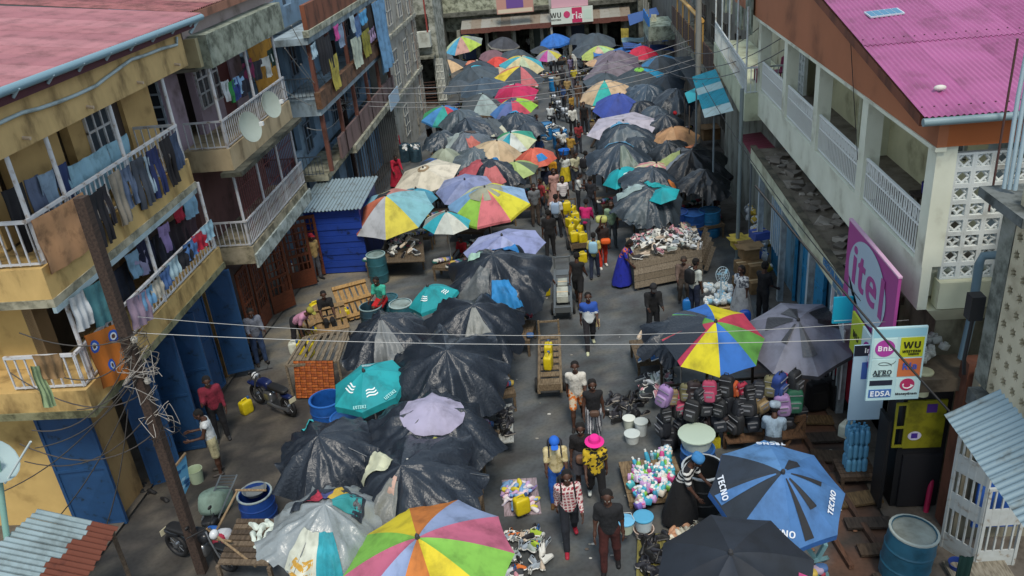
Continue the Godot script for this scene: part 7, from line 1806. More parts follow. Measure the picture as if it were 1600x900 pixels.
func laundry() -> void:
	rng.seed = 12
	var xa := -9.12
	var g := "clothes on the ochre house's upper balcony"
	# line inside the upper balcony: pale blue cloths, shirts, jeans
	var L := func(px0: float, px1: float, py0: float, py1: float, x: float) -> Array: return [ox(px0, py0, x), ox(px1, py1, x)]
	for q in [[100, 130, 262, 248, "sheet", .62, "8fb6c8", "pale blue cloth with scalloped hem on the upper balcony line"], [130, 165, 248, 226, "sheet", .62, "93bacb", "pale blue cloth with scalloped hem on the upper balcony line"], [165, 198, 226, 208, "sheet", .66, "8fb8ca", "pale blue cloth with scalloped hem on the upper balcony line"],
		[36, 58, 282, 272, "sheet", .8, "5f6a84", "grey-blue jeans pegged on the upper balcony line"], [56, 84, 275, 262, "shirt", .72, "8fa6bd", "light blue shirt pegged on the upper balcony line"], [80, 102, 262, 252, "sheet", .72, "2a3a66", "navy shirt pegged on the upper balcony line"], [0, 34, 300, 284, "sheet", .85, "1f1d22", "black cloth pegged on the upper balcony line"]]:
		var e: Array = L.call(q[0], q[1], q[2], q[3], -9.6)
		garment(q[7], q[4], e[0], e[1], q[5], grain(q[6], "cloth", .9), g)
	for q in [[134, 156, 308, 292, "1b1b22", "black trousers with white lining"], [166, 186, 276, 262, "8a8378", "taupe trousers"], [200, 222, 254, 240, "3f4652", "charcoal trousers with pale cuffs"], [226, 244, 238, 226, "1f2c5c", "navy trousers with pale cuffs"], [248, 264, 222, 210, "17161c", "black trousers"]]:
		var e: Array = L.call(q[0], q[1], q[2], q[3], xa)
		garment(q[5] + " draped over the upper balcony rail", "trousers", e[0], e[1], .78, grain(q[4], "cloth", .9), g)
	var e2: Array = L.call(47, 128, 345, 300, xa)
	garment("tan blanket draped over the upper balcony rail", "sheet", e2[0], e2[1], .75, grain("b98a62", "cloth", .9), g, .015)
	g = "clothes on the ochre house's lower balcony"
	for q in [[194, 214, 400, 388, "8fb4cf", .42, "sheet", "light blue towel on the lower balcony line"], [206, 232, 402, 386, "a9a3c4", .38, "shirt", "lilac shirt on the lower balcony line"], [244, 262, 356, 346, "a58fc4", .48, "shirt", "violet print blouse on the lower balcony line"], [284, 302, 310, 298, "8fb8d2", .42, "sheet", "light blue cloth by the corner post of the lower balcony"], [268, 284, 330, 318, "b0243c", .25, "sheet", "red cloth on the lower balcony line"], [208, 230, 376, 360, "1f2240", .5, "sheet", "navy cloth on the lower balcony line"]]:
		var e: Array = L.call(q[0], q[1], q[2], q[3], -9.6)
		garment(q[7], q[6], e[0], e[1], q[5], grain(q[4], "cloth", .9), g)
	for q in [[214, 236, 462, 444, "6fa0c8", "blue striped shirt"], [232, 250, 446, 430, "bdb8ac", "cream jersey"], [248, 264, 430, 412, "4a6a9f", "denim shorts"], [258, 276, 414, 398, "a9c4cf", "pale blue vest"], [276, 296, 398, 380, "1f1f26", "black shorts"], [286, 304, 384, 368, "4f78b0", "blue jersey"], [300, 320, 370, 356, "b01a34", "crimson jersey"], [314, 330, 356, 342, "8fb4c8", "light blue cloth"]]:
		var e: Array = L.call(q[0], q[1], q[2], q[3], xa)
		garment(q[5] + " hung over the lower balcony rail", "sheet", e[0], e[1], .3, grain(q[4], "cloth", .9), g)
	for q in [[106, 130, 468, 452, "d0d4d8", .5, "white and red shirt by the near end of the lower balcony"], [128, 166, 452, 430, "4a8088", .62, "teal patterned wrap by the near end of the lower balcony"], [196, 226, 470, 452, "a890a4", .5, "mauve printed cloth beside the cable tangle"]]:
		var e: Array = L.call(q[0], q[1], q[2], q[3], xa)
		garment(q[6], "sheet", e[0], e[1], q[5], grain(q[4], "cloth", .9), g)
	for q in [[150, 164, 296, 286, "26242c", "trousers", "black shirt"], [184, 202, 268, 256, "5a6a86", "trousers", "slate jeans"], [222, 230, 246, 238, "9fb4c4", "sheet", "pale towel"], [262, 274, 214, 204, "3a4a66", "sheet", "blue-grey shirt"]]:
		var e: Array = L.call(q[0], q[1], q[2], q[3], xa - .03)
		garment(q[6] + " over the upper balcony rail", q[5], e[0], e[1], .6, grain(q[4], "cloth"), "clothes on the ochre house's upper balcony")
	for q in [[218, 246, 388, 366, "20222e", "dark sheet"], [236, 262, 372, 350, "3a3f52", "slate sheet"], [258, 284, 352, 330, "2a1f28", "maroon-black sheet"], [170, 196, 428, 408, "2c3446", "navy sheet"], [146, 172, 452, 432, "5f5a66", "grey sheet"], [276, 300, 336, 316, "46303a", "dull maroon sheet"]]:
		var e: Array = L.call(q[0], q[1], q[2], q[3], -9.85)
		garment(q[5] + " on the inner line of the lower balcony", "sheet", e[0], e[1], .62, grain(q[4], "cloth"), g)
	# orange wax-print wrap: cloth with blue and white print pieces
	var wa := ox(130, 525, xa + .1); var wb := ox(190, 500, xa + .1)
	var pm := StandardMaterial3D.new()
	var im := Image.create(128, 128, false, Image.FORMAT_RGB8); im.fill(Color("b5651c"))
	for c in [[20, 30], [84, 24], [50, 84], [110, 96]]:
		for yy in 128:
			for xx in 128:
				var d := Vector2(xx - c[0], yy - c[1]).length()
				if d < 15: im.set_pixel(xx, yy, Color("2456b8") if d > 9 else (Color("d8dce0") if d > 5 else Color("5a3a2a")))
	pm.albedo_texture = ImageTexture.create_from_image(im); pm.roughness = .9
	garment("orange wax-print wrap with blue medallions over the near rail", "sheet", wa, wb, .85, pm, g)
	garment("folded tan mat over the rail of the near end", "sheet", ox(52, 555, xa), ox(92, 552, xa), .35, grain("a9855c", "cloth"), g); garment("pale green cloth hanging below the tan mat", "sheet", ox(46, 572, xa), ox(62, 570, xa), .6, grain("9fb488", "cloth"), g)
	# lilac house
	g = "clothes on the lilac house"
	for q in [[343, 356, 128, 124, "c4c8cc", .4, "white"], [352, 364, 130, 124, "2f8a48", .42, "green"], [360, 370, 128, 120, "2a3f86", .4, "blue"], [364, 378, 122, 114, "8fb4d8", .36, "light blue"], [372, 388, 116, 96, "1f1f30", .5, "dark"], [378, 392, 100, 90, "7a1f4c", .4, "plum"], [388, 408, 98, 92, "1d1d2a", .4, "black"], [406, 424, 92, 84, "c9c9c4", .45, "cream"], [416, 428, 80, 70, "17382f", .4, "bottle green"]]:
		var e: Array = L.call(q[0], q[1], q[2], q[3], -9.35)
		garment(q[6] + " garment on the line of the lilac house", "shirt" if q[0] % 3 else "sheet", e[0], e[1], q[5], grain(q[4], "cloth"), g)
	var oy := [ox(384, 70, -9.9), ox(424, 58, -9.9)]
	garment("wide ochre sheet behind the clothes of the lilac house", "sheet", oy[0], oy[1], 1.1, grain("b5801c", "cloth"), g)
	# blue house
	g = "clothes on the blue house"
	for q in [[484, 492, 72, 64, "a9c4d4", .35, "pale blue"], [494, 505, 62, 54, "16161e", .95, "black"], [504, 514, 60, 52, "1b1d26", .9, "black"], [520, 528, 42, 36, "c94f9c", .4, "pink"], [526, 534, 42, 36, "7f93ae", .6, "slate"], [546, 552, 26, 22, "9fb4c0", .5, "grey"], [552, 560, 28, 22, "4f6f9f", .6, "denim"], [560, 572, 22, 12, "4f9fd4", .4, "bright blue"], [571, 580, 10, 4, "141418", 1.0, "black"], [514, 526, 92, 82, "b0a44a", .9, "olive"], [548, 562, 62, 52, "b9c4b4", .9, "pale mint"], [564, 576, 52, 42, "8f8a2f", .8, "mustard"], [574, 584, 50, 40, "a98fb4", .4, "lilac"]]:
		var e: Array = L.call(q[0], q[1], q[2], q[3], -9.0)
		garment(q[6] + " cloth hung out on the blue house", "sheet", e[0], e[1], q[5], grain(q[4], "cloth"), g)
	var e3: Array = [ox(580, 6, -8.95), ox(600, -8, -8.95)]
	garment("long pale blue striped drape at the end of the blue house", "sheet", e3[0], e3[1], 2.4, grain("6f9fc8", "cloth"), g, .08)
	garment("yellow cloth hanging under the far awning", "sheet", oz(970, 44, -80.2), oz(982, 44, -80.2), .9, grain("b0a04a", "cloth"), "")
	garment("white trousers hung on the far right corner house", "trousers", oz(1017, 22, -66), oz(1026, 22, -66), .8, grain("c9c8b4", "cloth"), "")

# ---------- people: tapered capsules joined by a smooth minimum, meshed as surface nets ----------
func nets(caps: Array, h: float, k: float, tint = null) -> MB:
	var lo := Vector3.ONE * 1e9; var hi := -lo
	for c in caps:
		var r := maxf(c[2], c[3]) + 3 * h
		lo = lo.min(c[0] - Vector3.ONE * r).min(c[1] - Vector3.ONE * r); hi = hi.max(c[0] + Vector3.ONE * r).max(c[1] + Vector3.ONE * r)
	var nx := int((hi.x - lo.x) / h) + 2; var ny := int((hi.y - lo.y) / h) + 2; var nz := int((hi.z - lo.z) / h) + 2
	var f := PackedFloat32Array(); f.resize(nx * ny * nz); f.fill(1.0)
	for c in caps:
		var a: Vector3 = c[0]; var b: Vector3 = c[1]; var ra: float = c[2]; var rb: float = c[3]
		var m := Vector3.ONE * (maxf(ra, rb) + 2.2 * h + k)
		var p0 := ((a.min(b) - m - lo) / h).floor().max(Vector3.ZERO); var p1 := ((a.max(b) + m - lo) / h).ceil()
		var ab := b - a; var l2 := maxf(ab.length_squared(), 1e-9)
		for z in range(int(p0.z), mini(int(p1.z) + 1, nz)):
			for y in range(int(p0.y), mini(int(p1.y) + 1, ny)):
				var i := (z * ny + y) * nx + int(p0.x)
				for x in range(int(p0.x), mini(int(p1.x) + 1, nx)):
					var p := lo + Vector3(x, y, z) * h
					var t := clampf((p - a).dot(ab) / l2, 0, 1)
					var d := p.distance_to(a + ab * t) - lerpf(ra, rb, t)
					var e := f[i]
					var q := maxf(k - absf(d - e), 0.0) / k
					f[i] = minf(d, e) - q * q * k * .25
					i += 1
	var idx := {}
	var vs := PackedVector3Array()
	var sy := nx; var sz := nx * ny
	var co := [0, 1, sy, sy + 1, sz, sz + 1, sz + sy, sz + sy + 1]
	for z in nz - 1:
		for y in ny - 1:
			var i := (z * ny + y) * nx
			for x in nx - 1:
				var j := i + x
				var f0 := f[j]
				if f0 > 2.2 * h: continue
				var inside := 0
				for c in co:
					if f[j + c] < 0: inside += 1
				if inside == 0 or inside == 8: continue
				var s := Vector3.ZERO; var n := 0
				for e in [[0, 1], [2, 3], [4, 5], [6, 7], [0, 2], [1, 3], [4, 6], [5, 7], [0, 4], [1, 5], [2, 6], [3, 7]]:
					var fa: float = f[j + co[e[0]]]; var fb: float = f[j + co[e[1]]]
					if (fa < 0) != (fb < 0):
						var t := fa / (fa - fb)
						var pa := Vector3(e[0] & 1, (e[0] >> 1) & 1, e[0] >> 2); var pb := Vector3(e[1] & 1, (e[1] >> 1) & 1, e[1] >> 2)
						s += pa.lerp(pb, t); n += 1
				idx[j] = vs.size()
				vs.append(lo + (Vector3(x, y, z) + s / n) * h)
	var tr := PackedInt32Array()
	for j in idx:
		for ax in [[1, sy, sz], [sy, sz, 1], [sz, 1, sy]]:
			var fa := f[j]; var fb := f[j + ax[0]]
			if (fa < 0) == (fb < 0): continue
			var c1: int = j - ax[1]; var c2: int = j - ax[2]; var c3: int = j - ax[1] - ax[2]
			if not (idx.has(c1) and idx.has(c2) and idx.has(c3)): continue
			var q := [idx[j], idx[c1], idx[c3], idx[c2]]
			if fa > 0: q.reverse()
			for e in [[0, 1, 2], [0, 2, 3]]:
				for w in e: tr.append(q[w])
	var nr := PackedVector3Array(); nr.resize(vs.size())
	for i in range(0, tr.size(), 3):
		var n := (vs[tr[i + 1]] - vs[tr[i]]).cross(vs[tr[i + 2]] - vs[tr[i]])
		for w in 3: nr[tr[i + w]] += n
	# make the normals point outward
	var out := MB.new()
	var sg := 0.0
	for i in vs.size():
		var g := ((vs[i] - lo) / h).round()
		var j := (int(g.z) * ny + int(g.y)) * nx + int(g.x)
		sg += nr[i].dot(Vector3(f[j + 1] - f[j - 1], f[j + sy] - f[j - sy], f[j + sz] - f[j - sz]))
		if i > 200: break
	var sgn := signf(sg)
	for i in vs.size(): nr[i] = (nr[i] * sgn).normalized()
	for i in range(0, tr.size(), 3):
		var a := vs[tr[i]]; var b := vs[tr[i + 1]]; var c := vs[tr[i + 2]]
		if tint != null: out.col = tint.call((a + b + c) / 3.0)
		out.tri(a, b, c, nr[tr[i]], nr[tr[i + 1]], nr[tr[i + 2]])
	return out

const SKIN := "4a3024"
func head_mb() -> MB:
	if shared.has("head"): return shared.head
	var c := [[Vector3(0, .035, -.012), Vector3(0, .045, .01), .088, .082], [Vector3(0, -.035, .02), Vector3(0, -.06, .045), .062, .045], [Vector3(0, -.005, .05), Vector3(0, .03, .055), .055, .05],
		[Vector3(0, .012, .1), Vector3(0, -.018, .115), .010, .017], [Vector3(-.088, 0, -.005), Vector3(-.09, -.02, -.002), .018, .012], [Vector3(.088, 0, -.005), Vector3(.09, -.02, -.002), .018, .012],
		[Vector3(-.02, -.05, .088), Vector3(.02, -.05, .088), .012, .012], [Vector3(0, -.1, -.015), Vector3(0, -.16, -.025), .052, .056]]
	shared.head = nets(c, .0095, .016, func(p: Vector3) -> Color:
		for s in [-1, 1]:
			var d := Vector2(p.x - s * .032, p.y - .012).length()
			if p.z > .06 and d < .014: return lin("c9c2b8") if d > .006 else lin("120d0b")
		if p.z > .085 and absf(p.y + .05) < .01 and absf(p.x) < .026: return lin("5a2f2c")
		return lin(SKIN))
	return shared.head
func hand_mb() -> MB:   # right hand, fingers along -y, palm facing -x... thumb forward (+z)
	if shared.has("hand"): return shared.hand
	var c := [[Vector3(0, .03, 0), Vector3(0, -.01, 0), .024, .026], [Vector3(0, -.015, .022), Vector3(0, -.075, .024), .016, .013], [Vector3(0, -.015, -.02), Vector3(0, -.075, -.022), .016, .013], [Vector3(0, -.02, 0), Vector3(0, -.07, 0), .016, .014]]
	var fl := [.062, .072, .068, .052]
	for i in 4:
		var z := .030 - i * .0195
		var a := Vector3(0, -.078, z); var b: Vector3 = a + Vector3(-.012, -fl[i] * .55, 0); var d: Vector3 = b + Vector3(-.024, -fl[i] * .42, 0)
		c.append([a, b, .0088, .008]); c.append([b, d, .008, .0068])
	c.append([Vector3(0, -.01, .026), Vector3(-.012, -.045, .048), .012, .010]); c.append([Vector3(-.012, -.045, .048), Vector3(-.026, -.075, .05), .010, .008])
	shared.hand = nets(c, .0062, .006, func(p: Vector3) -> Color: return lin(SKIN))
	return shared.hand
func limb(pitch: float, roll: float, s: float) -> Vector3: return Vector3(sin(roll) * s * cos(pitch), -cos(pitch) * cos(roll), sin(pitch))
# pose: bend, hl/hr [hip pitch, knee, out], al/ar [shoulder pitch, out, elbow], nod, look
func figure(key: String, P: Dictionary) -> Dictionary:
	if shared.has("fig" + key): return shared["fig" + key]
	var bend: float = P.get("bend", .03)
	var up := Vector3(0, cos(bend), sin(bend)); var fw := Vector3(0, -sin(bend), cos(bend))
	var hip := Vector3(0, .92, 0)
	var waist := hip + up * .17; var chest := hip + up * .38; var neck := hip + up * .53
	var hb := Basis(Vector3.RIGHT, bend * .6 + P.get("nod", 0.1)) * Basis(Vector3.UP, P.get("look", 0.0))
	var head := neck + up * .05 + hb * Vector3(0, .105, .02)
	var J := {}
	var low := 9.0
	for s in [-1, 1]:
		var q: Array = P.get("hr" if s > 0 else "hl", [0.0, 0.0, .05])
		var j := hip + Vector3(s * .088, -.03, 0)
		var kn := j + limb(q[0], q[2], s) * .43
		var an := kn + limb(q[0] - q[1], q[2] * .4, s) * .42
		J["k%d" % s] = kn; J["h%d" % s] = j; J["a%d" % s] = an
		low = minf(low, an.y)
		var a: Array = P.get("ar" if s > 0 else "al", [0.0, .12, .15])
		var sh := chest + up * .06 + Vector3(s * .17, 0, 0)
		var ub := Basis(Vector3.RIGHT, bend)
		var el := sh + ub * limb(a[0], a[1], s) * .28
		var fd := ub * (limb(a[0] + a[2], a[1] * .5 - (a[3] if a.size() > 3 else 0.0), s))
		J["s%d" % s] = sh; J["e%d" % s] = el; J["w%d" % s] = el + fd * .235; J["f%d" % s] = fd
	var sk := Vector3(0, .075 - low, 0)
	for e in J:
		if not e.begins_with("f"): J[e] += sk
	hip += sk; waist += sk; chest += sk; neck += sk; head += sk
	var body := []; var shirt := []; var sleeve := []; var trou := []; var shorts := []; var shoe := []; var longs := []
	for s in [-.055, .055]:
		body.append([hip + Vector3(s, .02, 0), waist + Vector3(s * .8, 0, 0), .098, .085]); body.append([waist + Vector3(s * .8, 0, 0), chest + Vector3(s * 1.25, 0, 0) + fw * .01, .085, .10])
		shirt.append([hip + Vector3(s, -.02, 0), waist + Vector3(s * .85, 0, 0), .116, .106]); shirt.append([waist + Vector3(s * .85, 0, 0), chest + Vector3(s * 1.3, 0, 0) + fw * .01, .106, .118])
		trou.append([hip + Vector3(s, .06, 0), hip + Vector3(s * 1.4, -.06, 0), .108, .105])
	body.append([J["s-1"], J["s1"], .058, .058]); body.append([chest, neck, .075, .05]); body.append([neck - up * .02, neck + up * .06, .05, .046])
	shirt.append([J["s-1"], J["s1"], .070, .070]); shirt.append([chest, neck - up * .06, .09, .06])
	for s in [-1, 1]:
		var t := "%d" % s
		body.append([J["s" + t], J["e" + t], .047, .038]); body.append([J["e" + t], J["w" + t], .038, .026]); body.append([J["w" + t], J["w" + t] + J["f" + t] * .03, .026, .024])
		shirt.append([J["s" + t], J["s" + t].lerp(J["e" + t], .75), .062, .062])
		longs.append([J["s" + t], J["e" + t], .062, .052]); longs.append([J["e" + t], J["e" + t].lerp(J["w" + t], .9), .052, .040])
		body.append([J["h" + t], J["k" + t], .078, .054]); body.append([J["k" + t], J["k" + t].lerp(J["a" + t], .35), .052, .052]); body.append([J["k" + t].lerp(J["a" + t], .35), J["a" + t], .052, .034])
		var toe: Vector3 = J["a" + t] + Vector3(s * .02, -.045, .13)
		body.append([J["a" + t] + Vector3(0, -.035, -.02), toe, .036, .028])
		trou.append([J["h" + t], J["k" + t], .096, .075]); trou.append([J["k" + t], J["a" + t] + Vector3(0, .01, 0), .073, .058])
		shorts.append([J["h" + t], J["h" + t].lerp(J["k" + t], .85), .100, .092])
		shoe.append([J["a" + t] + Vector3(0, -.034, -.035), toe + Vector3(0, .004, .02), .046, .040])
	var base := nets(body, .024, .045, func(p: Vector3) -> Color: return lin(SKIN))
	base.join(head_mb(), Transform3D(hb, head))
	for s in [-1, 1]:
		var fd: Vector3 = J["f%d" % s]
		var x := Vector3(s, 0, 0); x = (x - fd * x.dot(fd)).normalized()
		var hbas := Basis(x, -fd, x.cross(-fd)).orthonormalized()
		if s < 0: hbas = Basis(x, -fd, (-x).cross(-fd))
		base.join(hand_mb(), Transform3D(hbas, J["w%d" % s] + fd * .035))
	if base.v.size(): pass
	var r := {"J": J, "hip": hip, "head": head, "hb": hb, "neck": neck, "up": up, "fw": fw, "chest": chest, "waist": waist, "body": base.mesh(), "shirt_caps": shirt, "longs": longs, "trou": trou, "shorts": shorts, "shoe": shoe}
	shared["fig" + key] = r
	return r
func cloth_mesh(key: String, fig: Dictionary, what: String, pattern: String, a: String, b: String) -> Mesh:
	var k := key + what + pattern + a + b
	var base := key + what
	if pattern == "plain": k = base + "plain"
	if shared.has(k): return shared[k]
	var caps: Array = fig.shirt_caps.duplicate()
	if what == "long": caps += fig.longs
	elif what == "vest": caps = caps.filter(func(c): return absf(c[1].x - c[0].x) > .2 or absf(c[0].x) < .12)
	elif what == "trousers": caps = fig.trou
	elif what == "shorts": caps = fig.trou.slice(0, 2) + fig.shorts
	elif what == "shoes": caps = fig.shoe
	var ca := lin(a) if a else Color.WHITE; var cb := lin(b) if b else Color.WHITE
	var fnz := FastNoiseLite.new(); fnz.frequency = 9.0; fnz.seed = 2
	var tint := func(p: Vector3) -> Color:
		match pattern:
			"stripe": return ca if fposmod(p.y, .09) < .045 else cb
			"upright": return ca if fposmod(p.x + p.z * .4, .06) < .03 else cb
			"plaid": return cb if fposmod(p.y, .07) < .024 or fposmod(p.x + p.z, .07) < .024 else ca
			"print": return ca if fnz.get_noise_3d(p.x, p.y, p.z) > -.05 else cb
			"halves": return ca if p.y > 1.18 + .1 * fnz.get_noise_3d(p.x, p.y, p.z) else cb
		return ca
	if not shared.has(base): shared[base] = nets(caps, .015 if what == "shoes" else .024, .03 if what == "shoes" else .04)
	var m: MB = shared[base]
	for q in (range(0, m.v.size(), 3) if pattern != "plain" else []):
		var cc: Color = tint.call((m.v[q] + m.v[q + 1] + m.v[q + 2]) / 3.0)
		m.c[q] = cc; m.c[q + 1] = cc; m.c[q + 2] = cc
	shared[k] = m.mesh()
	return shared[k]
var POSES := {}
func person(px: float, py: float, label: String, pose: String, yaw: float, o: Dictionary, hgt := 1.0, lift := 0.0) -> Node3D:
	var fig := figure(pose, POSES[pose])
	var at := gh(px, py) + Vector3(0, lift, 0)
	var n := thing("person", label, "person", at, o.get("group", ""), yaw)
	var t := Transform3D(Basis.from_scale(Vector3.ONE * hgt), Vector3.ZERO)
	part(n, "body", fig.body, tinted(.6), t)
	var top: Array = o.get("top", ["short", "plain", "c9c9c4", "c9c9c4"])
	if top[0] != "none": part(n, {"short": "shirt", "long": "shirt", "vest": "vest"}[top[0]], cloth_mesh(pose, fig, top[0], top[1], top[2], top[3] if top.size() > 3 else top[2]), tinted(.9) if top[1] != "plain" else garb(top[2]), t)
	var leg: Array = o.get("leg", ["trousers", "plain", "22242a"])
	if leg[0] in ["skirt", "dress"]:
		var b := MB.new(); b.col = Color.WHITE
		var w: Vector3 = fig.waist; var fy := .12
		var rows := []
		for i in 9:
			var row := []
			for j in 25:
				var a := TAU * j / 24; var u := i / 8.0
				var rr := lerpf(.145, .145 + (.15 if leg[0] == "skirt" else .2), pow(u, .8)) * (1.0 + .05 * u * sin(a * 7))
				row.append(Vector3(w.x * (1 - u) + cos(a) * rr * 1.1, lerpf(w.y, fy + (leg[3] if leg.size() > 3 else 0.0), u), w.z * (1 - u) + sin(a) * rr))
			rows.append(row)
		b.sheet(rows); part(n, "skirt", b.mesh(), garb(leg[2]), t)
	elif leg[0] != "none": part(n, "trousers" if leg[0] == "trousers" else "shorts", cloth_mesh(pose, fig, leg[0], leg[1], leg[2], leg[3] if leg.size() > 3 else leg[2]), tinted(.9) if leg[1] != "plain" else garb(leg[2]), t)
	if o.get("shoes", "1d1d1f") != "": part(n, "shoes", cloth_mesh(pose, fig, "shoes", "plain", "", ""), flat(o.get("shoes", "1d1d1f"), .6), t)
	var ht := t * Transform3D(fig.hb, fig.head)
	var hat: String = o.get("hat", "")
	var b := MB.new()
	b.ball(Vector3(0, .062, -.022), Vector3(.094, .078, .1), 14, 9); b.ball(Vector3(0, .02, -.055), Vector3(.085, .085, .065), 12, 7)
	part(n, "hair", b.mesh(), flat(o.get("hair", "141110"), .95), ht)
	if hat.begins_with("cap"):
		b = MB.new(); b.ball(Vector3(0, .066, -.012), Vector3(.105, .085, .115), 14, 8); b.sbox(Vector3(0, .07, .13), Vector3(.14, .015, .12), .6); part(n, "cap", b.mesh(), flat(hat.substr(4), .85), ht)
	elif hat.begins_with("brim"):
		b = MB.new(); b.lathe([Vector2(.19, .02), Vector2(.12, .05), Vector2(.105, .12), Vector2(.08, .15), Vector2(0, .155)], 18); part(n, "hat", b.mesh(), flat(hat.substr(5), .85), ht)
	elif hat.begins_with("wrap"):
		b = MB.new(); b.sbox(Vector3(0, .09, -.02), Vector3(.24, .16, .25), .75); part(n, "headwrap", b.mesh(), grain(hat.substr(5), "cloth", .9), ht)
	elif hat.begins_with("long"):
		b = MB.new(); b.sbox(Vector3(0, -.02, -.06), Vector3(.2, .3, .14), .7); part(n, "long_hair", b.mesh(), flat("17120f", .9), ht)
	if o.has("pack"):   # rucksack on the back
		b = MB.new(); var c: Vector3 = fig.chest - fig.fw * .2 - fig.up * .06
		b.sbox(c, Vector3(.32, .44, .18), .5, Transform3D(), 14, 9); part(n, "rucksack", b.mesh(), flat(o.pack, .8), t)
		for s in [-1, 1]:
			b = MB.new(); b.tube([c + Vector3(s * .11, .2, .06), fig.chest + Vector3(s * .12, .15, 0), fig.chest + Vector3(s * .12, .08, .125), fig.waist + Vector3(s * .13, .05, .1), c + Vector3(s * .13, -.18, .08)], .017, 5); part(n, "strap", b.mesh(), flat(o.pack, .8), t)
	return n
# a thing held in or hung from a hand, given in the person's own axes
func hand_at(n: Node3D, pose: String, s: int, hgt := 1.0) -> Vector3:
	var f: Dictionary = shared["fig" + pose]
	return n.transform * ((f.J["w%d" % s] + f.J["f%d" % s] * .11) * hgt)

func people() -> void:
	POSES = {
		"stand": {"al": [.05, .12, .2], "ar": [.0, .12, .15]},
		"walk": {"hl": [.34, .12, .03], "hr": [-.28, .3, .03], "al": [-.3, .12, .25], "ar": [.35, .12, .4]},
		"walk2": {"hl": [-.3, .35, .03], "hr": [.32, .1, .03], "al": [.3, .14, .5], "ar": [-.25, .14, .2]},
		"stroll": {"hl": [.16, .06, .04], "hr": [-.14, .14, .04], "al": [.1, .18, .3], "ar": [-.05, .16, .2], "nod": .15},
		"phone": {"al": [.5, .1, 1.5, .4], "ar": [.1, .15, .3], "nod": .4},
		"hands": {"al": [.45, .08, 1.2, .5], "ar": [.45, .08, 1.2, .5], "nod": .45, "bend": .08},
		"bend": {"bend": 1.05, "al": [.75, .1, .3], "ar": [.6, .1, .5], "hl": [-.12, .15, .06], "hr": [.2, .25, .06], "nod": .1},
		"lean": {"bend": .45, "al": [.7, .2, .5], "ar": [.9, .15, .4], "nod": .3, "hl": [.1, .1, .05], "hr": [-.1, .1, .05]},
		"sit": {"bend": .2, "hl": [1.35, 1.35, .15], "hr": [1.35, 1.35, .15], "al": [.6, .1, .9, .2], "ar": [.6, .1, .9, .2], "nod": .25},
		"headload": {"al": [2.5, .25, .5], "ar": [.0, .15, .3], "hl": [.14, .05, .04], "hr": [-.12, .12, .04]},
		"reach": {"ar": [.9, .9, .2], "al": [.3, .15, .7], "nod": .1},
		"push": {"bend": .3, "al": [.6, .1, .5], "ar": [.6, .1, .5], "hl": [-.3, .3, .04], "hr": [.3, .15, .04]},
	}
	var BLK := "1b1b1e"
	# the ones walking up the road
	person(955, 890, "man in black tee and dark red trousers carrying a small tub", "stroll", -.08, {"top": ["short", "plain", "1f2024"], "leg": ["trousers", "plain", "4a1f1c"], "shoes": "17171a"}, 1.05)
	var pn := person(893, 850, "man in red and white plaid shirt with black rucksack straps", "walk", .12, {"top": ["long", "plaid", "8f3a44", "cfc0bc"], "leg": ["trousers", "plain", "20242e"], "pack": "1d1d22", "shoes": "a01f34"}, 1.02)
	person(874, 788, "person in blue cap, cream shirt and bright blue trousers looking down", "hands", .05, {"top": ["short", "print", "cdbf94", "b3a274"], "leg": ["trousers", "plain", "1f5fc0"], "hat": "cap:1f62c4", "pack": "2a2a30", "shoes": "6a4a24"}, 1.0)
	person(934, 790, "person in hot pink bucket hat, black and yellow print shirt and black leggings", "walk2", .1, {"top": ["short", "print", "c9a92a", "26241f"], "leg": ["trousers", "plain", "17171b"], "hat": "brim:e0268c", "shoes": "c9d0cc"}, 1.0)
	person(913, 765, "woman in black top and grey skirt with a tan shoulder bag", "stroll", .0, {"top": ["short", "plain", "1d1b1e"], "leg": ["skirt", "plain", "4a4a52", .5], "hat": "long", "shoes": "2a2420"}, .96)
	person(930, 692, "woman in black vest and white striped trousers with a small bag", "stroll", .1, {"top": ["vest", "plain", "1c1c20"], "leg": ["trousers", "upright", "c9c9cc", "4a4d58"], "hat": "long", "shoes": "2a2624"}, .97)
	person(904, 662, "man in white tee and orange print shorts", "walk", .0, {"top": ["short", "plain", "d4d0c8"], "leg": ["shorts", "print", "d0702a", "c9b8a0"], "shoes": "2a2624"}, 1.0)
	person(923, 545, "boy in white and blue jersey and dark leggings stepping forward", "walk", .1, {"top": ["short", "halves", "2a4fa0", "cfd6d8"], "leg": ["trousers", "plain", "2b2a30"], "shoes": "c9ccaa"}, 1.02)
	person(905, 476, "person all in black with bare arms walking past the steel trolley", "walk2", 2.9, {"top": ["vest", "plain", "17171a"], "leg": ["shorts", "plain", "1a1a1d"], "shoes": "2a2420"}, 1.02)
	person(972, 446, "woman in long royal blue dress with an orange wrap at the shoe stall", "lean", 1.2, {"top": ["short", "print", "1f2f9c", "c9652a"], "leg": ["dress", "plain", "1d2aa0"], "hat": "long"}, .97)
	person(930, 434, "child with pale blue rucksack and yellow shirt walking away", "stroll", 3.0, {"top": ["short", "plain", "c9bb6a"], "leg": ["trousers", "plain", "222c44"], "pack": "8fb8cc", "shoes": "1d1d20"}, .92)
	person(943, 417, "woman in orange-red trousers with an orange bag and a load on her head", "headload", .2, {"top": ["short", "plain", "2a2020"], "leg": ["trousers", "plain", "d83a22"], "shoes": "d0cfc8"}, .98)
	var hl := MB.new(); hl.sbox(Vector3(0, .1, 0), Vector3(.4, .22, .34), .6); solo("head_bundle", hl, grain("b9bb6a", "cloth", .8), "pale yellow bundle carried on the head of the woman in orange trousers", "bundle", gh(943, 417) + Vector3(0, 1.66, 0))
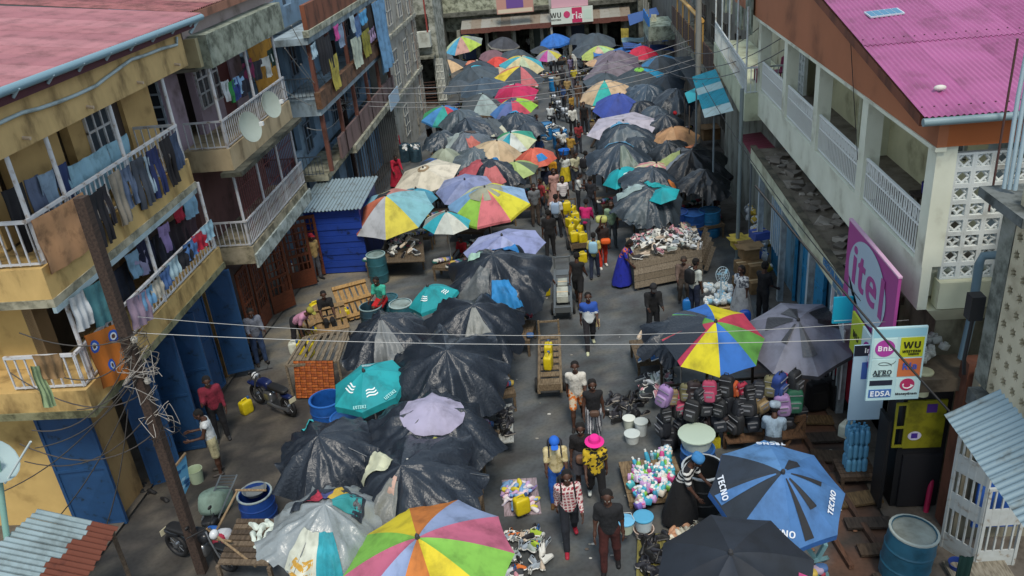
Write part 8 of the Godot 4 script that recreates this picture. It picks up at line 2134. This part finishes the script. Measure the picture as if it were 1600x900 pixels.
	person(957, 386, "man in pale green polo shirt and grey trousers", "stand", .0, {"top": ["short", "plain", "7f9a80"], "leg": ["trousers", "plain", "4d5358"], "shoes": "26262a"}, 1.03)
	person(917, 382, "person in bright pink top beside the jerrycan cart", "push", 2.9, {"top": ["long", "plain", "c41f6a"], "leg": ["trousers", "plain", "4a4d55"], "shoes": "2a2a2d"}, 1.0)
	person(861, 402, "person in black with a red emblem on the back", "stroll", 3.1, {"top": ["short", "plain", "17171a"], "leg": ["trousers", "plain", "1c1c20"]}, 1.03)
	person(872, 372, "person in white tee with pale bag behind the one in black", "stroll", 3.0, {"top": ["short", "plain", "c9ccd2"], "leg": ["trousers", "plain", "23242c"], "pack": "8fa4bd"}, 1.0)
	person(882, 336, "woman in white striped top and black trousers", "stroll", .1, {"top": ["short", "stripe", "cfcfca", "c0b4bc"], "leg": ["trousers", "plain", "1c1c22"], "hat": "long"}, .96)
	person(868, 322, "woman in dusty pink dress beside the white striped top", "stand", .3, {"top": ["short", "plain", "b98f88"], "leg": ["dress", "plain", "b98f88"], "hat": "long"}, .95)
	person(857, 318, "person in navy puffed jacket and pale shorts", "stand", 3.0, {"top": ["long", "plain", "1f2740"], "leg": ["shorts", "plain", "bdb89a"]}, 1.0)
	person(866, 300, "person in mustard shirt under the coral umbrella", "stand", 2.4, {"top": ["short", "plain", "c98f1c"], "leg": ["trousers", "plain", "2a2a30"]}, .98)
	person(885, 296, "woman in white top and yellow skirt with a blue basin on her head", "headload", .2, {"top": ["short", "plain", "cfd4d4"], "leg": ["skirt", "plain", "c9b41f", .35]}, .97)
	tub("bright blue basin on the head of the woman in the yellow skirt", gh(885, 296) + Vector3(0, 1.66, 0), .25, .2, "1f6ac0", "basin")
	person(900, 298, "man in cream shirt and dark trousers in the standing pair", "hands", .6, {"top": ["short", "plain", "b9b79a"], "leg": ["shorts", "plain", "3a4250"], "shoes": "2a2a2c"}, 1.05)
	person(917, 298, "man in white shirt and grey shorts with a black shoulder bag", "stand", 2.6, {"top": ["short", "plain", "cdd0ce"], "leg": ["shorts", "plain", "77777a"], "pack": "1d1d22", "shoes": "2a2a2c"}, 1.04)
	person(929, 296, "person in black at the edge of the dark covers", "stand", 1.6, {"top": ["long", "plain", "16161a"], "leg": ["trousers", "plain", "16161a"]}, 1.0)
	person(896, 213, "man in white shirt and black trousers crossing with a dark bag", "phone", .2, {"top": ["long", "plain", "d2d2cc"], "leg": ["trousers", "plain", "17181e"], "shoes": "d8d8d4"}, 1.03)
	person(914, 209, "person in black vest and trousers with white shoes", "stand", .0, {"top": ["vest", "plain", "18181b"], "leg": ["trousers", "plain", "1a1a1f"], "shoes": "c9c9c6"}, 1.05)
	person(861, 207, "man in white tee seated among the motorbikes", "sit", 2.8, {"top": ["short", "plain", "c9d0d4"], "leg": ["trousers", "plain", "23262e"]}, 1.0, .3)
	person(840, 228, "person in dark purple under the plastic cover at the street edge", "stand", 1.4, {"top": ["short", "plain", "241f38"], "leg": ["trousers", "plain", "1f1b24"]}, 1.0)
	# far people
	var far := [[888, 160, "person in tan shirt and grey trousers walking away in the distance", "a68a5a", "4d4a48"], [905, 168, "woman in brown print wrap with a load in the distance", "6d5648", "7a5f4a"], [880, 138, "person in black and white at the far blue barrel", "3a3a40", "24242a"], [884, 96, "person in white walking in the distance", "cdd0d0", "cfd2d2"], [893, 122, "person in lilac and white in the distance", "8f84a8", "5a5470"], [908, 122, "person in pale shirt beside the mauve umbrella", "c4c9d2", "3a3d48"], [899, 112, "person in white gown in the distance", "d4d4cf", "cfcfca"], [827, 84, "person in white under the far slate umbrella", "ced2d2", "2a2a30"], [898, 140, "person with yellow bundle in the distance", "c9b83a", "4a4450"], [838, 135, "person in white shoes by the far left stalls", "3a3d45", "2a2d35"], [872, 152, "person in speckled shirt by the far barrel", "8f897c", "3a3a3f"]]
	for i in far.size(): person(far[i][0], far[i][1], far[i][2], ["stroll", "stand", "walk"][i % 3], [3.0, .1, .2][i % 3], {"top": ["short", "plain", far[i][3]], "leg": ["trousers", "plain", far[i][4]]}, 1.0)
	for i in 9:
		var q := [[868, 85], [905, 90], [845, 98], [745, 84], [735, 88], [862, 120], [925, 118], [940, 165], [915, 150]][i] as Array
		person(q[0], q[1], ["shopper in dark clothes before the far shopfronts", "shopper in a dark vest by the far stalls"][i % 2], ["stand", "stroll", "hands"][i % 3], i * .9, {"top": ["short", "plain", ["2a2d38", "5a2a34", "3a4a5c"][i % 3]], "leg": ["trousers", "plain", "1f2026"], "group": "far shoppers"}, .98)
	for i in 16:
		var q := [[880, 250], [874, 270], [893, 262], [846, 262], [850, 340], [838, 352], [905, 330], [925, 338], [895, 190], [882, 172], [905, 240], [935, 232], [870, 112], [915, 104], [846, 116], [700, 128]][i] as Array
		var lk: String = ["white", "dark", "ochre", "blue", "red", "grey"][i % 6]
		person(q[0], q[1], lk + "-topped shopper in the crowd between the umbrella banks", ["stroll", "stand", "hands", "walk"][i % 4], i * 1.3, {"top": ["short", "plain", ["c9cccc", "22242c", "b08a3a", "3a5a8f", "8f2f34", "6a6e74"][i % 6]], "leg": ["trousers", "plain", ["23262e", "3a3f4a", "4a3f38"][i % 3]], "group": "shoppers in the crowd"}, .95 + .03 * (i % 3))
	# right side
	person(1068, 462, "seated man in brown shirt on a stool beside the plank stall", "sit", -.1, {"top": ["long", "plain", "6a5850"], "leg": ["trousers", "plain", "3a332e"], "hair": "3a332c"}, 1.0)
	var sl := thing("wooden_stool", "small wooden stool under the seated man in brown", "stool", gh(1068, 458))
	var sp := sl.position
	bx(sl, "seat", sp + Vector3(-.18, .36, -.26), sp + Vector3(.18, .4, .1), grain("6a543c", "wood"))
	for e in [[-.15, -.22], [.15, -.22], [-.15, .06], [.15, .06]]: bar(sl, "leg", sp + Vector3(e[0], 0, e[1]), sp + Vector3(e[0], .36, e[1]), .04, grain("6a543c", "wood"))
	person(1085, 492, "man in white tee with black rucksack and blue carrier bag", "stand", 2.2, {"top": ["short", "plain", "c9d0cc"], "leg": ["trousers", "plain", "1f2a44"], "pack": "141418"}, 1.03)
	person(1157, 500, "woman in white and grey print dress at the fan stall", "stand", -.9, {"top": ["short", "print", "c9cdd0", "5a5f6a"], "leg": ["dress", "plain", "a9aeb4"], "hat": "long"}, .98)
	person(1190, 502, "man in black reaching toward the goods by the blue door", "reach", 2.2, {"top": ["short", "plain", "17171b"], "leg": ["trousers", "plain", "1d1d22"]}, 1.05)
	person(1021, 528, "vendor in black standing behind a stand of trainers", "hands", .1, {"top": ["long", "plain", "17181c"], "leg": ["trousers", "plain", "202228"], "hat": "cap:1d1d20"}, 1.0)
	person(1062, 815, "woman in black and white striped top, blue headwrap and long black skirt", "lean", 1.1, {"top": ["short", "stripe", "cfcfcc", "1a1a1d"], "leg": ["dress", "plain", "141417"], "hat": "wrap:3f86c4"}, 1.0)
	person(1206, 724, "seller in pale grey hood behind the lettered blue umbrella", "sit", 2.9, {"top": ["long", "plain", "8fa4b8"], "leg": ["trousers", "plain", "2a2a30"], "hat": "wrap:9fb0c0"}, 1.0)
	person(1165, 285, "seller in black behind the cooler box under the red awning", "sit", -.8, {"top": ["long", "plain", "26262c"], "leg": ["trousers", "plain", "1d1d22"], "hat": "wrap:8f94a8"}, 1.0)
	person(1050, 222, "seller with a red headwrap bending behind the tan umbrella", "lean", .4, {"top": ["short", "plain", "1f1f24"], "leg": ["trousers", "plain", "22222a"], "hat": "wrap:b01f2a"}, 1.0)
	person(1076, 148, "person in dark clothes in the shade by the teal flap", "stand", 2.0, {"top": ["long", "plain", "1c1d22"], "leg": ["trousers", "plain", "1c1d22"]}, 1.0)
	person(1118, 345, "seller in dark red sitting among the goods behind the sky blue barrel", "sit", -.6, {"top": ["short", "plain", "4a2424"], "leg": ["trousers", "plain", "201c1e"]}, 1.0)
	# left side
	person(349, 686, "man in crimson shirt and black trousers by the blue doors", "phone", .5, {"top": ["long", "plain", "7a1f34"], "leg": ["trousers", "plain", "18181d"], "shoes": "2a2a2c"}, 1.05)
	person(346, 738, "man in white vest and khaki shorts looking at his hands", "hands", -1.2, {"top": ["vest", "plain", "d0d4d6"], "leg": ["shorts", "plain", "b3aa86"], "shoes": "3a3430"}, 1.0)
	person(470, 545, "person in pink shirt bending over the jerrycans", "bend", 1.3, {"top": ["short", "plain", "c98fae"], "leg": ["trousers", "plain", "1f1f26"], "hat": "cap:8f8a3a"}, 1.0)
	person(410, 568, "man in grey shirt and jeans carrying a slip of paper", "hands", .6, {"top": ["long", "plain", "6d7280"], "leg": ["trousers", "plain", "2f4468"], "shoes": "2a2420"}, 1.05)
	person(498, 437, "man in tan shirt and red cap beside the blue shack", "stand", .9, {"top": ["short", "plain", "b99a62"], "leg": ["trousers", "plain", "5a5a62"], "hat": "cap:a01f2c", "shoes": "1d1b1b"}, 1.02)
	person(603, 502, "man in turquoise tee and red shorts seated on a teal barrel", "sit", -.25, {"top": ["short", "plain", "3fb09a"], "leg": ["shorts", "plain", "c21f24"]}, 1.0, .2)
	person(516, 515, "person in black sitting behind the timber pallets", "sit", .4, {"top": ["short", "plain", "17171a"], "leg": ["trousers", "plain", "1c1c20"]}, 1.0)
	person(622, 292, "person in long red robe by the off-white umbrella", "lean", .5, {"top": ["long", "plain", "b01a38"], "leg": ["dress", "plain", "a81834"]}, 1.0)
	person(623, 252, "person in red top beside the dark barrels", "stand", 2.9, {"top": ["long", "plain", "c01f38"], "leg": ["trousers", "plain", "1f1f26"]}, 1.0)
	person(674, 232, "person in black and white under the blue umbrella", "stand", 1.0, {"top": ["short", "halves", "c9cdd0", "17171a"], "leg": ["trousers", "plain", "1a1a1e"]}, 1.0)
	person(692, 232, "person in grey robe under the blue umbrella", "stand", .2, {"top": ["long", "plain", "8a8a92"], "leg": ["dress", "plain", "84848c"]}, 1.02)
	person(842, 476, "person in pale blue jeans setting down jerrycans by the cover", "lean", .8, {"top": ["long", "plain", "2a2c34"], "leg": ["trousers", "plain", "8fa4b8"]}, 1.0)
	person(727, 415, "child in red top sitting under the periwinkle umbrella", "sit", -.4, {"top": ["short", "plain", "b01f2a"], "leg": ["trousers", "plain", "2a2420"]}, .85)
	# what they carry
	var bag := MB.new(); bag.sbox(Vector3(0, -.22, 0), Vector3(.3, .42, .16), .6); bag.tube([Vector3(-.07, -.03, 0), Vector3(0, .04, 0), Vector3(.07, -.03, 0)], .01, 4)
	solo("carrier_bag", bag, flat("1f6fb8", .4), "bright blue carrier bag hanging by the man with the black rucksack", "bag", gh(1074, 490) + Vector3(0, .5, 0))
	bag = MB.new(); bag.sbox(Vector3(0, -.25, 0), Vector3(.34, .5, .2), .6); solo("carrier_bag", bag, flat("1c52b4", .4), "royal blue sack hanging beside the woman in the print dress", "bag", gh(1161, 506) + Vector3(0, .55, .2))
	bag = MB.new(); bag.sbox(Vector3(0, -.2, 0), Vector3(.1, .42, .24), .6); solo("carrier_bag", bag, flat("17171a", .5), "slim dark bag held by the man in the white shirt", "bag", gh(904, 213) + Vector3(0, .85, 0))
	bag = MB.new(); bag.sbox(Vector3.ZERO, Vector3(.3, .2, .14), .6); solo("shoulder_bag", bag, flat("7a5a48", .6), "tan shoulder bag of the woman in the grey skirt", "bag", gh(913, 765) + Vector3(.02, .95, .22))
	bag = MB.new(); bag.sbox(Vector3.ZERO, Vector3(.22, .16, .1), .6); solo("shoulder_bag", bag, flat("5a4438", .6), "small brown bag of the woman in striped trousers", "bag", gh(930, 692) + Vector3(.02, .93, .2))
	bag = MB.new(); bag.sbox(Vector3.ZERO, Vector3(.34, .2, .2), .6); solo("shoulder_bag", bag, flat("d85a1c", .7), "orange bag held by the woman in orange-red trousers", "bag", gh(943, 417) + Vector3(.1, 1.05, .24))
	var ct := tub("clear tub with blue lid carried by the man in dark red trousers", gh(979, 858) + Vector3(0, .45, 0), .16, .24, "b9c4b0", "tub", "6fb4d8")
	bag = MB.new(); bag.tube([Vector3(-.17, .22, 0), Vector3(-.1, .42, 0), Vector3(.1, .42, 0), Vector3(.17, .22, 0)], .008, 4); part(ct, "wire_handle", bag.mesh(), flat("c9ccc8", .4))
	bag = MB.new(); bag.box(Vector3(-.07, -.12, -.01), Vector3(.07, .12, .01)); solo("paper_slip", bag, flat("c9b98a", .8), "tan envelope in the hand of the boy in the jersey", "paper", gh(935, 540) + Vector3(0, .75, .05))

func _ready() -> void:
	rng.seed = 5
	world_setup()
	ground()
	left_yellow(); left_pink(); left_blue(); left_far(); far_end()
	right_cream(); right_signs(); right_far(); right_near()
	all_umbrellas()
	goods(); drain_side(); poles_and_wires(); laundry()
	people()
